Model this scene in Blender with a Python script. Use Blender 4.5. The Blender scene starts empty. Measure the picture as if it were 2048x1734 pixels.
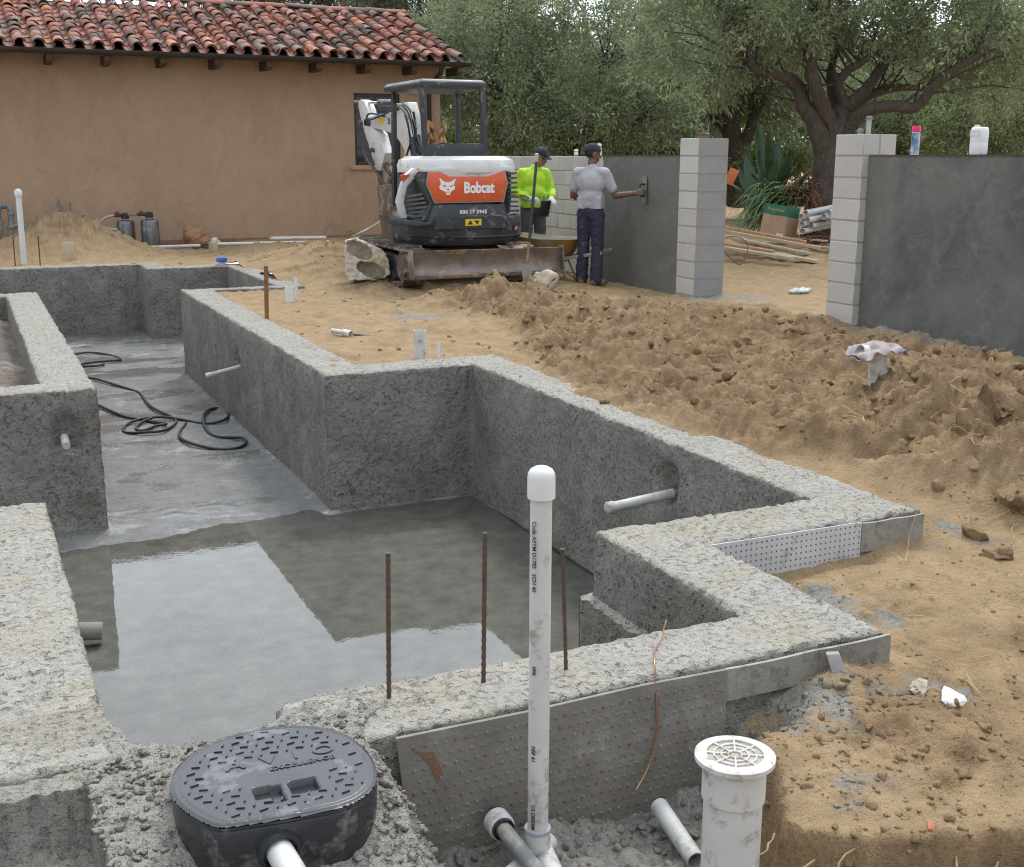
import bpy, bmesh, math, random
import numpy as np
from mathutils import Vector, Matrix, Euler
random.seed(7); RNG = np.random.default_rng(7)
R = math.radians
sc = bpy.context.scene
COL = sc.collection

# ---------------------------------------------------------------- camera
# world axes: +Y runs along the pool towards the house, +X across it, z = 0 is the top of the pool's bond beam
CAM_H = 1.6; F_PX = 2350.0; PITCH = 13.288; YAW = 24.864
cam_d = bpy.data.cameras.new('camera'); cam = bpy.data.objects.new('camera', cam_d); COL.objects.link(cam)
cam.location = (0, 0, CAM_H); cam.rotation_euler = (R(90 - PITCH), 0, R(-YAW))
cam_d.sensor_width = 36; cam_d.lens = F_PX / 2048 * 36; cam_d.clip_start = 0.05; cam_d.clip_end = 2000
sc.camera = cam

# ---------------------------------------------------------------- sky, sun, exposure (bright overcast)
SUN_EL, SUN_AZ = 56.0, 38.0      # azimuth measured clockwise from +Y: beyond the gate, to the right
w = bpy.data.worlds.new('World'); sc.world = w; w.use_nodes = True
nt = w.node_tree; nt.nodes.clear()
def N(t, ty, **kw):
    n = t.nodes.new(ty)
    for k, v in kw.items():
        if k.startswith('i_'): n.inputs[k[2:].replace('_', ' ')].default_value = v
        else: setattr(n, k, v)
    return n
out = N(nt, 'ShaderNodeOutputWorld'); bg = N(nt, 'ShaderNodeBackground'); bg.inputs[1].default_value = 0.1
sky = N(nt, 'ShaderNodeTexSky', sky_type='NISHITA', sun_disc=False, sun_elevation=R(SUN_EL), sun_rotation=R(SUN_AZ))
sky.air_density = 1.0; sky.dust_density = 2.0
tc = N(nt, 'ShaderNodeTexCoord'); sep = N(nt, 'ShaderNodeSeparateXYZ'); nt.links.new(tc.outputs['Generated'], sep.inputs[0])
ad = N(nt, 'ShaderNodeMath', operation='MAXIMUM'); ad.inputs[1].default_value = 0.0; nt.links.new(sep.outputs[2], ad.inputs[0])
ad2 = N(nt, 'ShaderNodeMath', operation='ADD'); ad2.inputs[1].default_value = 0.22; nt.links.new(ad.outputs[0], ad2.inputs[0])
dv = N(nt, 'ShaderNodeVectorMath', operation='DIVIDE'); nt.links.new(tc.outputs['Generated'], dv.inputs[0])
cb = N(nt, 'ShaderNodeCombineXYZ'); [nt.links.new(ad2.outputs[0], cb.inputs[i]) for i in range(3)]
nt.links.new(cb.outputs[0], dv.inputs[1])
no = N(nt, 'ShaderNodeTexNoise'); no.inputs['Scale'].default_value = 2.6; no.inputs['Detail'].default_value = 7; no.inputs['Roughness'].default_value = .6
nt.links.new(dv.outputs[0], no.inputs['Vector'])
rp = N(nt, 'ShaderNodeMapRange'); rp.inputs['From Min'].default_value = .36; rp.inputs['From Max'].default_value = .6
rp.inputs['To Min'].default_value = .62; rp.inputs['To Max'].default_value = .97; nt.links.new(no.outputs[0], rp.inputs[0])
mx = N(nt, 'ShaderNodeMix', data_type='RGBA'); nt.links.new(rp.outputs[0], mx.inputs[0])
nt.links.new(sky.outputs[0], mx.inputs[6]); mx.inputs[7].default_value = (14.5, 15.6, 17.1, 1)
gd = N(nt, 'ShaderNodeVectorMath', operation='DOT_PRODUCT'); nt.links.new(tc.outputs['Generated'], gd.inputs[0])
gd.inputs[1].default_value = (math.sin(R(SUN_AZ)) * math.cos(R(SUN_EL)), math.cos(R(SUN_AZ)) * math.cos(R(SUN_EL)), math.sin(R(SUN_EL)))
gm = N(nt, 'ShaderNodeMath', operation='MAXIMUM'); gm.inputs[1].default_value = 0; nt.links.new(gd.outputs['Value'], gm.inputs[0])
gp_ = N(nt, 'ShaderNodeMath', operation='POWER'); gp_.inputs[1].default_value = 1.6; nt.links.new(gm.outputs[0], gp_.inputs[0])
gs = N(nt, 'ShaderNodeMath', operation='MULTIPLY_ADD'); gs.inputs[1].default_value = 1.25; gs.inputs[2].default_value = .8; nt.links.new(gp_.outputs[0], gs.inputs[0])   # cloud is brighter around the hidden sun
sm = N(nt, 'ShaderNodeVectorMath', operation='SCALE'); nt.links.new(mx.outputs[2], sm.inputs[0]); nt.links.new(gs.outputs[0], sm.inputs['Scale'])
nt.links.new(sm.outputs[0], bg.inputs[0]); nt.links.new(bg.outputs[0], out.inputs[0])
sun_d = bpy.data.lights.new('sun', 'SUN'); sun_d.energy = 1.5; sun_d.angle = R(12); sun_d.color = (1.0, .96, .9)
sun = bpy.data.objects.new('sun', sun_d); COL.objects.link(sun)
_a, _e = R(SUN_AZ), R(SUN_EL)
_sv = Vector((math.sin(_a) * math.cos(_e), math.cos(_a) * math.cos(_e), math.sin(_e)))
sun.rotation_euler = _sv.to_track_quat('Z', 'Y').to_euler(); sun.location = _sv * 60
vs = sc.view_settings; vs.view_transform = 'Standard'; vs.look = 'None'; vs.gamma = 1; vs.exposure = -0.06; vs.use_curve_mapping = False
sc.render.engine = 'CYCLES'; sc.cycles.use_denoising = True; sc.cycles.max_bounces = 6; sc.cycles.diffuse_bounces = 3
sc.cycles.transparent_max_bounces = 16; sc.cycles.glossy_bounces = 3; sc.cycles.use_adaptive_sampling = True; sc.cycles.filter_width = 1.15
try:
    sc.cycles.denoiser = 'OPENIMAGEDENOISE'; sc.cycles.denoising_input_passes = 'RGB_ALBEDO_NORMAL'; sc.cycles.denoising_prefilter = 'FAST'
except Exception: pass

# ---------------------------------------------------------------- pixel -> place (a pixel is only a direction; the plane gives the distance)
_s, _c = math.sin(R(PITCH)), math.cos(R(PITCH)); _sy, _cy = math.sin(R(-YAW)), math.cos(R(-YAW))
def ray(x, y):
    u, v = x - 1024, y - 867
    rr, ff, uu = u, F_PX * _c - v * _s, -(F_PX * _s + v * _c)
    return Vector((rr * _cy - ff * _sy, rr * _sy + ff * _cy, uu))
def at_z(x, y, z=0.0): r = ray(x, y); return r * ((z - CAM_H) / r.z) + Vector((0, 0, CAM_H))
def at_X(x, y, X): r = ray(x, y); return r * (X / r.x) + Vector((0, 0, CAM_H))
def at_Y(x, y, Y): r = ray(x, y); return r * (Y / r.y) + Vector((0, 0, CAM_H))
def at_F(x, y, F):                         # horizontal distance F along the camera's heading
    r = ray(x, y); ff = -r.x * _sy + r.y * _cy; return r * (F / ff) + Vector((0, 0, CAM_H))

# ---------------------------------------------------------------- noise
def _hash(ix, iy, iz, seed):
    h = (ix * 374761393 + iy * 668265263 + iz * 2147483647 + seed * 974634777) & 0xFFFFFFFF
    h = ((h ^ (h >> 13)) * 1274126177) & 0xFFFFFFFF
    h = (h ^ (h >> 16)); h = (h * 2246822519) & 0xFFFFFFFF
    return (h ^ (h >> 15)) & 0xFFFFFFFF
def vnoise(x, y, z=None, seed=0):          # gradient noise, about -1..1
    x = np.asarray(x, float); y = np.asarray(y, float); z = np.zeros_like(x) if z is None else np.asarray(z, float)
    ix, iy, iz = np.floor(x).astype(np.int64), np.floor(y).astype(np.int64), np.floor(z).astype(np.int64)
    fx, fy, fz = x - ix, y - iy, z - iz
    ux, uy, uz = [t * t * t * (t * (t * 6 - 15) + 10) for t in (fx, fy, fz)]
    def g(dx, dy, dz):
        h = _hash(ix + dx, iy + dy, iz + dz, seed)
        gx = (h & 1023) / 511.5 - 1; gy = ((h >> 10) & 1023) / 511.5 - 1; gz = ((h >> 20) & 1023) / 511.5 - 1
        return gx * (fx - dx) + gy * (fy - dy) + gz * (fz - dz)
    def L(a, b, t): return a + (b - a) * t
    r = L(L(L(g(0,0,0), g(1,0,0), ux), L(g(0,1,0), g(1,1,0), ux), uy), L(L(g(0,0,1), g(1,0,1), ux), L(g(0,1,1), g(1,1,1), ux), uy), uz)
    return r * 1.25
def fbm(x, y, z=None, octs=4, seed=0, gain=.5, ridged=False):
    a, s, t = 1.0, 0.0, 0.0
    k = 1.0
    for o in range(octs):
        n = vnoise(np.asarray(x) * k, np.asarray(y) * k, None if z is None else np.asarray(z) * k, seed + o * 17)
        if ridged: n = np.abs(n) * 2 - .6
        s = s + n * a; t += a; a *= gain; k *= 2.03
    return s / t
def domes(x, y, s, seed, keep=.6):         # field of separate angular lumps of size s: 0..1
    x = np.asarray(x) / s; y = np.asarray(y) / s; ix, iy = np.floor(x).astype(np.int64), np.floor(y).astype(np.int64); o = np.zeros_like(x)
    for dx in (-1, 0, 1):
        for dy in (-1, 0, 1):
            h = _hash(ix + dx, iy + dy, ix * 0, seed); h2 = _hash(ix + dx, iy + dy, ix * 0 + 7, seed + 3)
            px, py = ix + dx + (h & 255) / 255., iy + dy + ((h >> 8) & 255) / 255.; r = .35 + .6 * ((h >> 16) & 255) / 255.; on = ((h >> 24) & 255) / 255. < keep
            a = (h2 & 255) / 255. * 6.283; u = (x - px) * np.cos(a) + (y - py) * np.sin(a); v = -(x - px) * np.sin(a) + (y - py) * np.cos(a)
            d = np.maximum(np.abs(u) * 1.25 + np.abs(v) * .35, np.abs(v) * (1 + .5 * ((h2 >> 8) & 255) / 255.) + np.abs(u) * .3) / r
            o = np.maximum(o, on * r * np.clip(1.25 * (1 - d), 0, .55 + .4 * ((h2 >> 16) & 255) / 255. + .25 * u))
    return o
def sst(a, b, x): t = np.clip((np.asarray(x, float) - a) / (b - a), 0, 1); return t * t * (3 - 2 * t)

# ---------------------------------------------------------------- objects
def tag(o, label=None, cat=None, group=None, kind=None):
    if label: o['label'] = label
    if cat: o['category'] = cat
    if group: o['group'] = group
    if kind: o['kind'] = kind
    return o
def thing(name, label, cat, loc=(0, 0, 0), rotz=0, group=None):
    o = bpy.data.objects.new(name, None); COL.objects.link(o); o.location = loc; o.rotation_euler = (0, 0, rotz)
    o.empty_display_size = .1
    return tag(o, label, cat, group)
def link(name, me, mat=None, parent=None, loc=None, rot=None):
    o = bpy.data.objects.new(name, me); COL.objects.link(o)
    if mat is not None and len(me.materials) == 0: me.materials.append(mat)
    if parent is not None: o.parent = parent
    if loc is not None: o.location = loc
    if rot is not None: o.rotation_euler = rot
    return o
def np_mesh(name, v, f, smooth=True):
    v = np.asarray(v, np.float32); f = np.asarray(f, np.int32); k = f.shape[1]
    me = bpy.data.meshes.new(name)
    me.vertices.add(len(v)); me.vertices.foreach_set('co', v.ravel())
    me.loops.add(f.size); me.loops.foreach_set('vertex_index', f.ravel())
    me.polygons.add(len(f)); me.polygons.foreach_set('loop_start', np.arange(0, f.size, k, dtype=np.int32))
    me.polygons.foreach_set('use_smooth', np.full(len(f), smooth, bool))
    me.update(calc_edges=True); me.validate(); return me
def set_attr(me, name, arr):               # per-vertex colour attribute
    a = me.color_attributes.new(name, 'FLOAT_COLOR', 'POINT'); d = np.ones((len(me.vertices), 4), np.float32)
    arr = np.asarray(arr, np.float32); d[:, :arr.shape[1]] = arr; a.data.foreach_set('color', d.ravel())

class MB:
    """collects shapes; build() links them as ONE mesh object"""
    def __init__(s): s.v = []; s.f = []
    def add(s, v, f):
        n = len(s.v); s.v += [tuple(p) for p in v]; s.f += [[i + n for i in q] for q in f]; return s
    def box(s, a, b, rot=None, c=None):
        (x0, y0, z0), (x1, y1, z1) = a, b
        v = [Vector(p) for p in ((x0,y0,z0),(x1,y0,z0),(x1,y1,z0),(x0,y1,z0),(x0,y0,z1),(x1,y0,z1),(x1,y1,z1),(x0,y1,z1))]
        if rot is not None:
            cc = Vector(c) if c is not None else (Vector(a) + Vector(b)) / 2; m = Euler(rot).to_matrix(); v = [m @ (p - cc) + cc for p in v]
        return s.add(v, [[0,3,2,1],[4,5,6,7],[0,1,5,4],[1,2,6,5],[2,3,7,6],[3,0,4,7]])
    def bar(s, p, q, wd, ht, up=(0, 0, 1)):      # square bar between two points
        p, q = Vector(p), Vector(q); d = (q - p).normalized(); u = Vector(up)
        if abs(d.dot(u)) > .98: u = Vector((1, 0, 0))
        r = d.cross(u).normalized() * wd / 2; t = r.cross(d).normalized() * ht / 2
        v = [p - r - t, p + r - t, p + r + t, p - r + t, q - r - t, q + r - t, q + r + t, q - r + t]
        return s.add(v, [[0,1,2,3],[7,6,5,4],[0,4,5,1],[1,5,6,2],[2,6,7,3],[3,7,4,0]])
    def tube(s, pts, r, seg=8, caps=True, closed=False):
        pts = [Vector(p) for p in pts]; n = len(pts); rs = r if isinstance(r, (list, tuple)) else [r] * n
        v = []; f = []; up = Vector((0, 0, 1)); prev = None
        for i, p in enumerate(pts):
            if closed: d = pts[(i + 1) % n] - pts[i - 1]
            else: d = pts[min(i + 1, n - 1)] - pts[max(i - 1, 0)]
            d = d.normalized() if d.length > 1e-9 else Vector((0, 0, 1))
            if prev is None:
                a = d.cross(up); a = d.cross(Vector((1, 0, 0))) if a.length < .05 else a
            else: a = prev - d * prev.dot(d); a = d.cross(up) if a.length < 1e-6 else a
            a.normalize(); b = d.cross(a); prev = a
            for k in range(seg):
                t = 2 * math.pi * k / seg; v.append(p + (a * math.cos(t) + b * math.sin(t)) * rs[i])
        m = n if closed else n - 1
        for i in range(m):
            j = (i + 1) % n
            for k in range(seg): f.append([i*seg+k, i*seg+(k+1)%seg, j*seg+(k+1)%seg, j*seg+k])
        if caps and not closed: f.append(list(range(seg))[::-1]); f.append([(n-1)*seg+k for k in range(seg)])
        return s.add(v, f)
    def lathe(s, prof, c=(0, 0, 0), seg=24, axis=None):
        v = []; f = []; c = Vector(c); m = Vector(axis).to_track_quat('Z', 'Y').to_matrix() if axis is not None else Matrix.Identity(3)
        for (r, z) in prof:
            for k in range(seg):
                t = 2 * math.pi * k / seg; v.append(c + m @ Vector((r * math.cos(t), r * math.sin(t), z)))
        for i in range(len(prof) - 1):
            for k in range(seg): f.append([i*seg+k, i*seg+(k+1)%seg, (i+1)*seg+(k+1)%seg, (i+1)*seg+k])
        if prof[0][0] > 1e-5: f.append(list(range(seg))[::-1])
        if prof[-1][0] > 1e-5: f.append([(len(prof)-1)*seg+k for k in range(seg)])
        return s.add(v, f)
    def prism(s, poly, d):                       # 3D polygon pushed along vector d
        d = Vector(d); p = [Vector(q) for q in poly]; n = len(p)
        v = p + [q + d for q in p]; f = [list(range(n))[::-1], [n + i for i in range(n)]]
        f += [[i, (i+1) % n, n + (i+1) % n, n + i] for i in range(n)]
        return s.add(v, f)
    def loft(s, rings, cap=True, closed=True):   # rings: lists of 3D points, same count
        n = len(rings[0]); v = [p for r in rings for p in r]; f = []
        for i in range(len(rings) - 1):
            for k in range(n if closed else n - 1): f.append([i*n+k, i*n+(k+1)%n, (i+1)*n+(k+1)%n, (i+1)*n+k])
        if cap and closed: f.append(list(range(n))[::-1]); f.append([(len(rings)-1)*n+k for k in range(n)])
        return s.add(v, f)
    def build(s, name, mat, parent=None, bevel=0, smooth=False, world=True, seg=2, sharp=35):
        me = bpy.data.meshes.new(name); v = s.v
        if parent is not None and world:
            L = Vector(); p = parent
            while p is not None: L += Vector(p.location); p = p.parent
            v = [tuple(Vector(q) - L) for q in v]
        me.from_pydata([tuple(q) for q in v], [], s.f)
        bm = bmesh.new(); bm.from_mesh(me); bmesh.ops.recalc_face_normals(bm, faces=bm.faces)
        if bevel > 0:
            es = [e for e in bm.edges if len(e.link_faces) == 2 and e.calc_face_angle(0) > R(sharp)]
            bmesh.ops.bevel(bm, geom=es, offset=bevel, segments=seg, affect='EDGES', profile=.6, clamp_overlap=True)
        for fc in bm.faces: fc.smooth = smooth or bevel > 0
        if smooth or bevel > 0:
            for e in bm.edges:
                if len(e.link_faces) == 2 and e.calc_face_angle(0) > R(sharp + 5): e.smooth = False
        bm.to_mesh(me); bm.free(); me.materials.append(mat)
        return link(name, me, None, parent)
def copy_tree(o, parent=None):
    c = o.copy(); COL.objects.link(c); c.parent = parent
    for ch in list(o.children): copy_tree(ch, c)
    return c
def apply_mods(o):
    dg = bpy.context.evaluated_depsgraph_get(); me = bpy.data.meshes.new_from_object(o.evaluated_get(dg))
    old = o.data; o.modifiers.clear(); o.data = me; 
    if old.users == 0: bpy.data.meshes.remove(old)
    return o
def spline(pts, n=8):                            # Catmull-Rom through points
    P = [Vector(p) for p in pts]; P = [P[0] * 2 - P[1]] + P + [P[-1] * 2 - P[-2]]; o = []
    for i in range(1, len(P) - 2):
        a, b, c_, d = P[i-1], P[i], P[i+1], P[i+2]
        for k in range(n):
            t = k / n; o.append(.5 * ((2*b) + (c_-a)*t + (2*a-5*b+4*c_-d)*t*t + (3*b-a-3*c_+d)*t**3))
    o.append(P[-2]); return o
def text_mesh(name, body, size, mat, parent, loc, rot, xs=1.0, bold=0.0, depth=.002, shear=0, spacing=1.0):
    cu = bpy.data.curves.new('t', 'FONT'); cu.body = body; cu.size = size; cu.extrude = depth; cu.offset = bold; cu.align_x = 'CENTER'; cu.align_y = 'CENTER'; cu.shear = shear; cu.space_character = spacing
    cu.resolution_u = 3
    to = bpy.data.objects.new('t', cu); COL.objects.link(to); dg = bpy.context.evaluated_depsgraph_get(); dg.update()
    me = bpy.data.meshes.new_from_object(to.evaluated_get(dg)); bpy.data.objects.remove(to); bpy.data.curves.remove(cu)
    for vv in me.vertices: vv.co.x *= xs
    me.materials.clear(); me.name = name
    return link(name, me, mat, parent, loc, rot)

# ---------------------------------------------------------------- materials
def nodes(name):
    m = bpy.data.materials.new(name); m.use_nodes = True; t = m.node_tree; b = t.nodes['Principled BSDF']; return m, t, b
def ramp(t, fac, stops):
    n = N(t, 'ShaderNodeValToRGB'); e = n.color_ramp.elements
    while len(e) < len(stops): e.new(.5)
    for i, (p, c) in enumerate(stops): e[i].position = p; e[i].color = (*c, 1) if len(c) == 3 else c
    t.links.new(fac, n.inputs[0]); return n
def noise_n(t, vec, scale, detail=5, rough=.55, dist=0):
    n = N(t, 'ShaderNodeTexNoise'); n.inputs['Scale'].default_value = scale; n.inputs['Detail'].default_value = min(detail, 4)
    n.inputs['Roughness'].default_value = rough; n.inputs['Distortion'].default_value = dist
    if vec is not None: t.links.new(vec, n.inputs['Vector'])
    return n
def maprange(t, sock, a, b, c=0., d=1.):
    n = N(t, 'ShaderNodeMapRange'); n.inputs[1].default_value = a; n.inputs[2].default_value = b; n.inputs[3].default_value = c; n.inputs[4].default_value = d
    t.links.new(sock, n.inputs[0]); return n.outputs[0]
def mixc(t, fac, a, b, mode='MIX'):
    n = N(t, 'ShaderNodeMix', data_type='RGBA', blend_type=mode)
    for i, s in ((0, fac), (6, a), (7, b)):
        if isinstance(s, bpy.types.NodeSocket): t.links.new(s, n.inputs[i])
        else: n.inputs[i].default_value = s if i == 0 else (*s, 1) if len(s) == 3 else s
    return n.outputs[2]
def mth(t, op, a, b=0.):
    n = N(t, 'ShaderNodeMath', operation=op)
    for i, s in enumerate((a, b)):
        if isinstance(s, bpy.types.NodeSocket): t.links.new(s, n.inputs[i])
        else: n.inputs[i].default_value = s
    return n.outputs[0]
def bump_n(t, h, strength, dist, prev=None):
    n = N(t, 'ShaderNodeBump'); n.inputs['Strength'].default_value = strength; n.inputs['Distance'].default_value = dist
    t.links.new(h, n.inputs['Height'])
    if prev is not None: t.links.new(prev, n.inputs['Normal'])
    return n.outputs[0]
def world_pos(t): return N(t, 'ShaderNodeNewGeometry').outputs['Position']
def pm(name, c1, c2=None, rough=.6, metal=0., scale=6., bump=0., bscale=60., dirt=None, damt=.5, dscale=4., rvar=.15, obj_rand=0., spec=.5, coat=0.):
    """procedural paint / plastic / wood: two-tone noise, roughness variation, optional dirt patches and relief"""
    m, t, b = nodes(name); vec = world_pos(t)
    n = noise_n(t, vec, scale, 6, .6); c2 = c2 or tuple(x * .8 for x in c1)
    col = mixc(t, maprange(t, n.outputs[0], .32, .68), c1, c2)
    if obj_rand:
        oi = N(t, 'ShaderNodeObjectInfo'); hv = N(t, 'ShaderNodeHueSaturation'); t.links.new(col, hv.inputs['Color'])
        t.links.new(maprange(t, oi.outputs['Random'], 0, 1, 1 - obj_rand, 1 + obj_rand), hv.inputs['Value']); col = hv.outputs[0]
    rr = maprange(t, n.outputs[0], .3, .7, max(.02, rough - rvar), min(1, rough + rvar))
    if dirt is not None:
        d = noise_n(t, vec, dscale, 8, .7); fac = maprange(t, d.outputs[0], .62 - damt * .3, .72 - damt * .15)
        col = mixc(t, fac, col, dirt); rr = mth(t, 'MAXIMUM', rr, mth(t, 'MULTIPLY', fac, .9))
    t.links.new(col, b.inputs['Base Color']); t.links.new(rr, b.inputs['Roughness'])
    b.inputs['Metallic'].default_value = metal; b.inputs['Specular IOR Level'].default_value = spec; b.inputs['Coat Weight'].default_value = coat
    if bump > 0:
        bn = noise_n(t, vec, bscale, 6, .65); t.links.new(bump_n(t, bn.outputs[0], 1.0, bump), b.inputs['Normal'])
    return m
SAND = (.46, .33, .19)
# ================================================================ materials of ground and concrete
def concrete_mat(name, dry=(.415,.397,.345), side_col=(.30,.284,.245), coarse=1.0, dusty=.5, smooth=False):  # dry: lighter tone of level tops; side_col: darker tone of steep faces
    m, t, b = nodes(name); vec = world_pos(t)
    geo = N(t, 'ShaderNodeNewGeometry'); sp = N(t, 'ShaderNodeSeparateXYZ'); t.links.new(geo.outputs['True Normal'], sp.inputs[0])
    up = maprange(t, sp.outputs[2], .45, .8)                       # level tops take the lighter tone, steep faces the darker one
    big = noise_n(t, vec, 1.3, 4, .65); mid = noise_n(t, vec, 7 * coarse, 4, .7); crumb = noise_n(t, vec, 30 * coarse, 4, .75); grain = noise_n(t, vec, 130, 2, .7)
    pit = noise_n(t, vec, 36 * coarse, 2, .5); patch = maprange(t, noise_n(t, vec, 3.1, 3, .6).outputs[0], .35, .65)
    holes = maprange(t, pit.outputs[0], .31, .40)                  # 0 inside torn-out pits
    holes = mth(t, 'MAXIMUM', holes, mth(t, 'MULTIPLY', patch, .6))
    c_top = mixc(t, maprange(t, mid.outputs[0], .3, .7), dry, tuple(x * .78 for x in dry))
    c_side = mixc(t, maprange(t, mid.outputs[0], .3, .7), side_col, tuple(x * .74 for x in side_col))
    c_side = mixc(t, maprange(t, big.outputs[0], .4, .66, 0, .8), c_side, (.175, .16, .135))
    c_side = mixc(t, maprange(t, patch, .6, 1., 0, .45), c_side, (.33, .32, .29))
    col = mixc(t, up, c_side, c_top)
    col = mixc(t, mth(t, 'MULTIPLY', maprange(t, crumb.outputs[0], .5, .64, 0, .7), maprange(t, patch, .3, .9, 1., .35)), col, (.11, .103, .09))
    col = mixc(t, maprange(t, grain.outputs[0], .55, .75, 0, .4), col, (.48, .47, .43))
    if not smooth: col = mixc(t, maprange(t, holes, 0, 1, .4, 0), col, (.12, .112, .098))      # shadow inside the torn pits, painted into the colour
    if dusty > 0:
        dn = noise_n(t, vec, 2.3, 4, .75); dm = mth(t, 'MULTIPLY', maprange(t, dn.outputs[0], .45, .7), mth(t, 'MULTIPLY', up, dusty))
        col = mixc(t, dm, col, (.36, .285, .175))
    t.links.new(col, b.inputs['Base Color'])
    t.links.new(maprange(t, big.outputs[0], .3, .7, .65, .92), b.inputs['Roughness']); b.inputs['Specular IOR Level'].default_value = .3
    h = mth(t, 'ADD', mth(t, 'MULTIPLY', mid.outputs[0], .8), mth(t, 'ADD', mth(t, 'MULTIPLY', crumb.outputs[0], .6), mth(t, 'MULTIPLY', holes, .0 if smooth else .55)))
    h = mth(t, 'ADD', h, mth(t, 'MULTIPLY', grain.outputs[0], .12))
    t.links.new(bump_n(t, h, 1.0, .008 if smooth else .05), b.inputs['Normal'])
    return m
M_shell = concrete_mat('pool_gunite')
M_apron = concrete_mat('gunite_overspray', dry=(.39,.37,.318), side_col=(.26,.247,.215), coarse=1.5, dusty=.35)

def ground_mat():
    m, t, b = nodes('construction_soil'); vec = world_pos(t)
    at = N(t, 'ShaderNodeAttribute', attribute_name='zone'); sp = N(t, 'ShaderNodeSeparateColor'); t.links.new(at.outputs['Color'], sp.inputs[0])
    big = noise_n(t, vec, 1.1, 6, .62); mid = noise_n(t, vec, 6, 8, .68); fine = noise_n(t, vec, 42, 6, .7); gr = noise_n(t, vec, 210, 3, .7)
    sand = mixc(t, maprange(t, mid.outputs[0], .3, .7), (.44, .315, .182), (.31, .215, .12))
    soil = mixc(t, maprange(t, mid.outputs[0], .3, .68), (.39, .268, .15), (.19, .126, .07))
    k = mth(t, 'ADD', sp.outputs[1], maprange(t, big.outputs[0], .25, .75, -.6, .6))
    col = mixc(t, maprange(t, k, .25, .75), sand, soil)
    grey = mixc(t, maprange(t, fine.outputs[0], .3, .7), (.36, .345, .305), (.20, .19, .165))
    g = mth(t, 'ADD', sp.outputs[0], maprange(t, mid.outputs[0], .3, .7, -.35, .35))
    col = mixc(t, maprange(t, g, .35, .6), col, grey)
    col = mixc(t, maprange(t, fine.outputs[0], .55, .75, 0, .35), col, (.16, .105, .062))
    col = mixc(t, maprange(t, gr.outputs[0], .58, .75, 0, .3), col, (.62, .5, .34))
    t.links.new(col, b.inputs['Base Color']); b.inputs['Roughness'].default_value = .95; b.inputs['Specular IOR Level'].default_value = .15
    h = mth(t, 'ADD', mth(t, 'MULTIPLY', fine.outputs[0], .7), mth(t, 'MULTIPLY', gr.outputs[0], .22))
    h = mth(t, 'ADD', h, mth(t, 'MULTIPLY', mid.outputs[0], .6))
    t.links.new(bump_n(t, h, 1.0, .038), b.inputs['Normal'])
    return m
M_soil = ground_mat()

# ================================================================ height of the soil
FY = [1.0, 3.2, 4.0, 5.2, 6.5, 7.8, 9.6, 11.2, 12.4, 13.0]; FX = [6.6, 5.9, 4.3, 3.75, 3.68, 3.78, 4.4, 4.75, 4.7, 4.6]
def gau(X, Y, cx, cy, rx, ry, h, a=0.0):
    dx, dy = X - cx, Y - cy; ca, sa = math.cos(a), math.sin(a); u, v = dx * ca + dy * sa, -dx * sa + dy * ca
    return h * np.exp(-(u / rx) ** 2 - (v / ry) ** 2)
def poly_sd(X, Y, P):                      # signed distance to a polygon, negative inside
    d = np.full(X.shape, 1e9); ins = np.zeros(X.shape, bool); n = len(P)
    for i in range(n):
        (ax, ay), (bx, by) = P[i], P[(i + 1) % n]; ex, ey = bx - ax, by - ay
        t = np.clip(((X - ax) * ex + (Y - ay) * ey) / (ex * ex + ey * ey), 0, 1)
        d = np.minimum(d, np.hypot(X - ax - t * ex, Y - ay - t * ey))
        c = ((ay > Y) != (by > Y)) & (X < (bx - ax) * (Y - ay) / (by - ay + 1e-12) + ax); ins ^= c
    return np.where(ins, -d, d)
PIT = [(.95, 3.05), (2.14, 3.05), (2.16, 2.8), (2.03, 2.64), (1.96, 2.45), (1.85, 2.27), (1.86, 2.18), (1.95, 2.08), (2.08, 2.01), (2.25, 1.95), (2.5, 1.9), (2.9, 1.7), (3.2, .3), (-.6, .3), (-.6, 2.2), (.6, 2.3)]
def mound_mask(X, Y):
    xf = np.interp(Y, FY, FX) + .12 * vnoise(X * 1.6, Y * 1.6, seed=3)
    return sst(0, .28, X - xf) * (1 - .5 * sst(6.8, 7.6, X)) * (1 - sst(7.7, 8.1, X)) * (1 - sst(11.3, 12.6, Y + .9 * sst(5.5, 7, X))) * sst(2.2, 3.6, Y)
_r = random.Random(17)
SCUFFS = [(_r.uniform(2.8, 5.5), _r.uniform(2.0, 4.4), _r.uniform(0, 3.1), _r.uniform(.7, 1.3)) for _ in range(70)] + [(_r.uniform(2.7, 4.8), _r.uniform(8.8, 14), _r.uniform(0, 3.1), _r.uniform(.8, 1.5)) for _ in range(110)] + [(_r.uniform(1, 7.5), _r.uniform(14, 21), _r.uniform(0, 3.1), _r.uniform(1, 2)) for _ in range(60)]
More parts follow.
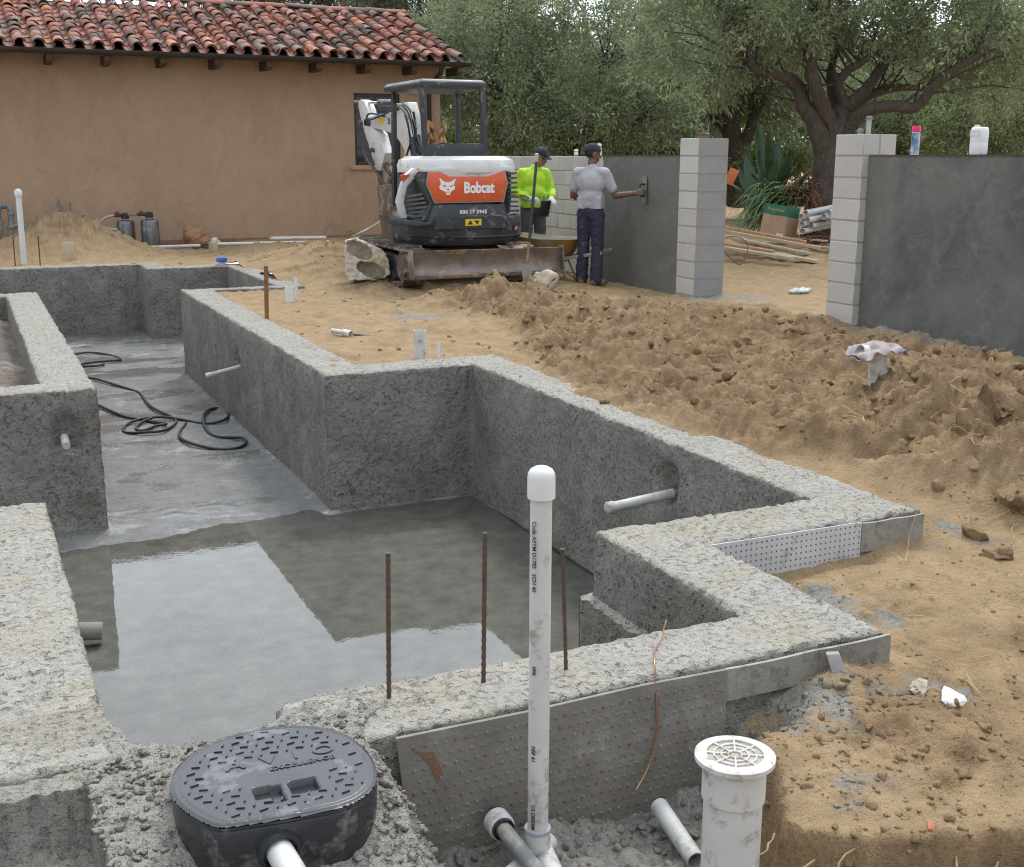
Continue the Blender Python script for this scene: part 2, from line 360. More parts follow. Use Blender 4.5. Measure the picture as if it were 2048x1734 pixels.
def soil(X, Y):
    """height and zones (grey gunite, rough dark soil) of the ground at X, Y"""
    m = mound_mask(X, Y)
    z = -0.03 + .02 * fbm(X * .7, Y * .7, octs=3, seed=1) + .16 * sst(8.2, 13.5, X) * sst(6, 9, Y) + .1 * sst(11.5, 14, Y) * sst(4, 5, X) * (1 - sst(6.9, 7.6, X))
    nearR = sst(2.7, 2.9, X) * (1 - sst(3.9, 4.6, Y + .15 * (X - 3.9)))
    low = -.105 * (1 - sst(3.7, 4.5, Y)) * (1 - sst(4.6, 5.6, X))
    z = z + low
    rough = m.copy()
    clump = fbm(X * 2.1, Y * 2.1, octs=4, seed=5); bil = fbm(X * 6.5, Y * 6.5, octs=3, seed=9, ridged=True); fin = fbm(X * 17, Y * 17, octs=3, seed=13, gain=.65)
    lum = .10 * domes(X + .03 * fin, Y + .03 * clump, .34, 201, .5) + .075 * domes(X + .02 * fin, Y, .17, 202, .6) + .045 * domes(X, Y + .01 * fin, .085, 203, .7) + .022 * domes(X, Y, .045, 204, .7)
    z = z + m * (.055 + .15 * clump + .05 * bil + .03 * fin + 1.35 * lum)
    # lip of the spoil heap along the furrow, ridge in front of the dozer blade, heaps
    xf = np.interp(Y, FY, FX)
    z = z + .10 * np.exp(-((X - xf - .75) / .35) ** 2) * sst(6.5, 8, Y) * (1 - sst(12.2, 13, Y)) * (.6 + .8 * clump)
    rid = np.exp(-((Y - 12.15 - .12 * np.sin(X * 2.1)) / .42) ** 2) * sst(4.0, 4.8, X) * (1 - sst(5.9, 6.7, X))
    z = z + rid * (.12 + .16 * clump + .05 * bil + .02 * fin + lum); rough = np.maximum(rough, rid)
    for (cx, cy, rx, ry, h) in ((1.75, 20.6, 1.05, .75, .52), (1.2, 20.9, .7, .6, .3), (5.0, 17.9, 1.1, .8, .2), (4.3, 15.9, .8, .5, .14), (4.45, 13.9, .5, .45, .09), (4.8, 4.6, .45, .55, .26), (5.35, 5.3, .5, .5, .24), (4.75, 3.95, .4, .3, .14), (6.0, 6.4, .8, .6, .1), (11.5, 14.6, 2.0, 1.4, .12)):
        q = gau(X, Y, cx, cy, rx, ry, 1.0); z = z + q * h * (1 + .45 * clump + .25 * bil) + np.minimum(q * 1.5, 1) * (1 - m) * lum * .7; rough = np.maximum(rough, q * .75)
    # trodden hollows and scuffs in the flat sand
    for (px, py, rx, ry, h) in ((1790, 1205, .17, .12, -.05), (1720, 1190, .1, .14, .035), (1880, 1330, .25, .07, -.03), (1960, 1180, .3, .1, .02), (1690, 1440, .22, .2, .03), (1800, 1480, .12, .16, -.03), (1900, 1560, .16, .07, -.02)):
        p = at_z(px, py, -.1); z = z + gau(X, Y, p.x, p.y, rx, ry, h, .3)
    flat = (1 - rough)
    for (fx_, fy_, fa_, fs_) in SCUFFS:
        near = (np.abs(X - fx_) < .5) & (np.abs(Y - fy_) < .5)
        if near.any(): z[near] += flat[near] * (gau(X[near], Y[near], fx_, fy_, .07 * fs_, .15 * fs_, -.022, fa_) + gau(X[near], Y[near], fx_ + .12 * fs_ * math.cos(fa_), fy_ + .12 * fs_ * math.sin(fa_), .05, .14, .012, fa_))
    z = z + flat * (.016 * fbm(X * 3.1, Y * 3.1, octs=3, seed=21) + .011 * bil * sst(-.2, .5, vnoise(X * .8, Y * .8, seed=30)) + .009 * fin)
    s2 = np.exp(-((X - 2.5) / .6) ** 2 - ((Y - 2.5) / .42) ** 2); rough = np.maximum(rough, s2 * .8); z = z + s2 * (.04 * clump + .02 * bil + .012 * fin + lum * .55) + flat * (.042 * domes(X, Y, .13, 205, .42) + .03 * domes(X, Y, .06, 206, .5) + .04 * domes(X + .02 * fin, Y, .26, 207, .3)) * sst(-.35, .45, vnoise(X * 1.1, Y * 1.1, seed=33))
    # hollow below the beam end, gap beside the drain sheet
    z = z + gau(X, Y, 2.55, 2.85, .22, .12, .05) - gau(X, Y, 2.17, 2.84, .15, .12, .16) - gau(X, Y, 2.85, 3.7, .22, .3, .10) - gau(X, Y, 3.2, 3.9, .5, .1, .06)
    # the working pit in front of the pool
    d = poly_sd(X + .06 * vnoise(X * 5, Y * 5, seed=41) + .03 * vnoise(X * 17, Y * 17, seed=43), Y + .06 * vnoise(X * 5 + 9, Y * 5, seed=42) + .03 * vnoise(X * 17 + 5, Y * 17, seed=44), PIT)
    inside = sst(.02, -.045, d)
    pitz = -.43 + .6 * lum + .035 * clump + .03 * bil + .012 * fin + .10 * sst(2.0, 1.2, X) * 0 + .1 * sst(1.9, 1.1, Y)
    z = z * (1 - inside) + pitz * inside; rough = np.maximum(rough, inside * .9); rough = np.maximum(rough, .8 * np.exp(-(np.maximum(d, 0) / .07) ** 2) * (d < .3))
    grey = .72 * inside * sst(1.9, 2.5, Y) * (1 - sst(1.75, 2.1, X) * (1 - sst(2.5, 2.8, Y)))
    for (cx, cy, rx, ry, h) in ((2.3, 2.8, .35, .22, .75), (2.9, 3.55, .3, .35, .75), (3.05, 3.3, .28, .22, .5), (2.75, 2.75, .25, .2, .45), (2.1, 2.35, .16, .2, .4), (8.0, 11.3, .8, .45, .7), (7.9, 8.5, .8, .5, .55), (7.6, 7.2, .35, 2.0, .62), (4.2, 11.4, .45, .35, .6), (7.2, 10.4, .8, .3, .3), (4.1, 3.85, .16, .14, .6)):
        grey = np.maximum(grey, gau(X, Y, cx, cy, rx, ry, h))
    rough = np.maximum(rough, .55 * sst(8.3, 9.5, X) * sst(.1, .5, vnoise(X * .5, Y * .5, seed=77)))
    z = np.where(Y > 27, z + .0 * Y, z)
    return z, np.clip(grey, 0, 1), np.clip(rough, 0, 1)
def soil_z(x, y): z, a, b = soil(np.array([float(x)]), np.array([float(y)])); return float(z[0])

def lines(segs):
    o = [segs[0][0]]
    for a, b, h in segs:
        n = max(1, int(round((b - a) / h))); o += list(np.linspace(a, b, n + 1)[1:])
    return np.array(o)
def geom(a, b, h0, k=1.35):
    o = [a]; h = h0
    while o[-1] < b: o.append(o[-1] + h); h *= k
    return np.array(o[1:])
gx = np.concatenate([-geom(3.0, 150, .3)[::-1], lines([(-3.0, -.3, .15), (-.3, .9, .04), (.9, 1.7, .022), (1.7, 4.3, .0135), (4.3, 5.8, .022), (5.8, 8.2, .035), (8.2, 16, .13)]), geom(16, 220, .25)])
gy = np.concatenate([-geom(-.3, 30, .2)[::-1], lines([(-.3, 1.5, .1), (1.5, 4.3, .0135), (4.3, 5.8, .02), (5.8, 9, .028), (9, 13.4, .04), (13.4, 23, .1)]), geom(23, 300, .3)])
XX, YY = np.meshgrid(gx, gy); Z, GREY, ROUGH = soil(XX.ravel(), YY.ravel())
nx, ny = len(gx), len(gy)
cxm, cym = np.meshgrid((gx[1:] + gx[:-1]) / 2, (gy[1:] + gy[:-1]) / 2)
DEL = [(-5, 2.52, 3.1, 18.85), (2.4, 3.72, 4.15, 8.6), (2.4, 3.74, 14.75, 18.05), (-5, 2.6, 3.02, 3.4), (-5, .9, 2.5, 3.2), (2.45, 2.65, 3.0, 4.2)]
keep = np.ones(cxm.shape, bool)
for a, b_, c, d in DEL: keep &= ~((cxm > a) & (cxm < b_) & (cym > c) & (cym < d))
jj, ii = np.nonzero(keep); q = jj * nx + ii
gf = np.stack([q, q + 1, q + nx + 1, q + nx], 1)
used = np.unique(gf); rem = np.full(nx * ny, -1); rem[used] = np.arange(len(used))
me = np_mesh('ground', np.stack([XX.ravel(), YY.ravel(), Z], 1)[used], rem[gf]); set_attr(me, 'zone', np.stack([GREY, ROUGH, ROUGH * 0], 1)[used])
tag(link('ground', me, M_soil), kind='structure')

# ================================================================ pool shell (walls with rough bond beam)
SOLID = [(2.38, 2.74, 8.48, 14.86), (2.38, 3.92, 8.48, 8.82), (3.58, 3.92, 3.95, 8.82), (2.40, 3.92, 3.95, 4.32), (2.40, 2.76, 2.92, 4.32), (.72, 2.78, 2.92, 3.25),
         (2.38, 3.90, 14.66, 14.86), (3.58, 3.90, 14.66, 18.2), (2.42, 3.90, 17.9, 18.2), (2.42, 2.75, 17.9, 19.05), (-3, 2.75, 18.73, 19.05),
         (.41, .77, 8.68, 15.37), (-3, .77, 8.68, 9.0), (-3, .77, 15.05, 15.37), (-3, .25, 3.1, 5.82)]
def refine(keys, hf):
    ks = sorted(set(keys)); o = [ks[0]]
    for a, b in zip(ks[:-1], ks[1:]):
        n = max(1, int(math.ceil((b - a) / hf((a + b) / 2)))); o += list(np.linspace(a, b, n + 1)[1:])
    return np.array(o)
sx = refine([s[0] for s in SOLID] + [s[1] for s in SOLID] + [0.0], lambda x: .2 if x < 0 else .026)
sy_ = refine([s[2] for s in SOLID] + [s[3] for s in SOLID], lambda y: .024 if y < 5.8 else .035 if y < 9 else .06)
sz = np.concatenate([np.arange(0, -.12, -.024), np.arange(-.12, -1.2, -.036), [-1.2]])
cx_, cy_ = np.meshgrid((sx[1:] + sx[:-1]) / 2, (sy_[1:] + sy_[:-1]) / 2)
occ = np.zeros(cx_.shape, bool)
for a, b_, c, d in SOLID: occ |= (cx_ > a) & (cx_ < b_) & (cy_ > c) & (cy_ < d)
NX, NY, NZ = len(sx), len(sy_), len(sz)
vid = lambda i, j, k: (k * NY + j) * NX + i
F = []
j, i = np.nonzero(occ); F.append(np.stack([vid(i, j, 0), vid(i + 1, j, 0), vid(i + 1, j + 1, 0), vid(i, j + 1, 0)], 1))
pad = np.pad(occ, 1)
for (dj, di) in ((0, 1), (0, -1), (1, 0), (-1, 0)):
    nb = pad[1 + dj:1 + dj + occ.shape[0], 1 + di:1 + di + occ.shape[1]]; j, i = np.nonzero(occ & ~nb)
    if di == 1: a0, a1 = (i + 1, j), (i + 1, j + 1)
    if di == -1: a0, a1 = (i, j + 1), (i, j)
    if dj == 1: a0, a1 = (i + 1, j + 1), (i, j + 1)
    if dj == -1: a0, a1 = (i, j), (i + 1, j)
    for k in range(NZ - 1):
        F.append(np.stack([vid(a0[0], a0[1], k + 1), vid(a1[0], a1[1], k + 1), vid(a1[0], a1[1], k), vid(a0[0], a0[1], k)], 1))
F = np.concatenate(F); used, inv = np.unique(F, return_inverse=True); F = inv.reshape(-1, 4)
k_, r_ = np.divmod(used, NX * NY); j_, i_ = np.divmod(r_, NX)
V = np.stack([sx[i_], sy_[j_], sz[k_]], 1)
def rough_up(V, amp, s1=9, s2=30, seed=50):
    o = np.zeros_like(V)
    for a in range(3):
        o[:, a] = amp * (.7 * fbm(V[:, 0] * s1, V[:, 1] * s1, V[:, 2] * s1, octs=3, seed=seed + a * 7) + .55 * vnoise(V[:, 0] * s2, V[:, 1] * s2, V[:, 2] * s2, seed=seed + 30 + a))
    return V + o
V2 = rough_up(V, .016); wv = .014 * fbm(V[:, 0] * 1.7, V[:, 1] * 1.7, V[:, 2] * 2.3, octs=2, seed=97); V2[:, 0] += wv; V2[:, 1] += .014 * fbm(V[:, 0] * 1.7 + 9, V[:, 1] * 1.7, V[:, 2] * 2.3, octs=2, seed=98)
def carve(c, r, dep, ax):                     # broken-out pocket round a pipe
    d = (V - np.array(c)) * np.array([1, 1, .8]); w_ = np.exp(-(np.linalg.norm(d, axis=1) / r) ** 4) * (1 + .4 * vnoise(V[:, 0] * 14, V[:, 1] * 14, V[:, 2] * 14, seed=99)); V2[:, ax] += dep * w_
carve((2.38, 11.66, -.40), .085, .07, 0); carve((3.58, 5.58, -.25), .10, .09, 0); carve((.545, 8.68, -.33), .11, .09, 1); carve((.62, 8.68, -.95), .12, .05, 1)
top = V[:, 2] > -.001; V2[top, 2] += .012 * fbm(V[top, 0] * 3, V[top, 1] * 3, octs=2, seed=90) - .01 * (np.abs(vnoise(V[top, 0] * 22, V[top, 1] * 22, seed=91)) > .45)
bnd = np.zeros((NY, NX), bool); po = np.pad(occ, 1)
cnt = po[:-1, :-1].astype(int) + po[1:, :-1] + po[:-1, 1:] + po[1:, 1:]; bnd = (cnt > 0) & (cnt < 4)      # grid points on the rim of the walls
rim = top & bnd[j_, i_]; chip = fbm(V[:, 0] * 6, V[:, 1] * 6, octs=3, seed=95); chip2 = vnoise(V[:, 0] * 25, V[:, 1] * 25, seed=96)
V2[rim, 2] -= (.007 + .012 * np.clip(chip[rim] + .25, 0, 1) + .008 * np.clip(chip2[rim], 0, 1))
near_rim = (V[:, 2] < -.001) & (V[:, 2] > -.09); gxy = np.stack([np.gradient(cnt.astype(float), axis=1), np.gradient(cnt.astype(float), axis=0)], -1)[j_, i_]; gn = gxy / (np.linalg.norm(gxy, axis=1)[:, None] + 1e-6)
pull = (.004 + .016 * np.clip(chip + .15, 0, 1))[:, None] * np.where(rim, 1.0, np.where(near_rim, np.clip(1 + V[:, 2] / .07, 0, 1), 0))[:, None]; V2[:, :2] += gn * pull
smoothface = (np.abs(V[:, 1] - 2.92) < .001) | ((np.abs(V[:, 1] - 3.95) < .001) & (V[:, 0] > 3))       # board-formed outer faces
smoothface &= V[:, 2] < -.03
V2[smoothface] = V[smoothface] + (V2[smoothface] - V[smoothface]) * .15
pool = thing('pool_shell', 'rough grey sprayed concrete pool shell with stepped walls and a wet floor', 'pool shell', (2.0, 8.0, -1.1))
def local(me, parent):
    L = Vector(); p = parent
    while p is not None: L += p.location; p = p.parent
    me.transform(Matrix.Translation(-L)); return me
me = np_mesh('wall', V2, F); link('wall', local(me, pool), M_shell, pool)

# floor, sloping towards the near end where water stands
fx = lines([(-3, 0, .12), (0, 3.75, .03)]); fy = lines([(2.9, 9.5, .03), (9.5, 19.0, .06)])
X_, Y_ = [a.ravel() for a in np.meshgrid(fx, fy)]
fz = -1.112 + .05 * sst(7.9, 9.0, Y_ + .12 * (X_ - 1.5) * -1) + .012 * fbm(X_ * 1.5, Y_ * 1.5, octs=4, seed=60) + .006 * fbm(X_ * 12, Y_ * 12, octs=3, seed=61) * sst(7.4, 8.4, Y_)
wallfoot = np.full(X_.shape, 9.0)
for a, b_, c, d in SOLID:
    dd = np.hypot(np.maximum(np.maximum(a - X_, X_ - b_), 0), np.maximum(np.maximum(c - Y_, Y_ - d), 0)); wallfoot = np.minimum(wallfoot, dd)
fz += .035 * np.exp(-(wallfoot / .05) ** 2) * (.7 + .6 * vnoise(X_ * 4, Y_ * 4, seed=64)) * sst(7.5, 8.2, Y_)
n1 = len(fx); jj, ii = np.meshgrid(np.arange(len(fy) - 1), np.arange(n1 - 1), indexing='ij'); q = (jj * n1 + ii).ravel()
me = np_mesh('floor', np.stack([X_, Y_, fz], 1), np.stack([q, q + 1, q + n1 + 1, q + n1], 1))
def floor_mat():
    m, t, b = nodes('wet_pool_floor'); vec = world_pos(t)
    mp = N(t, 'ShaderNodeMapping'); mp.inputs['Rotation'].default_value = (0, 0, R(24)); mp.inputs['Scale'].default_value = (.8, 1.3, 1); t.links.new(vec, mp.inputs[0])
    big = noise_n(t, mp.outputs[0], 1.25, 7, .66); mid = noise_n(t, vec, 7, 7, .66); fine = noise_n(t, vec, 45, 5, .7)
    yy_ = N(t, 'ShaderNodeSeparateXYZ'); t.links.new(vec, yy_.inputs[0]); under = maprange(t, yy_.outputs[2], -1.090, -1.080)
    wet = mth(t, 'MULTIPLY', maprange(t, mth(t, 'ADD', big.outputs[0], maprange(t, fine.outputs[0], .3, .7, -.1, .1)), .49, .57), under)
    dry = mixc(t, maprange(t, mid.outputs[0], .3, .7), (.185, .182, .17), (.11, .107, .10))
    wetc = mixc(t, maprange(t, mid.outputs[0], .35, .65), (.115, .112, .104), (.14, .135, .122))
    col = mixc(t, wet, dry, wetc); silt = noise_n(t, vec, 1.9, 6, .7)
    col = mixc(t, maprange(t, silt.outputs[0], .57, .7, 0, .6), col, (.42, .41, .385)); col = mixc(t, under, mixc(t, maprange(t, mid.outputs[0], .3, .7), (.215, .205, .178), (.115, .112, .10)), col)
    t.links.new(col, b.inputs['Base Color'])
    rr = mth(t, 'ADD', maprange(t, wet, 0, 1, .78, .09), maprange(t, fine.outputs[0], .4, .8, 0, .2)); t.links.new(rr, b.inputs['Roughness'])
    b.inputs['Specular IOR Level'].default_value = .5
    h = mth(t, 'ADD', mth(t, 'MULTIPLY', mid.outputs[0], .5), mth(t, 'MULTIPLY', fine.outputs[0], .4))
    bn = N(t, 'ShaderNodeBump'); bn.inputs['Distance'].default_value = .012; t.links.new(maprange(t, wet, 0, 1, 1.0, .22), bn.inputs['Strength']); t.links.new(h, bn.inputs['Height'])
    t.links.new(bn.outputs[0], b.inputs['Normal']); return m
M_floor = floor_mat(); link('floor', local(me, pool), M_floor, pool)
# standing water
def water_mat():
    m = bpy.data.materials.new('standing_water'); m.use_nodes = True; t = m.node_tree; t.nodes.clear()
    o = N(t, 'ShaderNodeOutputMaterial'); mixs = N(t, 'ShaderNodeMixShader'); tr = N(t, 'ShaderNodeBsdfTransparent'); gl = N(t, 'ShaderNodeBsdfGlossy'); fr = N(t, 'ShaderNodeFresnel')
    tr.inputs[0].default_value = (.93, .94, .91, 1); gl.inputs['Roughness'].default_value = .012; fr.inputs[0].default_value = 1.55
    nn = noise_n(t, world_pos(t), 9, 4, .6); bn = bump_n(t, nn.outputs[0], .07, .004); t.links.new(bn, gl.inputs['Normal'])
    t.links.new(fr.outputs[0], mixs.inputs[0]); t.links.new(tr.outputs[0], mixs.inputs[1]); t.links.new(gl.outputs[0], mixs.inputs[2]); t.links.new(mixs.outputs[0], o.inputs[0]); return m
me = np_mesh('puddle', [(-3, 2.95, -1.083), (3.65, 2.95, -1.083), (3.65, 9.6, -1.083), (-3, 9.6, -1.083)], [[0, 1, 2, 3]])
tag(link('puddle', me, water_mat()), kind='structure')
# soil inside the planter box left of the pool
px = lines([(-2.9, 0, .1), (0, .5, .03)]); py = lines([(8.9, 15.2, .05)]); X_, Y_ = [a.ravel() for a in np.meshgrid(px, py)]
zz = -.24 + .05 * fbm(X_ * 2, Y_ * 2, octs=4, seed=70) + .03 * fbm(X_ * 8, Y_ * 8, octs=3, seed=71, ridged=True) - .05 * sst(.2, .4, X_)
n1 = len(px); jj, ii = np.meshgrid(np.arange(len(py) - 1), np.arange(n1 - 1), indexing='ij'); q = (jj * n1 + ii).ravel()
me = np_mesh('planter_soil', np.stack([X_, Y_, zz], 1), np.stack([q, q + 1, q + n1 + 1, q + n1], 1)); set_attr(me, 'zone', np.stack([.25 + .5 * fbm(X_, Y_, octs=3, seed=5), X_ * 0 + 1, X_ * 0], 1))
tag(link('planter_soil', me, pm('dark_planter_soil', (.17, .13, .095), (.10, .085, .068), .95, 0, 5, .03, 22, dirt=(.24, .23, .21), damt=.4, dscale=2.2)), kind='structure')

# sprayed-over apron round the valve box: heaped lumpy gunite, with a square form pit at its left
ax = lines([(-1.6, -.1, .06), (-.1, 1.3, .0105)]); ay = lines([(1.3, 1.9, .03), (1.9, 3.45, .0105)])
X_, Y_ = [a.ravel() for a in np.meshgrid(ax, ay)]
wob = .02 * fbm(X_ * 7, Y_ * 7, octs=3, seed=80)
lump = fbm(X_ * 13, Y_ * 13, octs=3, seed=81, ridged=True) + .4 * vnoise(X_ * 42, Y_ * 42, seed=82)
POOLCUT = [(.245, 3.6), (.25, 3.38), (.30, 3.19), (.42, 3.10), (.56, 3.09), (.68, 3.13), (.80, 3.20), (.84, 3.26), (1.2, 3.24), (2.2, 3.27), (2.2, 3.6)]
APRON = [(-2, 5), (-2, .5), (.9, .5), (1.03, 2.2), (1.06, 2.5), (1.05, 2.92), (1.35, 2.93), (1.35, 5)]
dp = poly_sd(X_ + wob, Y_ + wob, POOLCUT); da = poly_sd(X_ + wob * 1.6, Y_ - wob, APRON)
SQ = [(.155, 2.975), (.185, 2.0), (.185, .5), (-2, .5), (-2, 2.995)]
ds = poly_sd(X_, Y_, SQ)
z = .004 + .024 * lump * sst(3.5, 3.0, Y_) + .01 * wob
z += gau(X_, Y_, .62, 2.75, .42, .38, .012)
z -= .11 * sst(2.78, 2.5, Y_ + .25 * (X_ - .6)) * sst(.1, .45, X_)          # falls away towards the camera
z -= gau(X_, Y_, .0, 3.13, .16, .05, .03)
slope = sst(-.20, .0, da); z = z - slope ** 1.6 * .40 - sst(0, .02, da) * .3
z = np.where(dp < 0, z - 1.3 * sst(0, -.028, dp), z)
z = np.where(ds < .0, np.minimum(z, -.02 - 1.0 * 0) * 0 + (-.15 + .03 * lump + .02 * wob), z)
n1 = len(ax); jj, ii = np.meshgrid(np.arange(len(ay) - 1), np.arange(n1 - 1), indexing='ij'); q = (jj * n1 + ii).ravel(); f = np.stack([q, q + 1, q + n1 + 1, q + n1], 1)
bad = (z < -.62) | (z > 9); f = f[~bad[f].all(1)]
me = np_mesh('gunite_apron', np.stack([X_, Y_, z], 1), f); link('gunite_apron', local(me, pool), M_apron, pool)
# ================================================================ stucco house with barrel-tile roof
HY = 22.4; EY, EZ, RY, RZ = 21.72, 3.37, 25.1, 4.50; HX0, HX1 = -3.0, 8.82; RX1 = 9.08
def stucco_mat():
    m, t, b = nodes('brown_stucco'); vec = world_pos(t)
    big = noise_n(t, vec, .7, 4, .6, .6); mp = N(t, 'ShaderNodeMapping'); mp.inputs['Scale'].default_value = (1, 1, .45); t.links.new(vec, mp.inputs[0])
    mid = noise_n(t, mp.outputs[0], 3.2, 4, .6, 1.2); fine = noise_n(t, vec, 26, 4, .6)
    col = mixc(t, maprange(t, big.outputs[0], .3, .7), (.42, .285, .19), (.35, .236, .158))
    col = mixc(t, maprange(t, mid.outputs[0], .45, .75, 0, .55), col, (.45, .315, .215))
    col = mixc(t, maprange(t, mid.outputs[0], .18, .4, .5, 0), col, (.25, .168, .117))
    t.links.new(col, b.inputs['Base Color']); b.inputs['Roughness'].default_value = .85; b.inputs['Specular IOR Level'].default_value = .25
    h = mth(t, 'ADD', mid.outputs[0], mth(t, 'MULTIPLY', fine.outputs[0], .3)); t.links.new(bump_n(t, h, 1., .035), b.inputs['Normal']); return m
def tile_mat(island=False):
    m, t, b = nodes('clay_tile_run' if island else 'clay_tile'); vec = world_pos(t)
    rnd = N(t, 'ShaderNodeNewGeometry').outputs['Random Per Island'] if island else N(t, 'ShaderNodeObjectInfo').outputs['Random']
    rp = ramp(t, rnd, [(0, (.30, .115, .075)), (.16, (.36, .15, .10)), (.3, (.155, .105, .085)), (.45, (.40, .19, .135)), (.58, (.20, .135, .11)), (.7, (.33, .125, .08)), (.82, (.14, .10, .085)), (.93, (.44, .20, .13)), (.98, (.50, .19, .08))])
    rp.color_ramp.interpolation = 'CONSTANT'
    n = noise_n(t, vec, 14, 4, .65); n2 = noise_n(t, vec, 60, 3, .6)
    col = mixc(t, maprange(t, n.outputs[0], .45, .7, 0, .55), rp.outputs[0], (.15, .11, .095))
    col = mixc(t, maprange(t, n.outputs[0], .2, .36, .4, 0), col, (.48, .30, .22))
    t.links.new(col, b.inputs['Base Color']); b.inputs['Roughness'].default_value = .8
    t.links.new(bump_n(t, n2.outputs[0], .6, .006), b.inputs['Normal']); return m
M_stucco = stucco_mat(); M_tile = tile_mat(); M_tiler = tile_mat(True)
M_bronze = pm('bronze_gutter', (.035, .03, .028), (.05, .042, .038), .45, .3, 3)
M_wooddark = pm('stained_rafter', (.075, .045, .03), (.045, .028, .02), .75, 0, 12, .004, 40)
M_woodend = pm('rafter_end_grain', (.22, .12, .075), (.13, .07, .045), .8, 0, 20)
M_glassd = pm('dark_window_glass', (.015, .017, .018), (.025, .027, .028), .08, 0, 1.5, rvar=.03, spec=.6)
house = thing('stucco_house', 'single storey brown stucco house with red barrel tile roof', 'house', (4, HY, 0))
# wall with a window opening
wx0, wx1, wz0, wz1 = 7.05, 7.98, 1.43, 2.77
mb = MB(); xs = [HX0, wx0, wx1, HX1]; zs = [-.3, wz0, wz1, 3.62]
for a in range(3):
    for c in range(3):
        if (a, c) == (1, 1): continue
        mb.add([(xs[a], HY, zs[c]), (xs[a+1], HY, zs[c]), (xs[a+1], HY, zs[c+1]), (xs[a], HY, zs[c+1])], [[0, 1, 2, 3]])
mb.add([(wx0, HY, wz0), (wx1, HY, wz0), (wx1, HY, wz1), (wx0, HY, wz1), (wx0, HY+.12, wz0), (wx1, HY+.12, wz0), (wx1, HY+.12, wz1), (wx0, HY+.12, wz1)], [[0,4,5,1],[1,5,6,2],[2,6,7,3],[3,7,4,0]])
RYB = RY * 2 - EY
mb.add([(HX1, HY, -.3), (HX1, RYB - .7, -.3), (HX1, RYB - .7, 3.62), (HX1, RY, 4.4), (HX1, HY, 3.62)], [[0, 1, 2, 3, 4]])
mb.add([(HX0, HY, -.3), (HX0, RYB - .7, -.3), (HX0, RYB - .7, 3.62), (HX0, RY, 4.4), (HX0, HY, 3.62)], [[4, 3, 2, 1, 0]])
mb.add([(HX0, RYB - .7, -.3), (HX1, RYB - .7, -.3), (HX1, RYB - .7, 3.62), (HX0, RYB - .7, 3.62)], [[3, 2, 1, 0]])
mb.build('wall', M_stucco, house)
# skirting line at the foot of the wall
MB().box((HX0, HY - .025, -.3), (HX1 + .0, HY - .002, .10)).build('base_course', pm('skirting', (.23, .13, .085), (.17, .10, .065), .8, 0, 5), house, .006)
win = MB()
for (a, b_) in (((wx0, wz0), (wx0 + .06, wz1)), ((wx1 - .06, wz0), (wx1, wz1)), ((wx0 + .06, wz1 - .06), (wx1 - .06, wz1)), ((wx0 + .06, wz0), (wx1 - .06, wz0 + .06))):
    win.box((a[0], HY + .05, a[1]), (b_[0], HY + .115, b_[1]))
window = win.build('window', M_bronze, house, .004)
MB().box((wx0 + .06, HY + .09, wz0 + .06), (wx1 - .06, HY + .10, wz1 - .06)).build('pane', M_glassd, window)
for k in range(1, 4):
    zz = wz0 + (wz1 - wz0) * k / 4; MB().box((wx0 + .06, HY + .07, zz - .012), (wx1 - .06, HY + .089, zz + .012)).build('glazing_bar', M_bronze, window)
MB().box(((wx0 + wx1) / 2 - .012, HY + .068, wz0 + .06), ((wx0 + wx1) / 2 + .012, HY + .0885, wz1 - .06)).build('glazing_bar', M_bronze, window)
MB().box((wx0 - .12, HY - .05, wz0 - .09), (wx1 + .12, HY - .002, wz0 - .005)).build('window_sill', M_stucco, house, .012)
# roof deck
rise = (RZ - EZ) / (RY - EY); nrm = Vector((0, -rise, 1)).normalized()
mb = MB()
for sgn in (1, -1):
    e = Vector((0, EY if sgn == 1 else RYB, EZ)); r_ = Vector((0, RY, RZ)); dn = Vector((0, 0, -.09))
    P = [Vector((HX0 - .3, e.y, e.z)), Vector((RX1, e.y, e.z)), Vector((RX1, r_.y, r_.z)), Vector((HX0 - .3, r_.y, r_.z))]
    mb.prism([p + dn * 1.3 for p in P], (0, 0, .09))
roof = mb.build('roof', M_wooddark, house)
# tiles: covers one by one, the pans between them as one run
def barrel(r0, r1, L, thick=.014, seg=9, flip=False):
    v = []; f = []
    for (rr, y) in ((r0, 0), (r1, L)):
        for q in (rr, rr - thick):
            for k in range(seg + 1):
                a = math.pi * k / seg; v.append((q * math.cos(a), y, q * math.sin(a) * (-1 if flip else 1) * .82))
    n = seg + 1
    for k in range(seg):
        f += [[k, k + 1, 2*n + k + 1, 2*n + k], [n + k + 1, n + k, 3*n + k, 3*n + k + 1], [k + 1, k, n + k, n + k + 1]]
    f += [[0, 2*n, 3*n, n], [n - 1, 2*n - 1, 4*n - 1, 3*n - 1]]
    return v, f
SP = .312; slope_len = math.hypot(RY - EY, RZ - EZ); ang = math.atan2(RZ - EZ, RY - EY); NROW = 11; expo = (slope_len - .06) / NROW
cv, cf = barrel(.105, .085, expo + .09); me_cover = bpy.data.meshes.new('tile'); me_cover.from_pydata(cv, [], cf); [setattr(p, 'use_smooth', True) for p in me_cover.polygons]; me_cover.materials.append(M_tile)
rt = random.Random(5); xcols = [RX1 - .12 - SP * k for k in range(40)]; xcols = [x for x in xcols if x > HX0 - .2]
def roof_pt(x, s, h=0): return Vector((x, EY + s * math.cos(ang), EZ + s * math.sin(ang))) + nrm * h
Lr = Vector(house.location)
nt_ = 0; pans = MB(); extra = MB()
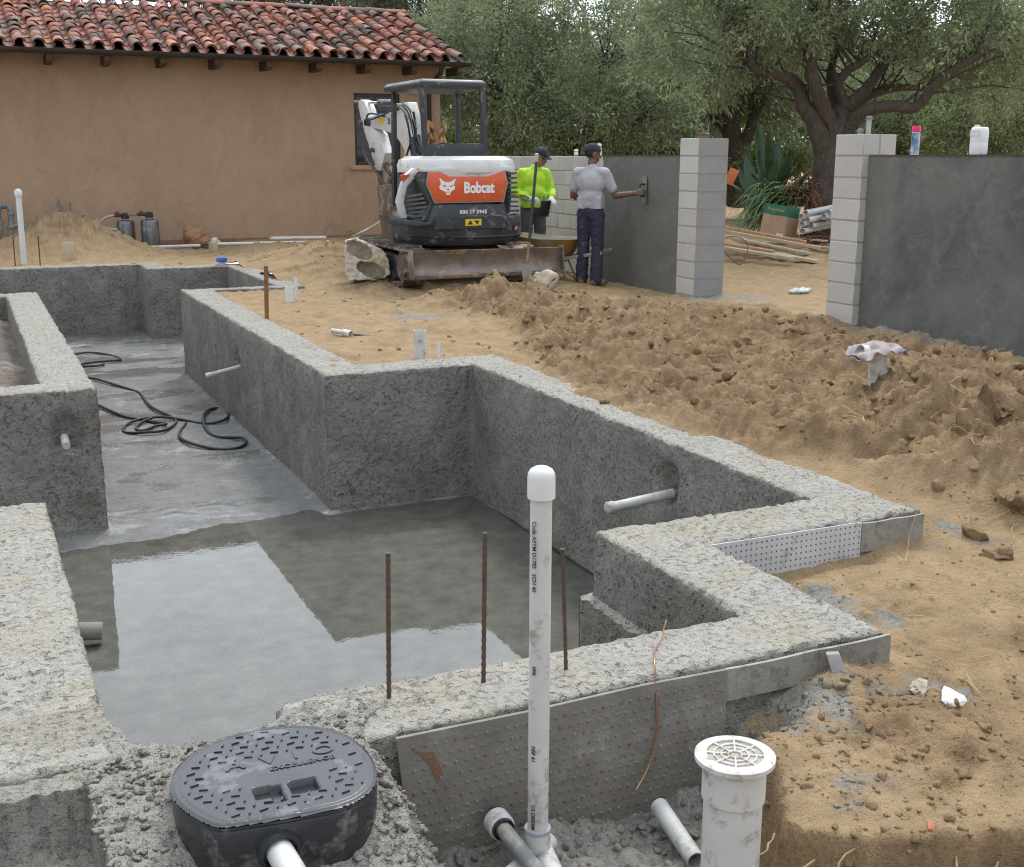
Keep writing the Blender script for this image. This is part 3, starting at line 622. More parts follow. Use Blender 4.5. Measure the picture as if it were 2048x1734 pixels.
for ci, x in enumerate(xcols):
    for rI in range(NROW):
        s = -.05 + rI * expo; tw = rt.gauss(0, .03)
        M_ = Matrix.Translation(roof_pt(x + rt.gauss(0, .012), s + rt.gauss(0, .012), .035 + rt.random() * .025)) @ Euler((ang + rt.gauss(-.035, .02), rt.gauss(0, .05), tw)).to_matrix().to_4x4()
        if nt_ < 300 and x > .55:
            o = link('tile', me_cover, None, roof); o.matrix_local = Matrix.Translation(-Lr) @ M_; nt_ += 1
        else: extra.add([M_ @ Vector(p) for p in cv], cf)
        if rt.random() < .16 or rI == 0:                           # booster tiles bedded under the course
            M2 = Matrix.Translation(roof_pt(x + rt.gauss(0, .02), s - .03 + rt.gauss(0, .01), .07)) @ Euler((ang - .05, rt.gauss(0, .08), rt.gauss(0, .06))).to_matrix().to_4x4()
            extra.add([M2 @ (Vector(p) * .97) for p in cv], cf)
        pv, pf = barrel(.095, .11, expo + .06, flip=True, seg=6)
        M3 = Matrix.Translation(roof_pt(x - SP / 2, s - .03, .06)) @ Euler((ang - .02, 0, rt.gauss(0, .01))).to_matrix().to_4x4()
        pans.add([M3 @ Vector(p) for p in pv], pf)
tag(pans.build('pan_tiles', M_tiler, roof, smooth=True), kind='stuff'); tag(extra.build('booster_tiles', M_tiler, roof, smooth=True), kind='stuff')
rv, rf = barrel(.12, .105, .47, .016); me_r = bpy.data.meshes.new('ridge_tile'); me_r.from_pydata(rv, [], rf); [setattr(p, 'use_smooth', True) for p in me_r.polygons]; me_r.materials.append(M_tile)
x = RX1 + .02
while x > 0:
    o = link('ridge_tile', me_r, None, roof); o.matrix_local = Matrix.Translation(Vector((x, RY, RZ + .05)) - Lr) @ Euler((rt.gauss(.04, .015), rt.gauss(0, .04), math.pi / 2 + rt.gauss(0, .015))).to_matrix().to_4x4(); x -= .43
# gutter, rafter tails, downpipe, camera
prof = [(HX0 - .3, RX1 + .06)]
mb = MB(); rings = []
for X in (HX0 - .3, RX1 + .08):
    rings.append([Vector((X, EY - .07 + .075 * math.cos(t), EZ - .035 - .085 * math.sin(t))) for t in np.linspace(0, math.pi, 9)] + [Vector((X, EY - .07 - .065, EZ - .03)), Vector((X, EY - .07, EZ - .04)), Vector((X, EY - .07 + .065, EZ - .03))])
mb.loft(rings); mb.build('gutter', M_bronze, house, smooth=True)
for k in range(-2, 9):
    X = 1.62 + .925 * k
    r0 = MB().box((X - .055, EY + .14, EZ - .255), (X + .055, HY + .05, EZ - .10)).build('rafter_tail', M_wooddark, house, .008)
    MB().box((X - .045, EY + .132, EZ - .20), (X + .045, EY + .139, EZ - .11)).build('cut_end', M_woodend, r0)
dpx = HX1 - .25
mb = MB(); mb.tube([(dpx, EY - .06, EZ - .10), (dpx, EY - .02, EZ - .22), (dpx, HY - .14, EZ - .42), (dpx, HY - .055, EZ - .55), (dpx, HY - .055, 0.05)], .042, 12); mb.build('downpipe', M_bronze, house, smooth=True)
M_white = pm('white_plastic', (.66, .66, .64), (.58, .58, .56), .4, 0, 4)
M_black = pm('black_plastic', (.02, .02, .021), (.03, .03, .032), .5, 0, 5)
c0 = at_Y(828, 180, HY - .06); cam_t = thing('security_camera', 'small white bullet security camera fixed to the stucco wall under the eave', 'camera', c0)
MB().lathe([(.0, -.0), (.05, .0), (.055, .02), (.055, .13), (.048, .14), (0, .14)], c0 + Vector((.0, .04, 0)), 16, axis=(-.45, -1, -.15)).build('housing', M_white, cam_t, smooth=True)
MB().lathe([(0, .141), (.03, .141), (.03, .147), (0, .147)], c0 + Vector((.0, .04, 0)), 12, axis=(-.45, -1, -.15)).build('lens', M_black, cam_t, smooth=True)

# ================================================================ block walls with cement render
def block_mat(name, c1, c2, dark):
    m, t, b = nodes(name); vec = world_pos(t); oi = N(t, 'ShaderNodeObjectInfo').outputs['Random']
    n = noise_n(t, vec, 4, 4, .6); n2 = noise_n(t, vec, 120, 3, .7)
    col = mixc(t, maprange(t, mth(t, 'ADD', mth(t, 'MULTIPLY', n.outputs[0], .6), mth(t, 'MULTIPLY', oi, .4)), .3, .7), c1, c2)
    col = mixc(t, maprange(t, n2.outputs[0], .6, .72, 0, .7), col, dark)
    t.links.new(col, b.inputs['Base Color']); b.inputs['Roughness'].default_value = .92; b.inputs['Specular IOR Level'].default_value = .2
    t.links.new(bump_n(t, n2.outputs[0], .8, .006), b.inputs['Normal']); return m
M_block = block_mat('concrete_block', (.56, .54, .485), (.48, .46, .415), (.28, .265, .235))
M_blockg = block_mat('grouted_block_face', (.34, .335, .32), (.26, .255, .248), (.17, .165, .16))
M_mortar = pm('mortar_joint', (.36, .345, .31), (.29, .275, .25), .95, 0, 20, .006, 80)
def render_mat(name, a, b_, c):
    m, t, b = nodes(name); vec = world_pos(t)
    big = noise_n(t, vec, 1.1, 4, .65, .8); sw = noise_n(t, vec, 5, 4, .7, .5); fine = noise_n(t, vec, 90, 3, .65)
    col = mixc(t, maprange(t, big.outputs[0], .38, .6), a, b_); col = mixc(t, maprange(t, sw.outputs[0], .5, .8, 0, .6), col, c)
    t.links.new(col, b.inputs['Base Color']); t.links.new(maprange(t, big.outputs[0], .3, .7, .6, .9), b.inputs['Roughness'])
    h = mth(t, 'ADD', mth(t, 'MULTIPLY', sw.outputs[0], .8), mth(t, 'MULTIPLY', fine.outputs[0], .15)); t.links.new(bump_n(t, h, .9, .02), b.inputs['Normal']); return m
M_rend = render_mat('wet_cement_render', (.13, .128, .114), (.165, .162, .145), (.195, .19, .172))
M_rendr = render_mat('cement_render', (.085, .083, .075), (.145, .141, .128), (.22, .213, .193))
M_jointd = pm('grouted_joint', (.19, .185, .175), (.25, .245, .232), .95, 0, 15)
WT = 1.605; CRS = .2
def block_mesh(lx, ly, lz, mat, name):
    mb = MB(); mb.box((-lx/2, -ly/2, -lz/2), (lx/2, ly/2, lz/2)); o = mb.build('t', mat, None, .006, seg=1); me = o.data; me.name = name; bpy.data.objects.remove(o); return me
me_full = block_mesh(.19, .39, .19, M_block, 'block'); me_half = block_mesh(.19, .19, .19, M_block, 'half_block')
rb = random.Random(3)
def place_block(me, x, y, z, parent, rz=0, name='block'):
    o = link(name, me, None, parent); o.location = Vector((x + rb.gauss(0, .0015), y, z)) - parent.location; o.rotation_euler = (0, rb.gauss(0, .004), rz + rb.gauss(0, .003)); return o
lw = thing('garden_wall', 'long concrete block wall half coated with wet grey render behind the workers', 'wall', (7.85, 15, 0))
LWX0, LWX1, LY0, LY1 = 7.755, 7.945, 11.97, 20.4
MB().box((LWX0 + .007, LY0, -.3), (LWX1 - .007, LY1, WT - .012)).build('mortar', M_mortar, lw)
yb = 13.2
for c in range(8):
    zc = WT - .1 - CRS * c - .005; y = yb + (0 if c % 2 == 0 else .2)
    while y < LY1 - .1: place_block(me_full, 7.85, y + .195, zc, lw); y += .4
# render coat with a ragged leading edge
def coat(name, parent, x, y0, y1, z0, z1, mat, ragged=0., seed=1, th=.018, res=.03):
    ny, nz = int((y1 - y0) / res), int((z1 - z0) / res); yy, zz = np.meshgrid(np.linspace(0, 1, ny), np.linspace(z0, z1, nz))
    yend = y1 + ragged * (1.3 * vnoise(zz * 1.1, zz * 0 + 3, seed=seed) + .55 * vnoise(zz * 4.3, zz * 0 + 1, seed=seed + 1) + .3 * vnoise(zz * 13, zz * 0, seed=seed + 2)) - ragged * .8 * sst(.5, 1.3, zz) + ragged * .9 * sst(.5, .1, zz)
    Yv = y0 + yy * (yend - y0); thk = th * (1 - .75 * sst(.97, 1, yy) * (ragged > 0)) + .004 * fbm(Yv * 3, zz * 3, octs=3, seed=seed)
    v = np.concatenate([np.stack([x - thk, Yv, zz], -1).reshape(-1, 3), np.stack([x + .004 + 0 * thk, Yv, zz], -1).reshape(-1, 3)])
    j, i = np.meshgrid(np.arange(nz - 1), np.arange(ny - 1), indexing='ij'); q = (j * ny + i).ravel(); n = ny * nz
    f = [np.stack([q, q + ny, q + ny + 1, q + 1], 1)]
    def rim(idx): a = np.array(idx[:-1]); b = np.array(idx[1:]); f.append(np.stack([a, b, b + n, a + n], 1))
    rim([(nz - 1) * ny + k for k in range(ny)]); rim([k * ny + ny - 1 for k in range(nz)][::-1]); rim([k * ny for k in range(nz)])
    return link(name, local(np_mesh(name, v, np.concatenate(f)), parent), mat, parent)
coat('render_coat', lw, LWX0 + .002, LY0 - .0, 14.02, -.15, WT + .004, M_rend, .13, 4)
MB().box((LWX0 + .01, LY0, WT - .002), (LWX1 - .006, 14.0, WT + .006)).build('render_cap', M_rend, lw)
def pillar(name, label, y0, ncrs, gray, base_z, top):
    p = thing(name, label, 'pillar', (7.89, y0 + .2, 0)); X0, X1 = 7.695, 8.095
    MB().box((X0 + .006, y0 + .006, base_z), (X1 - .006, y0 + .394, top - .006)).build('mortar', M_mortar, p)
    for c in range(ncrs):
        zc = top - .098 - CRS * c
        if zc + .1 < base_z: break
        for k in (0, 1): place_block(me_full, X0 + .0985 + .2 * k, y0 + .2, zc, p)
    if gray:
        mb = MB(); mb.box((X0 + .003, y0 - .006, base_z), (X1 - .003, y0 + .002, top - .004)); o = mb.build('grouted_face', M_blockg, p)
        for c in range(1, ncrs): MB().box((X0 + .003, y0 - .0075, top - CRS * c - .006), (X1 - .003, y0 - .0062, top - CRS * c + .006)).build('joint', M_jointd, o)
    return p
pl = pillar('gate_pillar', 'concrete block gate pillar with a grey grouted end, beside the wall being rendered', 11.56, 10, True, -.15, 1.80)
pr = pillar('gate_pillar', 'pale concrete block gate pillar with grey conduits on top, beside the dark rendered wall', 8.83, 10, False, -.15, 1.80)
rw = thing('garden_wall', 'dark grey rendered wall carrying a white jug and a pink capped can', 'wall', (7.87, 6, 0))
MB().box((7.785, 2.0, -.3), (7.955, 8.828, WT - .004)).build('blockwork', M_mortar, rw)
coat('render_coat', rw, 7.787, 2.0, 8.826, -.25, WT + .004, M_rendr, 0, 9)
MB().box((7.79, 2.0, WT - .003), (7.95, 8.826, WT + .005)).build('render_cap', M_rendr, rw)
# ================================================================ compact excavator, seen from behind
M_ewhite = pm('excavator_white_paint', (.66, .66, .64), (.57, .565, .54), .35, 0, 3, dirt=(.42, .34, .23), damt=.18, dscale=7, coat=.3)
M_eorange = pm('excavator_orange_paint', (.68, .105, .022), (.6, .09, .02), .35, 0, 3, dirt=(.42, .22, .12), damt=.1, dscale=9, coat=.3)
M_eblack = pm('excavator_charcoal_plastic', (.035, .038, .043), (.05, .053, .058), .5, 0, 4, dirt=(.26, .22, .165), damt=.22, dscale=6)
M_rops = pm('canopy_black_paint', (.026, .03, .036), (.04, .045, .052), .42, 0, 4, dirt=(.2, .18, .15), damt=.12, dscale=8)
M_rubber = pm('track_rubber', (.045, .043, .04), (.075, .068, .058), .85, 0, 8, dirt=(.36, .27, .165), damt=.5, dscale=5)
M_rust = pm('worn_rusty_steel', (.15, .115, .10), (.25, .21, .19), .45, .45, 5, .004, 50, dirt=(.40, .28, .16), damt=.36, dscale=4)
M_rustd = pm('dark_rusty_steel', (.10, .072, .058), (.16, .115, .09), .6, .3, 8, .004, 50, dirt=(.36, .27, .17), damt=.3, dscale=5)
M_chrome = pm('hydraulic_chrome', (.65, .66, .67), (.5, .5, .5), .2, 1., 5)
M_hose = pm('hydraulic_hose', (.018, .018, .019), (.03, .03, .03), .55, 0, 9)
M_yellow = pm('yellow_sticker', (.75, .55, .03), (.68, .48, .03), .5, 0, 9)
M_red = pm('red_reflector', (.45, .02, .02), (.38, .02, .02), .3, 0, 9)
M_letter = pm('white_lettering', (.80, .80, .78), (.74, .74, .72), .45, 0, 9)
ex = thing('compact_excavator', 'white, orange and black compact excavator with a rusty dozer blade at its rear', 'excavator', (5.56, 14.5, .07))
EXC = 5.56
# tracks
def track(cx):
    mb = MB(); rr = .245; yc0, yc1 = 13.35, 15.25; zc = .07 + rr
    def loop(r, n=10):
        p = [(yc0 - r * math.sin(t), zc - r * math.cos(t)) for t in np.linspace(0, math.pi, n)]
        return p + [(yc1 + r * math.sin(t), zc + r * math.cos(t)) for t in np.linspace(0, math.pi, n)]
    a, b = loop(rr - .02), loop(rr - .05); n = len(a); hw = .15
    v = [(cx - hw, y, z) for y, z in a] + [(cx + hw, y, z) for y, z in a] + [(cx - hw, y, z) for y, z in b] + [(cx + hw, y, z) for y, z in b]
    f = []
    for i in range(n):
        j = (i + 1) % n; f += [[i, j, n + j, n + i], [2*n + j, 2*n + i, 3*n + i, 3*n + j], [j, i, 2*n + i, 2*n + j], [n + i, n + j, 3*n + j, 3*n + i]]
    t_ = mb.add(v, f).build('track', M_rubber, ex, smooth=True)
    lg = MB(); per = []; tot = 0
    for i in range(n): j = (i + 1) % n; d = math.hypot(a[j][0] - a[i][0], a[j][1] - a[i][1]); per.append((tot, d, a[i], a[j])); tot += d
    for k in range(46):
        s = tot * k / 46
        for (s0, d, p, q) in per:
            if s0 <= s < s0 + d:
                u = (s - s0) / d; y, z = p[0] + (q[0] - p[0]) * u, p[1] + (q[1] - p[1]) * u; ty, tz = (q[0] - p[0]) / d, (q[1] - p[1]) / d
                for sg in (-1, 1):
                    o = .012 * (sg)
                    c0, c1 = cx + (-.15 if sg < 0 else .01), cx + (-.01 if sg < 0 else .15)
                    ny_, nz_ = tz, -ty
                    if (y - (yc0 + yc1) / 2) * ny_ + (z - zc) * nz_ < 0: ny_, nz_ = -ny_, -nz_
                    lg.bar((c0, y + ny_ * .008 + ty * o, z + nz_ * .008 + tz * o), (c1, y + ny_ * .008 + ty * o, z + nz_ * .008 + tz * o), .032, .024, up=(0, ny_, nz_))
                break
    tag(lg.build('track_lugs', M_rubber, t_), kind='stuff')
    fr = MB().box((cx - .09, yc0 + .02, zc - .15), (cx + .09, yc1 - .02, zc + .13)).build('track_frame', M_eblack, ex, .03)
    for yy, r_ in ((yc0, .18), (yc1, .18)): MB().lathe([(0, -.1), (r_, -.1), (r_, .1), (0, .1)], (cx, yy, zc), 18, axis=(1, 0, 0)).build('sprocket', M_rustd, t_, smooth=True)
    for k in range(4): MB().lathe([(0, -.11), (.075, -.11), (.075, .11), (0, .11)], (cx, yc0 + .38 + k * .38, .17), 14, axis=(1, 0, 0)).build('roller', M_rustd, t_, smooth=True)
for cx in (4.84, 6.28): track(cx)
MB().box((4.95, 13.7, .32), (6.17, 15.0, .50)).build('car_body', M_eblack, ex, .03)
MB().lathe([(0, 0), (.42, 0), (.42, .1), (.36, .1), (0, .1)], (EXC, 14.45, .49), 28).build('swing_ring', M_eblack, ex, smooth=True)
# dozer blade
BL, BR, BYY = at_Y(822, 530, 12.75).x, at_Y(1120, 530, 12.75).x, 12.75
prof = [(-.11, .235), (-.03, .275), (.0, .33), (.005, .40), (-.012, .47), (-.055, .545)]
ring = [(y, z) for y, z in prof] + [(y + .035, z) for y, z in prof[::-1]]
mb = MB().loft([[Vector((X, BYY + y, z + (.0 if X < 5.6 else -.012))) for y, z in ring] for X in (BL, BR)]); blade = mb.build('dozer_blade', M_rust, ex, smooth=True, sharp=40)
MB().box((BL + .01, BYY - .125, .225), (BR - .01, BYY - .1, .27)).build('cutting_edge', M_rustd, blade, .004)
for X in (BL - .012, BR): MB().prism([(X, BYY - .115, .23), (X, BYY + .05, .23), (X, BYY + .05, .55), (X, BYY - .06, .555)], (.012, 0, 0)).build('end_plate', M_rust, blade, .002)
for X in (5.2, 5.9): MB().bar((X, BYY + .03, .36), (X, 13.75, .36), .09, .13).build('blade_arm', M_eblack, ex, .012)
# counterweight: rounded plan, lofted
HCX, HCY, DY = 5.73, 14.10, -.17
def plan(r, z, y1=15.1, xl=5.30, xr=6.48, n=22):
    """round tail of the house in plan, cut straight at its front"""
    p = []
    for k in range(n + 1):
        t = math.pi * (1.0 + k / n) ; p.append(Vector((HCX + r * math.cos(t), HCY + r * math.sin(t), z)))
    return p + [Vector((xr, y1, z)), Vector((xl, y1, z))]
MB().loft([plan(.78, .53), plan(.825, .56), plan(.845, .66), plan(.845, .83), plan(.835, .88), plan(.80, .90)]).build('counterweight', M_eblack, ex, smooth=True, sharp=50)
MB().tube([(HCX + .853 * math.cos(t), HCY + .853 * math.sin(t), .645) for t in np.linspace(R(205), R(335), 20)], .012, 6).build('bumper_strip', M_eblack, ex, smooth=True)
MB().box((5.30, 14.2, .90), (6.48, 15.35, .95)).build('platform', M_eblack, ex, .01)
# upper body
MB().loft([plan(.70, .90, 14.4), plan(.72, 1.1, 14.4), plan(.72, 1.43, 14.4)]).build('engine_bay', pm('engine_bay_black', (.03, .031, .033), (.045, .045, .047), .6, 0, 6), ex, smooth=True, sharp=50)  # inner body in its own black, behind the rear panel
P13 = lambda pts, Y: [at_Y(x, y, Y + DY) for x, y in pts]
MB().prism(P13([(867, 412), (872, 409), (1006, 408), (1017, 434), (1042, 443), (1041, 452), (786, 452), (779, 432), (792, 437), (856, 445)], 13.53), (0, .45, 0)).build('bumper', M_eblack, ex, .012)
MB().loft([plan(.755, 1.405, 14.45), plan(.765, 1.49, 14.45), plan(.735, 1.555, 14.45), plan(.64, 1.60, 14.4, 5.36, 6.4)]).build('engine_hood', M_ewhite, ex, smooth=True, sharp=28)
MB().prism(P13([(828, 336), (1028, 333), (1027, 345), (1008, 341), (1000, 343), (977, 353), (899, 353), (878, 343), (842, 343), (812, 350)], 13.548), (0, .1, 0)).build('hood_lip', M_ewhite, ex, .006)
MB().prism(P13([(826, 336), (803, 366), (793, 403), (802, 437), (815, 437), (808, 404), (815, 372), (842, 342)], 13.86), (.02, .12, 0)).build('side_frame', M_ewhite, ex, .012)
MB().prism(P13([(800, 352), (822, 338), (818, 352), (806, 364)], 13.85), (0, .01, 0)).build('orange_flash', M_eorange, ex)
panel_px = [(858.5, 345), (877.5, 344), (900, 353.5), (976.5, 353.5), (1004, 342), (1009, 343), (1014.5, 365), (1006.5, 401.5), (871.5, 404.5), (855, 368)]
cpx = sum(p[0] for p in panel_px) / 10, sum(p[1] for p in panel_px) / 10
MB().prism(P13([(cpx[0] + (x - cpx[0]) * 1.022, cpx[1] + (y - cpx[1]) * 1.06) for x, y in panel_px], 13.525), (0, .12, 0)).build('panel_rim', pm('panel_rim_grey', (.38, .36, .34), (.3, .29, .27), .5, 0, 6), ex, .006)
pan = MB().prism(P13(panel_px, 13.515), (0, .05, 0)).build('rear_panel', M_eorange, ex, .006)
def on_panel(px, py, Y=13.511):
    L = Vector(ex.location); return at_Y(px, py, Y + DY) - L
text_mesh('lettering', 'Bobcat', .176, M_letter, pan, on_panel(958, 376), (R(90), 0, 0), xs=.86, bold=.0075, depth=.0015, spacing=.93)
Z = lambda x, y: (x / 3.334 + 660, y / 3.334 + 100)
head = [(729, 850), (748, 868), (768, 880), (798, 881), (818, 872), (839, 855), (832, 880), (826, 900), (834, 915), (832, 930), (815, 937), (806, 950), (800, 966), (776, 966), (772, 948), (748, 936), (732, 928), (730, 908), (740, 895), (733, 872)]
emb = MB().prism(P13([Z(*p) for p in head], 13.5125), (0, .003, 0)).build('cat_head_emblem', M_letter, pan)
for tri in ([(752, 897), (778, 908), (774, 914), (756, 908)], [(822, 896), (799, 908), (803, 914), (818, 907)], [(778, 926), (797, 926), (788, 938)], [(776, 942), (786, 946), (784, 955), (779, 952)], [(800, 942), (790, 946), (792, 955), (797, 952)]):
    MB().prism(P13([Z(*p) for p in tri], 13.511), (0, .001, 0)).build('emblem_mark', M_eorange, emb)
text_mesh('fleet_number', '800 17 5945', .062, M_letter, ex, at_Y(947, 424, 13.527 + DY) - Vector(ex.location), (R(90), 0, 0), xs=1.02, bold=.0022, depth=.0012, spacing=1.12)
MB().prism(P13([(874, 441), (884, 434), (1004, 432), (1012, 441), (1012, 456), (874, 458)], 13.405), (0, .16, 0)).build('recess_panel', M_rops, ex)
st = MB().prism(P13([(931, 438.5), (963, 437.5), (963, 450.5), (931, 452)], 13.401), (0, .003, 0)).build('warning_sticker', M_yellow, ex)
MB().prism(P13([(935, 449), (941, 440), (946, 449)], 13.399), (0, .001, 0)).build('sticker_mark', M_black, st)
MB().prism(P13([(948, 441), (955, 449), (959, 441)], 13.399), (0, .001, 0)).build('sticker_mark', M_black, st)
MB().prism(P13([(1028, 448), (1040, 447), (1038, 458), (1028, 459)], 13.62), (0, .02, 0)).build('reflector', M_red, ex)
MB().prism(P13([(1032, 448), (1036, 447.5), (1033, 459), (1029, 459)], 13.618), (0, .001, 0)).build('reflector_stripe', M_letter, ex)
mb = MB(); c = at_Y(1013, 452, 13.52 + DY); mb.tube([c + Vector((0, .03, .04)), c + Vector((0, -.03, .045)), c + Vector((0.02, -.05, 0)), c + Vector((0.01, -.04, -.045)), c + Vector((-.02, -.03, -.05))], .012, 8); mb.build('tow_hook', M_rustd, ex, smooth=True)
# vents and louvres
for k in range(9):
    a, b_ = at_Y(1012 + 1.2 * k, 348 + 9.2 * k, 13.40), at_Y(1030 + .6 * k, 346 + 9.5 * k, 13.62); MB().bar(a, b_, .05, .022).build('vent_slat', M_eblack, ex, .004)
MB().prism(P13([(1010, 345), (1016, 366), (1008, 402), (1017, 434), (1011, 436), (1001, 404), (1008, 366), (1003, 345)], 13.54), (0, .08, 0)).build('vent_frame', M_eblack, ex, .005)
for k in range(6):
    a, b_ = at_Y(813 + 1.5 * k, 394 + 8 * k, 13.72), at_Y(848 + 3 * k, 388 + 8.4 * k, 13.47); MB().bar(a, b_, .05, .028).build('louvre', pm('louvre_grey', (.16, .15, .13), (.11, .105, .095), .7, 0, 7) if k == 0 else bpy.data.materials['louvre_grey'], ex, .004)
MB().prism(P13([(842, 343), (860, 345), (856, 368), (874, 408), (858, 442), (848, 440), (860, 408), (843, 372), (832, 352)], 13.56), (0, .1, 0)).build('vent_frame', M_eblack, ex, .006)
# canopy
rYb, rYf = 13.98, 15.25
rl, rr_ = at_Y(843, 165, rYb).x, at_Y(964, 165, rYb).x; zb = at_Y(900, 300, rYb).z
fl, fr_ = at_Y(787, 165, rYf).x, at_Y(915, 165, rYf).x
ztop = at_Y(900, 168, rYb).z
can = MB().loft([[Vector((x, y, ztop + dz)) for x, y in ((rl - .03 - o, rYb - .04 - o), (rr_ + .03 + o, rYb - .04 - o), (max(fr_, rr_) + .03 + o, rYf + .03 + o), (min(fl, rl) - .03 - o, rYf + .03 + o))] for o, dz in ((-.02, -.055), (.012, -.04), (.012, .02), (-.03, .055))]).build('canopy_roof', M_rops, ex, .03, seg=3, sharp=20)
lb, rb_ = at_Y(851, 300, rYb).x, at_Y(969, 300, rYb).x
for a, b_ in (((rl, rYb, ztop - .03), (lb, rYb, zb - .05)), ((rr_, rYb, ztop - .03), (rb_, rYb, zb - .05)), ((fl, rYf, ztop - .03), (fl - .02, rYf, .95)), ((fr_, rYf, ztop - .03), (fr_, rYf, .97))):
    MB().bar(a, b_, .065, .07, up=(0, 1, 0)).build('canopy_post', M_rops, ex, .02, seg=3)
MB().prism([at_Y(x, y, rYb - .03) for x, y in ((844, 288), (973, 287), (974, 312), (846, 312))], (0, .05, 0)).build('rear_guard', M_rops, ex, .012)
# seat and levers
s0 = at_Y(888, 300, 14.55)
seat = MB().loft([[Vector((s0.x + .25 * math.cos(t) * sx_, 14.55 + .09 * math.sin(t), z)) for t in np.linspace(0, 2 * math.pi, 16, endpoint=False)] for z, sx_ in ((1.2, .9), (1.45, 1), (1.65, .95), (1.74, .75), (1.765, .35))]).build('seat', M_black, ex, smooth=True, sharp=60)
for dx in (-.25, .3): MB().tube([(s0.x + dx, 14.95, 1.0), (s0.x + dx, 14.98, 1.45), (s0.x + dx + .02, 14.95, 1.62)], [.02, .014, .026], 8).build('control_lever', M_black, ex, smooth=True)
# boom, arm, bucket in the plane of the machine's centre line
BX = 5.8
PX = lambda pts, X: [at_X(x, y, X) for x, y in pts]
boom = MB().prism(PX([(727, 238), (760, 228), (797, 221), (802, 206), (815, 204), (822, 232), (828, 300), (830, 352), (812, 356), (808, 300), (801, 286), (788, 268), (762, 260), (728, 252)], BX - .07), (.14, 0, 0)).build('boom', M_ewhite, ex, .012)
arm = MB().prism(PX([(717, 203), (721, 199), (728, 202), (735, 220), (740, 250), (758, 268), (764, 292), (770, 306), (761, 340), (754, 343), (737, 292), (724.5, 250), (716, 212)], BX - .07), (.14, 0, 0)).build('dipper_arm', M_ewhite, ex, .012)
mb = MB(); a, b_ = at_X(733, 205, BX), at_X(787, 206, BX); mb.tube([a, a.lerp(b_, .55)], .022, 10); mb.build('cylinder_rod', M_chrome, ex, smooth=True)
MB().tube([a.lerp(b_, .5), b_], .05, 12).build('hydraulic_cylinder', M_eblack, ex, smooth=True)
for (p, q, X) in (((826, 225), (843, 330), BX - .14), ((832, 225), (850, 330), BX + .14), ((820, 240), (834, 320), BX - .2)):
    a, b_ = at_X(*p, X), at_X(*q, X); MB().tube([a, a.lerp(b_, .5)], .028, 10).build('cylinder_rod', M_chrome, ex, smooth=True); MB().tube([a.lerp(b_, .45), b_], .05, 12).build('hydraulic_cylinder', M_eblack, ex, smooth=True)
for k, (pts, X) in enumerate((([(803, 210), (816, 225), (826, 262), (840, 306)], BX - .17), ([(806, 207), (821, 222), (832, 268), (846, 300)], BX - .16), ([(740, 240), (770, 228), (800, 215), (822, 250)], BX - .13), ([(724, 290), (733, 318), (748, 338), (756, 343)], BX - .12), ([(734, 283), (745, 330), (765, 362), (782, 372)], BX - .15), ([(820, 290), (810, 320), (800, 345), (806, 370)], BX - .25), ([(735, 250), (734, 232), (744, 227), (770, 233)], BX - .12), ([(810, 230), (818, 260), (822, 300), (830, 330)], BX - .22))):
    MB().tube(spline(PX(pts, X), 6), .014, 7).build('hose', M_hose, ex, smooth=True)
MB().prism(PX([(731, 237), (739, 236), (741, 249), (733, 250)], BX - .076), (.006, 0, 0)).build('pin_plate', M_eblack, boom, .002)
for q in ((722, 206), (733, 246), (757, 300), (806, 212)): MB().lathe([(0, -.12), (.035, -.12), (.035, .12), (0, .12)], at_X(*q, BX), 12, axis=(1, 0, 0)).build('pivot_pin', M_rustd, boom, smooth=True)
MB().prism(PX([(758, 237), (767, 236), (767, 248), (758, 249)], BX - .073), (.003, 0, 0)).build('boom_sticker', M_yellow, boom)
text_mesh('boom_lettering', '35', .11, M_black, boom, at_X(778, 243, BX - .073) - Vector(ex.location), (R(90), 0, R(-90)), bold=.003, depth=.001)
# bucket linkage and bucket
for (p, q) in (((762, 318), (789, 352)), ((758, 335), (766, 385)), ((786, 350), (772, 392))): MB().bar(at_X(*p, BX), at_X(*q, BX), .10, .07, up=(1, 0, 0)).build('bucket_link', M_rustd, ex, .01)
bp = [(754, 372), (792, 366), (797, 420), (794, 468), (776, 487), (768, 486), (760, 440)]
bk = MB().loft([[p for p in PX(bp, BX - .24)], [p for p in PX(bp, BX + .24)]]).build('bucket', M_rustd, ex, .015)
for k in range(4):
    b0 = at_X(772, 486, BX - .2 + .133 * k); MB().bar(b0, b0 + Vector((0, .03, -.13)), .05, .03).build('bucket_tooth', M_rustd, bk, .004)
# work lamp, grab rail
MB().tube(spline([at_Y(800, 400, 14.3), at_Y(797, 340, 14.5), at_Y(812, 312, 14.6)], 5), .012, 8).build('grab_rail', M_eblack, ex, smooth=True)

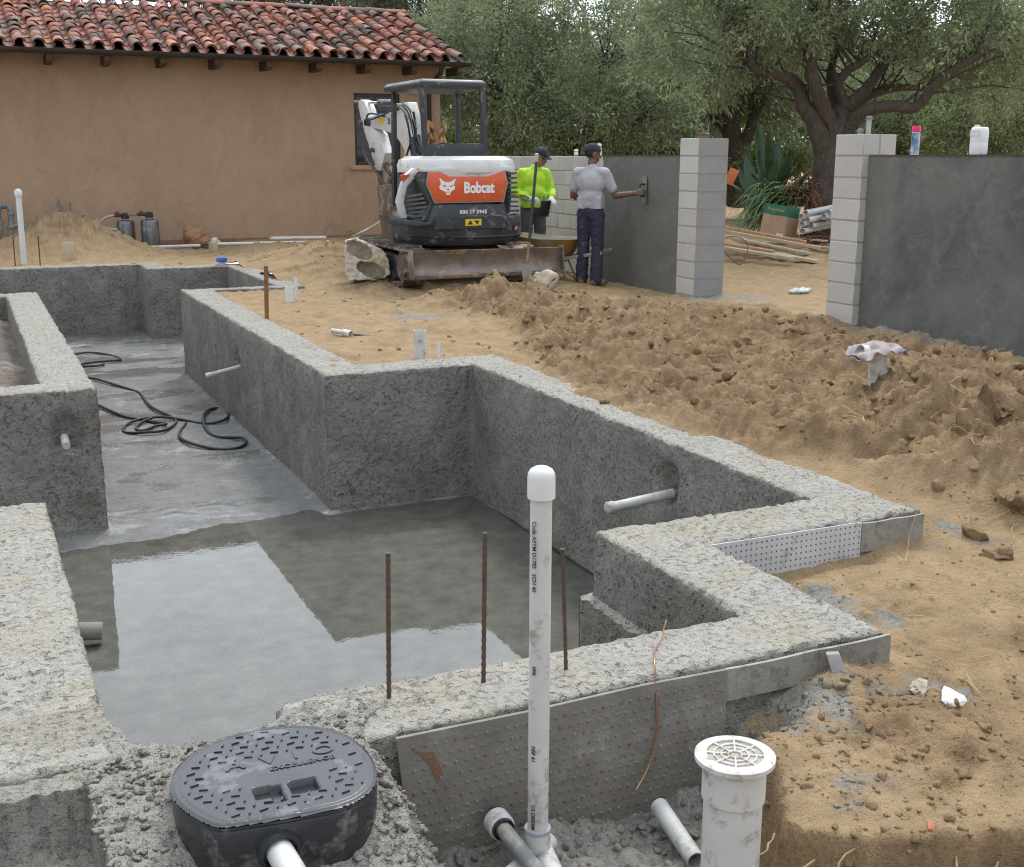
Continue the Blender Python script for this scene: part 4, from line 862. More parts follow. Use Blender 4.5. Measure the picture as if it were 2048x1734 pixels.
# ================================================================ wheelbarrow, shovel
M_byel = pm('barrow_yellow_paint', (.36, .23, .05), (.24, .15, .045), .6, 0, 7, dirt=(.30, .27, .22), damt=.45, dscale=5)
M_mort = pm('wet_mortar', (.085, .084, .078), (.12, .118, .11), .75, 0, 9, .02, 22)
M_timber = pm('grey_timber', (.30, .25, .19), (.22, .18, .135), .85, 0, 10, .003, 60)
wb = thing('wheelbarrow', 'yellow wheelbarrow full of wet grey mortar, beside the excavator blade', 'wheelbarrow', (6.85, 13.65, 0.0))
ax_ = Vector((-.72, .69, 0)).normalized(); sd = Vector((ax_.y, -ax_.x, 0)); wc = Vector((6.86, 13.72, 0))
def wbp(u, s, z): return wc + ax_ * u + sd * s + Vector((0, 0, z))
rings = []
for (z, L0, L1, W) in ((.27, -.24, .16, .17), (.30, -.28, .24, .21), (.56, -.44, .46, .33), (.575, -.46, .48, .345), (.56, -.43, .45, .32), (.34, -.27, .22, .2)):
    ring = []
    for k in range(24):
        t = 2 * math.pi * k / 24; cu, cs = math.cos(t), math.sin(t); e = .5
        uu = abs(cu) ** e * (1 if cu > 0 else -1); ss = abs(cs) ** e * (1 if cs > 0 else -1)
        ring.append(wbp((L1 if uu > 0 else -L0) * uu, W * ss, z + (.05 * max(0, uu) if z > .5 else 0)))
    rings.append(ring)
MB().loft(rings).build('tray', M_byel, wb, smooth=True, sharp=60)
g = MB(); vs_ = []; n = 26
for a in range(n):
    for b_ in range(n):
        u, s = -1 + 2 * a / (n - 1), -1 + 2 * b_ / (n - 1); k = 1 / max(1, (abs(u) ** 4 + abs(s) ** 4) ** .25)
        uu, ss = u * k * .43, s * k * .31; z = .535 + .05 * max(0, u) + .05 * (1 - u * u) * (1 - s * s) + .03 * float(fbm(np.array([uu * 7.]), np.array([ss * 7.]), octs=3, seed=8)[0])
        vs_.append(wbp(uu, ss, z))
g.add(vs_, [[a * n + b_, a * n + b_ + 1, (a + 1) * n + b_ + 1, (a + 1) * n + b_] for a in range(n - 1) for b_ in range(n - 1)])
tag(g.build('mortar_heap', M_mort, None, smooth=True), 'heap of wet grey mortar filling the wheelbarrow', 'mortar')
for s in (-1, 1):
    MB().bar(wbp(.62, .10 * s, .17), wbp(-.80, .26 * s, .42), .045, .045).build('handle', M_timber, wb, .008)
    MB().bar(wbp(-.22, .2 * s, .30), wbp(-.34, .21 * s, .015), .05, .012).build('leg', M_byel, wb, .003)
    MB().bar(wbp(.0, .17 * s, .27), wbp(-.34, .21 * s, .02), .035, .01).build('brace', M_byel, wb, .003)
wh = MB().tube([wbp(.58, 0, .19) + (ax_ * math.cos(t) + Vector((0, 0, 1)) * math.sin(t)) * .145 for t in np.linspace(0, 2 * math.pi, 24, endpoint=False)], .045, 10, closed=True).build('wheel', M_rubber, wb, smooth=True)
MB().lathe([(0, -.03), (.11, -.02), (.11, .02), (0, .03)], wbp(.58, 0, .19), 18, axis=sd).build('rim', M_byel, wh, smooth=True)
MB().bar(wbp(-.38, .2, .60), wbp(-.5, .26, .66), .03, .03).build('trowel_handle', M_woodend, wb, .006)
shv = thing('shovel', 'long black handled shovel standing upright against the dozer blade', 'shovel', at_Y(1055, 555, 12.45))
MB().tube([at_Y(1073, 322, 12.6), at_Y(1060, 470, 12.5), at_Y(1056, 500, 12.5)], .017, 10).build('handle', M_black, shv, smooth=True)
MB().lathe([(0, 0), (.02, 0), (.023, .09), (.012, .1), (0, .1)], at_Y(1073, 324, 12.6), 12, axis=(.03, 0, 1)).build('grip', pm('grey_grip', (.45, .45, .44), (.36, .36, .35), .5), shv, smooth=True)
MB().tube([at_Y(1058, 485, 12.5), at_Y(1054, 528, 12.47)], [.02, .016], 10).build('socket', M_rust, shv, smooth=True)
sh = [(1046, 528), (1061, 530), (1064, 545), (1058, 562), (1050, 570), (1046, 560), (1044, 545)]
MB().prism([at_Y(x, y, 12.44) for x, y in sh], (0, .006, 0)).build('blade', pm('shovel_steel', (.35, .35, .34), (.26, .26, .25), .45, .6, 6), shv)
# ================================================================ two workers
M_skin = pm('skin_tan', (.36, .20, .13), (.31, .165, .105), .55, 0, 30); M_skind = pm('skin_brown', (.17, .085, .055), (.13, .064, .042), .5, 0, 30)
M_neon = pm('neon_yellow_shirt', (.50, .80, .045), (.42, .70, .035), .85, 0, 9, .006, 30)
M_greyt = pm('heather_grey_tshirt', (.43, .43, .45), (.35, .35, .37), .9, 0, 12, .006, 30)
M_navy = pm('navy_work_trousers', (.022, .025, .05), (.035, .038, .066), .85, 0, 8, .006, 30, dirt=(.14, .13, .12), damt=.1, dscale=6)
M_jean = pm('grey_jeans', (.13, .13, .135), (.09, .09, .095), .9, 0, 9, .005, 40)
M_boot = pm('work_boot', (.14, .09, .055), (.09, .06, .04), .8, 0, 12, dirt=(.40, .30, .18), damt=.4, dscale=8)
M_cap = pm('dark_cap', (.018, .016, .028), (.028, .025, .04), .85, 0, 20); M_glove = pm('pale_work_glove', (.62, .66, .55), (.5, .53, .45), .85, 0, 20)
M_hair = pm('black_hair', (.012, .01, .009), (.02, .017, .015), .6, 0, 30)
def capsule(mb, p, q, r1, r2, seg=12):
    p, q = Vector(p), Vector(q); L = (q - p).length; ax = (q - p).normalized() if L > 1e-6 else Vector((0, 0, 1)); pr = []
    for k in range(6): t = math.pi / 2 * k / 5; pr.append((r1 * math.sin(t), -r1 * math.cos(t)))
    for k in range(6): t = math.pi / 2 * k / 5; pr.append((r2 * math.cos(t), L + r2 * math.sin(t)))
    pr[0] = (1e-4, pr[0][1]); pr[-1] = (1e-4, pr[-1][1]); mb.lathe(pr, p, seg, axis=ax)
def ellip(mb, c, r, seg=16, rings=10, rot=None):
    c = Vector(c); v = []; f = []; m = Euler(rot).to_matrix() if rot else Matrix.Identity(3)
    for i in range(rings + 1):
        ph = math.pi * i / rings
        for k in range(seg):
            th = 2 * math.pi * k / seg; s = max(math.sin(ph), 1e-3); v.append(c + m @ Vector((r[0] * s * math.cos(th), r[1] * s * math.sin(th), r[2] * math.cos(ph))))
    for i in range(rings):
        for k in range(seg): f.append([i*seg+k, (i+1)*seg+k, (i+1)*seg+(k+1)%seg, i*seg+(k+1)%seg])
    f.append([k for k in range(seg)]); f.append([rings*seg+k for k in range(seg)][::-1]); mb.add(v, f)
def blob(name, mb, voxel, mat, parent, smooth=3, wr=None):
    o = mb.build(name, mat, None)
    m = o.modifiers.new('r', 'REMESH'); m.mode = 'VOXEL'; m.voxel_size = voxel; m.use_smooth_shade = True
    if smooth: s = o.modifiers.new('s', 'SMOOTH'); s.factor = .5; s.iterations = smooth
    apply_mods(o); me = o.data
    if wr:
        n = len(me.vertices); co = np.empty(n * 3, np.float32); no = np.empty(n * 3, np.float32); me.vertices.foreach_get('co', co); me.vertices.foreach_get('normal', no); co = co.reshape(-1, 3); no = no.reshape(-1, 3)
        amp, sc_, zs = wr; d = amp * fbm(co[:, 0] * sc_, co[:, 1] * sc_, co[:, 2] * sc_ * zs, octs=3, seed=int(amp * 1e5), ridged=True)
        me.vertices.foreach_set('co', (co + no * d[:, None]).ravel())
    if len(me.materials) == 0: me.materials.append(mat)
    o.parent = parent; return o
def hand(mb, wrist, dirn, palm_n, side, curl=.6, s=1.0):
    """palm plus five fingers; dirn: towards fingertips, palm_n: palm normal, side: towards the thumb"""
    w_, d, n, t = Vector(wrist), Vector(dirn).normalized(), Vector(palm_n).normalized(), Vector(side).normalized()
    c = w_ + d * .05 * s
    for k in range(4): o = t * (.030 - .020 * k) * s; capsule(mb, w_ + t * (.018 - .012 * k) * s, w_ + d * .085 * s + o, .016 * s, .0125 * s, 8)
    for k, L in enumerate((.068, .078, .072, .056)):
        b = w_ + d * .088 * s + t * (.030 - .020 * k) * s; a1 = curl * .8; d1 = d * math.cos(a1) + n * math.sin(a1); m1 = b + d1 * L * .5 * s; a2 = curl * 2.0; d2 = d * math.cos(a2) + n * math.sin(a2); m2 = m1 + d2 * L * .5 * s
        capsule(mb, b, m1, .0095 * s, .0088 * s, 8); capsule(mb, m1, m2, .0088 * s, .0075 * s, 8)
    tb = w_ + d * .03 * s + t * .028 * s; m1 = tb + (d * .6 + t * .75 + n * .25).normalized() * .035 * s; capsule(mb, tb, m1, .012 * s, .0105 * s, 8); capsule(mb, m1, m1 + (d * .85 + n * .5).normalized() * .03 * s, .0105 * s, .0085 * s, 8)
def head_part(mb, c, hz, pitch=0.):
    m = Euler((pitch, 0, hz)).to_matrix(); P = lambda x, y, z: Vector(c) + m @ Vector((x, y, z)); e = (pitch, 0, hz)
    ellip(mb, P(0, -.005, .03), (.077, .095, .095), rot=e); ellip(mb, P(0, .025, -.04), (.06, .068, .072), rot=e); ellip(mb, P(0, .05, -.085), (.03, .03, .022), rot=e)
    capsule(mb, P(0, .09, .01), P(0, .112, -.02), .010, .015, 8); ellip(mb, P(0, .085, -.052), (.026, .014, .007), rot=e); ellip(mb, P(0, .085, -.066), (.023, .013, .007), rot=e)
    capsule(mb, P(-.04, .078, .03), P(.04, .078, .03), .014, .014, 8)
    for s in (-1, 1): ellip(mb, P(.078 * s, -.005, -.005), (.011, .024, .034), rot=e); ellip(mb, P(.035 * s, .065, -.03), (.022, .02, .018), rot=e)
    return P, m
def cap_part(parent, P, m, mat, back, emblem=None):
    rings = []; sg = -1 if back else 1
    for k in range(8):
        t = math.pi / 2 * k / 7; rr = math.cos(t); rings.append([P(.09 * rr * math.cos(a), -.004 + .108 * rr * math.sin(a), .045 + .095 * math.sin(t)) for a in np.linspace(0, 2 * math.pi, 20, endpoint=False)])
    cap = MB().loft(rings).build('cap', mat, parent, smooth=True, world=False)
    br = []
    for (z, ) in ((.052,), (.046,)):
        br.append([P(.078 * math.cos(a), sg * (.07 + .0 + .11 * math.sin(a)), z - .02 * math.sin(a) - .012 * abs(math.cos(a)) ** 2) for a in np.linspace(0, math.pi, 12)])
    MB().loft(br).build('brim', mat, cap, smooth=True, world=False)
    if emblem is not None:
        MB().prism([P(x, .108, z) for x, z in ((-.03, .06), (.03, .06), (.025, .095), (-.025, .095))], m @ Vector((0, .004, 0))).build('cap_badge', emblem, cap, world=False)
    return cap
def legs(mb, feet, hip=.9, r=(.10, .075, .068), grow=0.):
    for s, (fx, fy, kx, ky) in zip((-1, 1), feet):
        h = (.085 * s, 0, hip); k = (kx, ky, .49); a = (fx, fy, .09)
        capsule(mb, h, k, r[0] + grow, r[1] + grow); capsule(mb, k, a, r[1] + grow, r[2] + grow)
def boots(parent, feet, mat, dirs):
    for (fx, fy, _, _), a in zip(feet, dirs):
        mb = MB(); d = Vector((-math.sin(a), math.cos(a), 0)); c = Vector((fx, fy, 0))
        capsule(mb, c + Vector((0, 0, .16)), c + Vector((0, 0, .07)), .062, .055); capsule(mb, c + d * -.04 + Vector((0, 0, .05)), c + d * .15 + Vector((0, 0, .042)), .048, .042); ellip(mb, c + d * .15 + Vector((0, 0, .04)), (.05, .06, .036))
        mb.box((fx - .01, fy - .01, .004), (fx + .01, fy + .01, .03)); blob('boot', mb, .011, mat, parent, 2)
# --- worker in grey T-shirt, back to us, right arm reaching to the wall
gz = 0.0; base = Vector((7.17, 13.13, gz))
gp = thing('person', 'person in grey T-shirt and navy trousers smoothing render with a long float', 'person', base, R(-46))
im = Matrix.Rotation(R(46), 3, 'Z')
def gl(p): return im @ (Vector(p) - base)                     # world -> local
HND = gl(at_X(1287, 384, 7.655)); feet = [(-.115, .02, -.10, .03), (.10, -.06, .095, .0)]
sh_r, sh_l = Vector((.185, .0, 1.40)), Vector((-.185, .01, 1.40))
el_r = Vector((.30, .06, 1.12)); wr_r = HND + (el_r - HND).normalized() * .10
el_l = Vector((-.25, .05, 1.12)); wr_l = Vector((-.16, .27, 1.02))
b = MB(); ellip(b, (0, 0, .96), (.15, .10, .13)); ellip(b, (0, 0, 1.1), (.145, .10, .15)); ellip(b, (0, .005, 1.28), (.165, .11, .17)); capsule(b, (-.15, 0, 1.41), (.15, 0, 1.41), .055, .055); capsule(b, (0, 0, 1.40), (0, .02, 1.53), .06, .055)
capsule(b, sh_r, el_r, .052, .042); capsule(b, el_r, wr_r, .043, .028); capsule(b, sh_l, el_l, .052, .042); capsule(b, el_l, wr_l, .043, .028)
hd = (HND - el_r).normalized(); hand(b, wr_r, hd, (0, 1, -.2), (0, .1, 1), .9); hand(b, wr_l, (.3, .9, 0), (0, 0, 1), (1, 0, 0), .7)
legs(b, feet, r=(.08, .06, .045)); P, m = head_part(b, (0.0, .035, 1.62), R(-52), R(-8))
blob('body', b, .0065, M_skind, gp, 2)
s = MB(); ellip(s, (0, 0, 1.02), (.168, .12, .10)); ellip(s, (0, 0, 1.1), (.168, .122, .15)); ellip(s, (0, .0, 1.28), (.19, .128, .175)); capsule(s, (-.15, 0, 1.405), (.15, 0, 1.405), .066, .066); capsule(s, (0, .01, 1.43), (0, .015, 1.47), .078, .068)
capsule(s, sh_r, sh_r.lerp(el_r, .68), .066, .066); capsule(s, sh_l, sh_l.lerp(el_l, .68), .066, .066); s.box((-.16, -.10, .955), (.16, .10, 1.1))
blob('t_shirt', s, .010, M_greyt, gp, 9, (.011, 9, .6))
t_ = MB(); ellip(t_, (0, 0, .93), (.158, .115, .12)); legs(t_, feet, r=(.098, .082, .082)); blob('trousers', t_, .010, M_navy, gp, 2, (.018, 7, 1.5))
boots(gp, feet, M_boot, (R(10), R(-25))); ellp = MB(); ellip(ellp, P(0, -.018, .02), (.081, .09, .075), rot=(R(-8), 0, R(-52))); ellp.build('hair', M_hair, gp, smooth=True, world=False)
cap_part(gp, P, m, M_cap, True)
# long oval float pressed on the render
fl_c = at_X(1288, 380, 7.715); flt = thing('plastering_float', 'long oval steel float held flat against the wet render', 'float', fl_c)
pts = []
for k in range(28):
    t = 2 * math.pi * k / 28; a, c = math.cos(t), math.sin(t); pts.append(Vector((0, .055 * (abs(a) ** .8) * (1 if a > 0 else -1), .045 * c + (.125 if c > 0 else -.125) + 0.0)))
MB().prism([fl_c + Vector((.0, p.y - .0, p.z)) + Vector((.008 * 0, 0, 0)) for p in pts], (.008, 0, 0)).build('plate', pm('float_steel', (.42, .42, .41), (.33, .33, .32), .35, .7, 8), flt)
MB().tube(spline([fl_c + Vector((0, 0, -.07)), fl_c + Vector((-.05, 0, -.06)), fl_c + Vector((-.055, 0, .06)), fl_c + Vector((0, 0, .07))], 6), .014, 8).build('handle', M_black, flt, smooth=True)
# --- worker in neon shirt, facing us, looking down at his tools
base2 = Vector((7.07, 14.58, 0.02)); gp2 = thing('person', 'person in neon yellow shirt and dark cap holding a mortar board behind the wheelbarrow', 'person', base2, R(172))
feet = [(-.11, .0, -.10, .02), (.11, .03, .10, .04)]; K = .965
sh_r, sh_l = Vector((.17, .02, 1.36)), Vector((-.17, .02, 1.36))
el_r = Vector((.25, .0, 1.10)); wr_r = Vector((.12, .22, 1.03)); el_l = Vector((-.25, .04, 1.11)); wr_l = Vector((-.18, .27, 1.02))
b = MB(); ellip(b, (0, 0, .96), (.15, .10, .13)); ellip(b, (0, .01, 1.1), (.155, .12, .15)); ellip(b, (0, .01, 1.25), (.165, .115, .17)); capsule(b, (-.15, .01, 1.37), (.15, .01, 1.37), .055, .055); capsule(b, (0, .01, 1.36), (-.06, .05, 1.50), .06, .055)
capsule(b, sh_r, el_r, .05, .042); capsule(b, el_r, wr_r, .043, .028); capsule(b, sh_l, el_l, .05, .042); capsule(b, el_l, wr_l, .043, .028); legs(b, feet, r=(.08, .06, .045))
P, m = head_part(b, (-.085, .08, 1.565), R(26), R(-20)); blob('body', b, .0065, M_skin, gp2, 2)
gvs = MB(); hand(gvs, wr_r, (-.5, .85, -.1), (0, .1, -1), (-.6, .2, .3), .8, 1.12); capsule(gvs, wr_r - Vector((-.5, .85, -.1)).normalized() * .05, wr_r, .038, .034); blob('glove', gvs, .006, M_glove, gp2, 1)
gvs = MB(); hand(gvs, wr_l, (.15, .95, -.15), (0, .3, -1), (.7, 0, .3), .8, 1.12); capsule(gvs, wr_l - Vector((.15, .95, -.15)).normalized() * .05, wr_l, .038, .034); blob('glove', gvs, .006, M_glove, gp2, 1)
s = MB(); ellip(s, (0, 0.01, 1.02), (.175, .135, .10)); ellip(s, (0, .02, 1.1), (.178, .145, .15)); ellip(s, (0, .01, 1.25), (.19, .135, .175)); capsule(s, (-.15, .01, 1.365), (.15, .01, 1.365), .066, .066); capsule(s, (-.01, .02, 1.39), (-.025, .03, 1.425), .08, .07)
s.box((-.165, -.11, .90), (.165, .13, 1.1))
for (a, e, w_) in ((sh_r, el_r, wr_r), (sh_l, el_l, wr_l)): capsule(s, a, e, .068, .062); capsule(s, e, e.lerp(w_, .62), .068, .055)
blob('long_sleeve_shirt', s, .010, M_neon, gp2, 9, (.012, 9, .7))
t_ = MB(); ellip(t_, (0, 0, .90), (.158, .115, .12)); legs(t_, feet, hip=.88, r=(.098, .078, .075)); blob('trousers', t_, .011, M_jean, gp2, 2, (.012, 6, 1.5))
boots(gp2, feet, M_boot, (R(12), R(-12))); e_ = MB(); ellip(e_, P(0, -.02, .02), (.081, .088, .07), rot=(R(-20), 0, R(26))); e_.build('hair', M_hair, gp2, smooth=True, world=False)
for sx_ in (-1, 1): e_ = MB(); ellip(e_, P(.031 * sx_, .083, .006), (.012, .008, .006), 8, 6); e_.build('eye', M_hair, gp2, smooth=True, world=False)
cap_part(gp2, P, m, M_cap, False, pm('cap_badge_red', (.35, .05, .06), (.2, .03, .04), .7))
hk = at_Y(1090, 416, 14.26); hawk = thing('mortar_hawk', 'dark rectangular mortar board hanging from a gloved hand', 'mortar board', hk)
MB().box(hk + Vector((-.075, -.01, -.115)), hk + Vector((.075, .01, .10)), rot=(R(12), R(4), R(8))).build('board', M_black, hawk, .008)
MB().tube([hk + Vector((0, .02, .10)), hk + Vector((-.01, .02, .16))], .015, 8).build('handle', M_timber, hawk, smooth=True)
tw = at_Y(1058, 396, 14.3); trw = thing('pointing_trowel', 'small steel trowel in the gloved right hand', 'trowel', tw)
MB().prism([tw + Vector(p) for p in ((-.02, -.03, 0), (.1, -.07, -.03), (.04, .03, 0))], (0, 0, .004)).build('blade', M_chrome, trw); MB().tube([tw, tw + Vector((-.05, .03, .03)), tw + Vector((-.12, .03, .03))], .011, 8).build('handle', M_woodend, trw, smooth=True)
# ================================================================ trees and shrubs
def leaf_mat(name, cols, trans=.34, rough=.55):
    m = bpy.data.materials.new(name); m.use_nodes = True; t = m.node_tree; b = t.nodes['Principled BSDF']; o = t.nodes['Material Output']
    rnd = N(t, 'ShaderNodeNewGeometry'); rp = ramp(t, rnd.outputs['Random Per Island'], [(i / (len(cols) - 1), c) for i, c in enumerate(cols)])
    big = noise_n(t, rnd.outputs['Position'], .9, 3, .6); col = mixc(t, maprange(t, big.outputs[0], .35, .65, 0, .5), rp.outputs[0], tuple(x * .72 for x in cols[0]))
    ta = N(t, 'ShaderNodeAttribute', attribute_name='tone'); hs = N(t, 'ShaderNodeHueSaturation'); t.links.new(col, hs.inputs['Color']); t.links.new(maprange(t, ta.outputs['Fac'], 0, 1, .5, 1.6), hs.inputs['Value']); t.links.new(maprange(t, ta.outputs['Fac'], 0, 1, .515, .485), hs.inputs['Hue']); col = hs.outputs[0]     # young and old growth differ clump by clump
    back = mixc(t, rnd.outputs['Backfacing'], col, mixc(t, .55, col, (.20, .23, .17)))          # paler underside
    t.links.new(back, b.inputs['Base Color']); b.inputs['Roughness'].default_value = rough; b.inputs['Specular IOR Level'].default_value = .35
    tr = N(t, 'ShaderNodeBsdfTranslucent'); t.links.new(back, tr.inputs[0]); mx_ = N(t, 'ShaderNodeMixShader'); mx_.inputs[0].default_value = trans
    t.links.new(b.outputs[0], mx_.inputs[1]); t.links.new(tr.outputs[0], mx_.inputs[2]); t.links.new(mx_.outputs[0], o.inputs[0]); return m
M_olive = leaf_mat('olive_leaves', [(.21, .27, .12), (.29, .35, .18), (.39, .43, .26), (.23, .30, .12)])
M_olived = leaf_mat('dark_olive_leaves', [(.20, .26, .125), (.28, .335, .17), (.36, .40, .24), (.23, .275, .125)])
M_euc = leaf_mat('eucalyptus_leaves', [(.08, .10, .055), (.12, .135, .075), (.19, .15, .075), (.10, .115, .06)])
M_bush = leaf_mat('bright_shrub_leaves', [(.10, .16, .04), (.15, .20, .05), (.20, .23, .06), (.08, .13, .035)])
def bark_mat(name, a, b_):
    m, t, b = nodes(name); vec = world_pos(t); mp = N(t, 'ShaderNodeMapping'); mp.inputs['Scale'].default_value = (1, 1, .3); t.links.new(vec, mp.inputs[0])
    n = noise_n(t, mp.outputs[0], 22, 4, .65, .5); t.links.new(mixc(t, maprange(t, n.outputs[0], .3, .7), a, b_), b.inputs['Base Color']); b.inputs['Roughness'].default_value = .95
    t.links.new(bump_n(t, n.outputs[0], 1, .05), b.inputs['Normal']); return m
M_bark = bark_mat('olive_bark', (.135, .106, .084), (.06, .047, .038)); M_bark2 = bark_mat('grey_bark', (.16, .135, .11), (.07, .058, .048))
def leaf_cloud(centres, per, spread, L, W, rng, droop=.1, dirs=None, up=.25):
    """many small pointed leaves set along short twigs round each clump centre; returns verts, quads"""
    C = np.repeat(np.asarray(centres, float), per, 0); n = len(C)
    tw = rng.normal(size=(len(centres), 3)); tw[:, 2] += up; tw /= np.linalg.norm(tw, axis=1)[:, None] + 1e-9
    if dirs is not None: tw = tw * .6 + np.asarray(dirs); tw /= np.linalg.norm(tw, axis=1)[:, None] + 1e-9
    T = np.repeat(tw, per, 0)
    sp = np.repeat(np.asarray(spread, float), per) if np.ndim(spread) else spread
    off = rng.normal(size=(n, 3)); off *= (rng.random(n) ** .6 / (np.linalg.norm(off, axis=1) + 1e-9))[:, None]
    P = C + off * (sp[:, None] if np.ndim(sp) else sp)
    d = T * .9 + off * .9 + rng.normal(size=(n, 3)) * .55; d[:, 2] -= droop; d /= np.linalg.norm(d, axis=1)[:, None]
    s = np.cross(d, rng.normal(size=(n, 3))); s /= np.linalg.norm(s, axis=1)[:, None] + 1e-9
    l = L * (.65 + .7 * rng.random(n))[:, None]; w_ = W * (.65 + .7 * rng.random(n))[:, None]
    v = np.stack([P, P + d * l * .5 + s * w_ * .5, P + d * l, P + d * l * .5 - s * w_ * .5], 1).reshape(-1, 3)
    global LAST_TONE; LAST_TONE = np.repeat(np.repeat(np.clip(rng.normal(.5, .24, len(centres)), 0, 1), per), 4)
    return v, np.arange(n * 4).reshape(-1, 4)
def leaves_obj(name, v, f, m, parent=None):
    me = np_mesh(name, v, f, False); set_attr(me, 'tone', np.repeat(LAST_TONE[:, None], 3, 1)); return link(name, local(me, parent) if parent is not None else me, m, parent)
def crown_pts(rng, blobs, n):
    """clump centres in a set of ellipsoids, mostly near their shells; blobs: (centre, radii, weight)"""
    wts = np.array([b[2] for b in blobs]); wts = wts / wts.sum(); o = []; dr = []
    for (c, r, _), k in zip(blobs, rng.multinomial(n, wts)):
        u = rng.normal(size=(k, 3)); u /= np.linalg.norm(u, axis=1)[:, None]; rad = (.45 + .55 * rng.random(k) ** .55)
        hole = vnoise(u[:, 0] * 2.3 + c[0], u[:, 1] * 2.3 + c[1], u[:, 2] * 2.3, seed=int(abs(c[0]) * 10)); rad *= 1 + .28 * hole
        o.append(np.asarray(c) + u * rad[:, None] * np.asarray(r)); dr.append(u)
    return np.concatenate(o), np.concatenate(dr)
def tree(name, label, base, limbs, blobs, nclump, per, spread, L, W, leafm, barkm, seed, group=None, droop=.1, trunk_seg=9):
    rng = np.random.default_rng(seed); t = thing(name, label, 'tree', base, 0, group); base = Vector(base)
    mb = MB(); rr_ = random.Random(seed)
    for pts, rs in limbs:
        sp = spline(pts, 5); k = len(sp); rad = list(np.interp(np.linspace(0, len(rs) - 1, k), range(len(rs)), rs))
        sp = [p + Vector((rr_.gauss(0, .02), rr_.gauss(0, .02), 0)) * min(1, r * 6) for p, r in zip(sp, rad)]; mb.tube(sp, rad, trunk_seg)
    C, D = crown_pts(rng, blobs, nclump)
    tips = [p for pts, rs in limbs for p, r in zip(spline(pts, 5), np.interp(np.linspace(0, len(rs) - 1, (len(pts) - 1) * 5 + 1), range(len(rs)), rs)) if r < .11]
    for i in rng.choice(len(C), min(len(C), 90), replace=False):           # twigs from limb ends into the crown
        c = Vector(C[i]); tp = min(rr_.sample(tips, min(len(tips), 8)), key=lambda q: (q - c).length); mid = tp.lerp(c, .5) + Vector((rr_.gauss(0, .15), rr_.gauss(0, .15), rr_.gauss(.05, .1)))
        mb.tube([tp, mid, c], [.022, .014, .005], 5)
    mb.build('trunk', barkm, t, smooth=True, sharp=70)
    sp_ = spread * (.6 + .8 * rng.random(len(C))); v, f = leaf_cloud(C, per, sp_, L, W, rng, droop, D)
    cr = leaves_obj('crown', v, f, leafm, t); return t
FV = lambda x, y, F: at_F(x, y, F)
# big olive behind the gate
F1 = 20.5
b1 = FV(1640, 425, F1)
def off(v, d): return v + Vector((.42, .907, 0)) * d
L1 = [([b1 + Vector((0, 0, -.5)), FV(1645, 395, F1), FV(1652, 330, F1), FV(1648, 285, F1), FV(1610, 215, F1), FV(1592, 172, F1), FV(1560, 150, F1 - .3), FV(1512, 140, F1 - .6), FV(1500, 118, F1 - .9)], [.32, .28, .22, .18, .14, .12, .10, .08, .05]),
      ([FV(1652, 320, F1), FV(1672, 262, F1), FV(1655, 235, F1), FV(1635, 190, F1 - .2), FV(1620, 120, F1 - .4), FV(1640, 60, F1 - .6), FV(1700, 5, F1 - .8)], [.22, .18, .15, .12, .11, .09, .05]),
      ([FV(1648, 300, F1), FV(1680, 250, F1), FV(1690, 215, F1 + .1), FV(1730, 180, F1 + .2), FV(1765, 130, F1 + .3), FV(1800, 60, F1 + .4)], [.2, .15, .12, .1, .08, .04]),
      ([FV(1660, 310, F1), FV(1690, 262, F1), FV(1735, 220, F1 - .3), FV(1790, 212, F1 - .5), FV(1832, 214, F1 - .6), FV(1862, 180, F1 - .8), FV(1900, 145, F1 - 1), FV(1960, 110, F1 - 1.2)], [.2, .14, .11, .10, .09, .08, .07, .04]),
      ([FV(1665, 300, F1), FV(1688, 240, F1 + .3), FV(1740, 190, F1 + .6), FV(1800, 175, F1 + .8), FV(1850, 178, F1 + .9)], [.16, .11, .09, .07, .04]),
      ([FV(1675, 265, F1), FV(1670, 210, F1 + .4), FV(1660, 150, F1 + .6), FV(1680, 80, F1 + .8)], [.13, .1, .07, .04]),
      ([FV(1690, 215, F1 + .1), FV(1680, 160, F1), FV(1730, 120, F1 - .1), FV(1760, 100, F1)], [.1, .08, .06, .03])]
bl = lambda x, y, F, rx, ry, rz, w_: (tuple(FV(x, y, F)), (rx, ry, rz), w_)
tree('olive_tree', 'large gnarled olive tree with dark forking limbs behind the gate opening', b1, L1,
     [bl(1480, 30, 20, 1.5, 1.3, 1.0, 1.2), bl(1390, 95, 20.6, 1.2, 1.2, 1.0, .9), bl(1620, -20, 20, 1.7, 1.5, .9, 1.2), bl(1800, -20, 20.5, 1.8, 1.6, 1.1, 1.3), bl(1950, 30, 20, 1.6, 1.4, 1.1, 1.2), bl(2040, 130, 20.4, 1.1, 1.2, .9, .7), bl(1870, 110, 21.5, 1.1, 1.1, .6, .5), bl(1730, 60, 21.5, 1.2, 1.0, .6, .5), bl(1560, 70, 21.6, 1.0, 1.0, .6, .4), bl(1700, -190, 20.5, 2.8, 2.4, 1.2, 1.4), bl(2100, -60, 20.5, 1.6, 1.6, 1.3, .8), bl(1420, -90, 20.8, 1.6, 1.6, 1.0, .8)],
     1350, 66, .25, .10, .029, M_olive, M_bark, 11, 'olive trees')
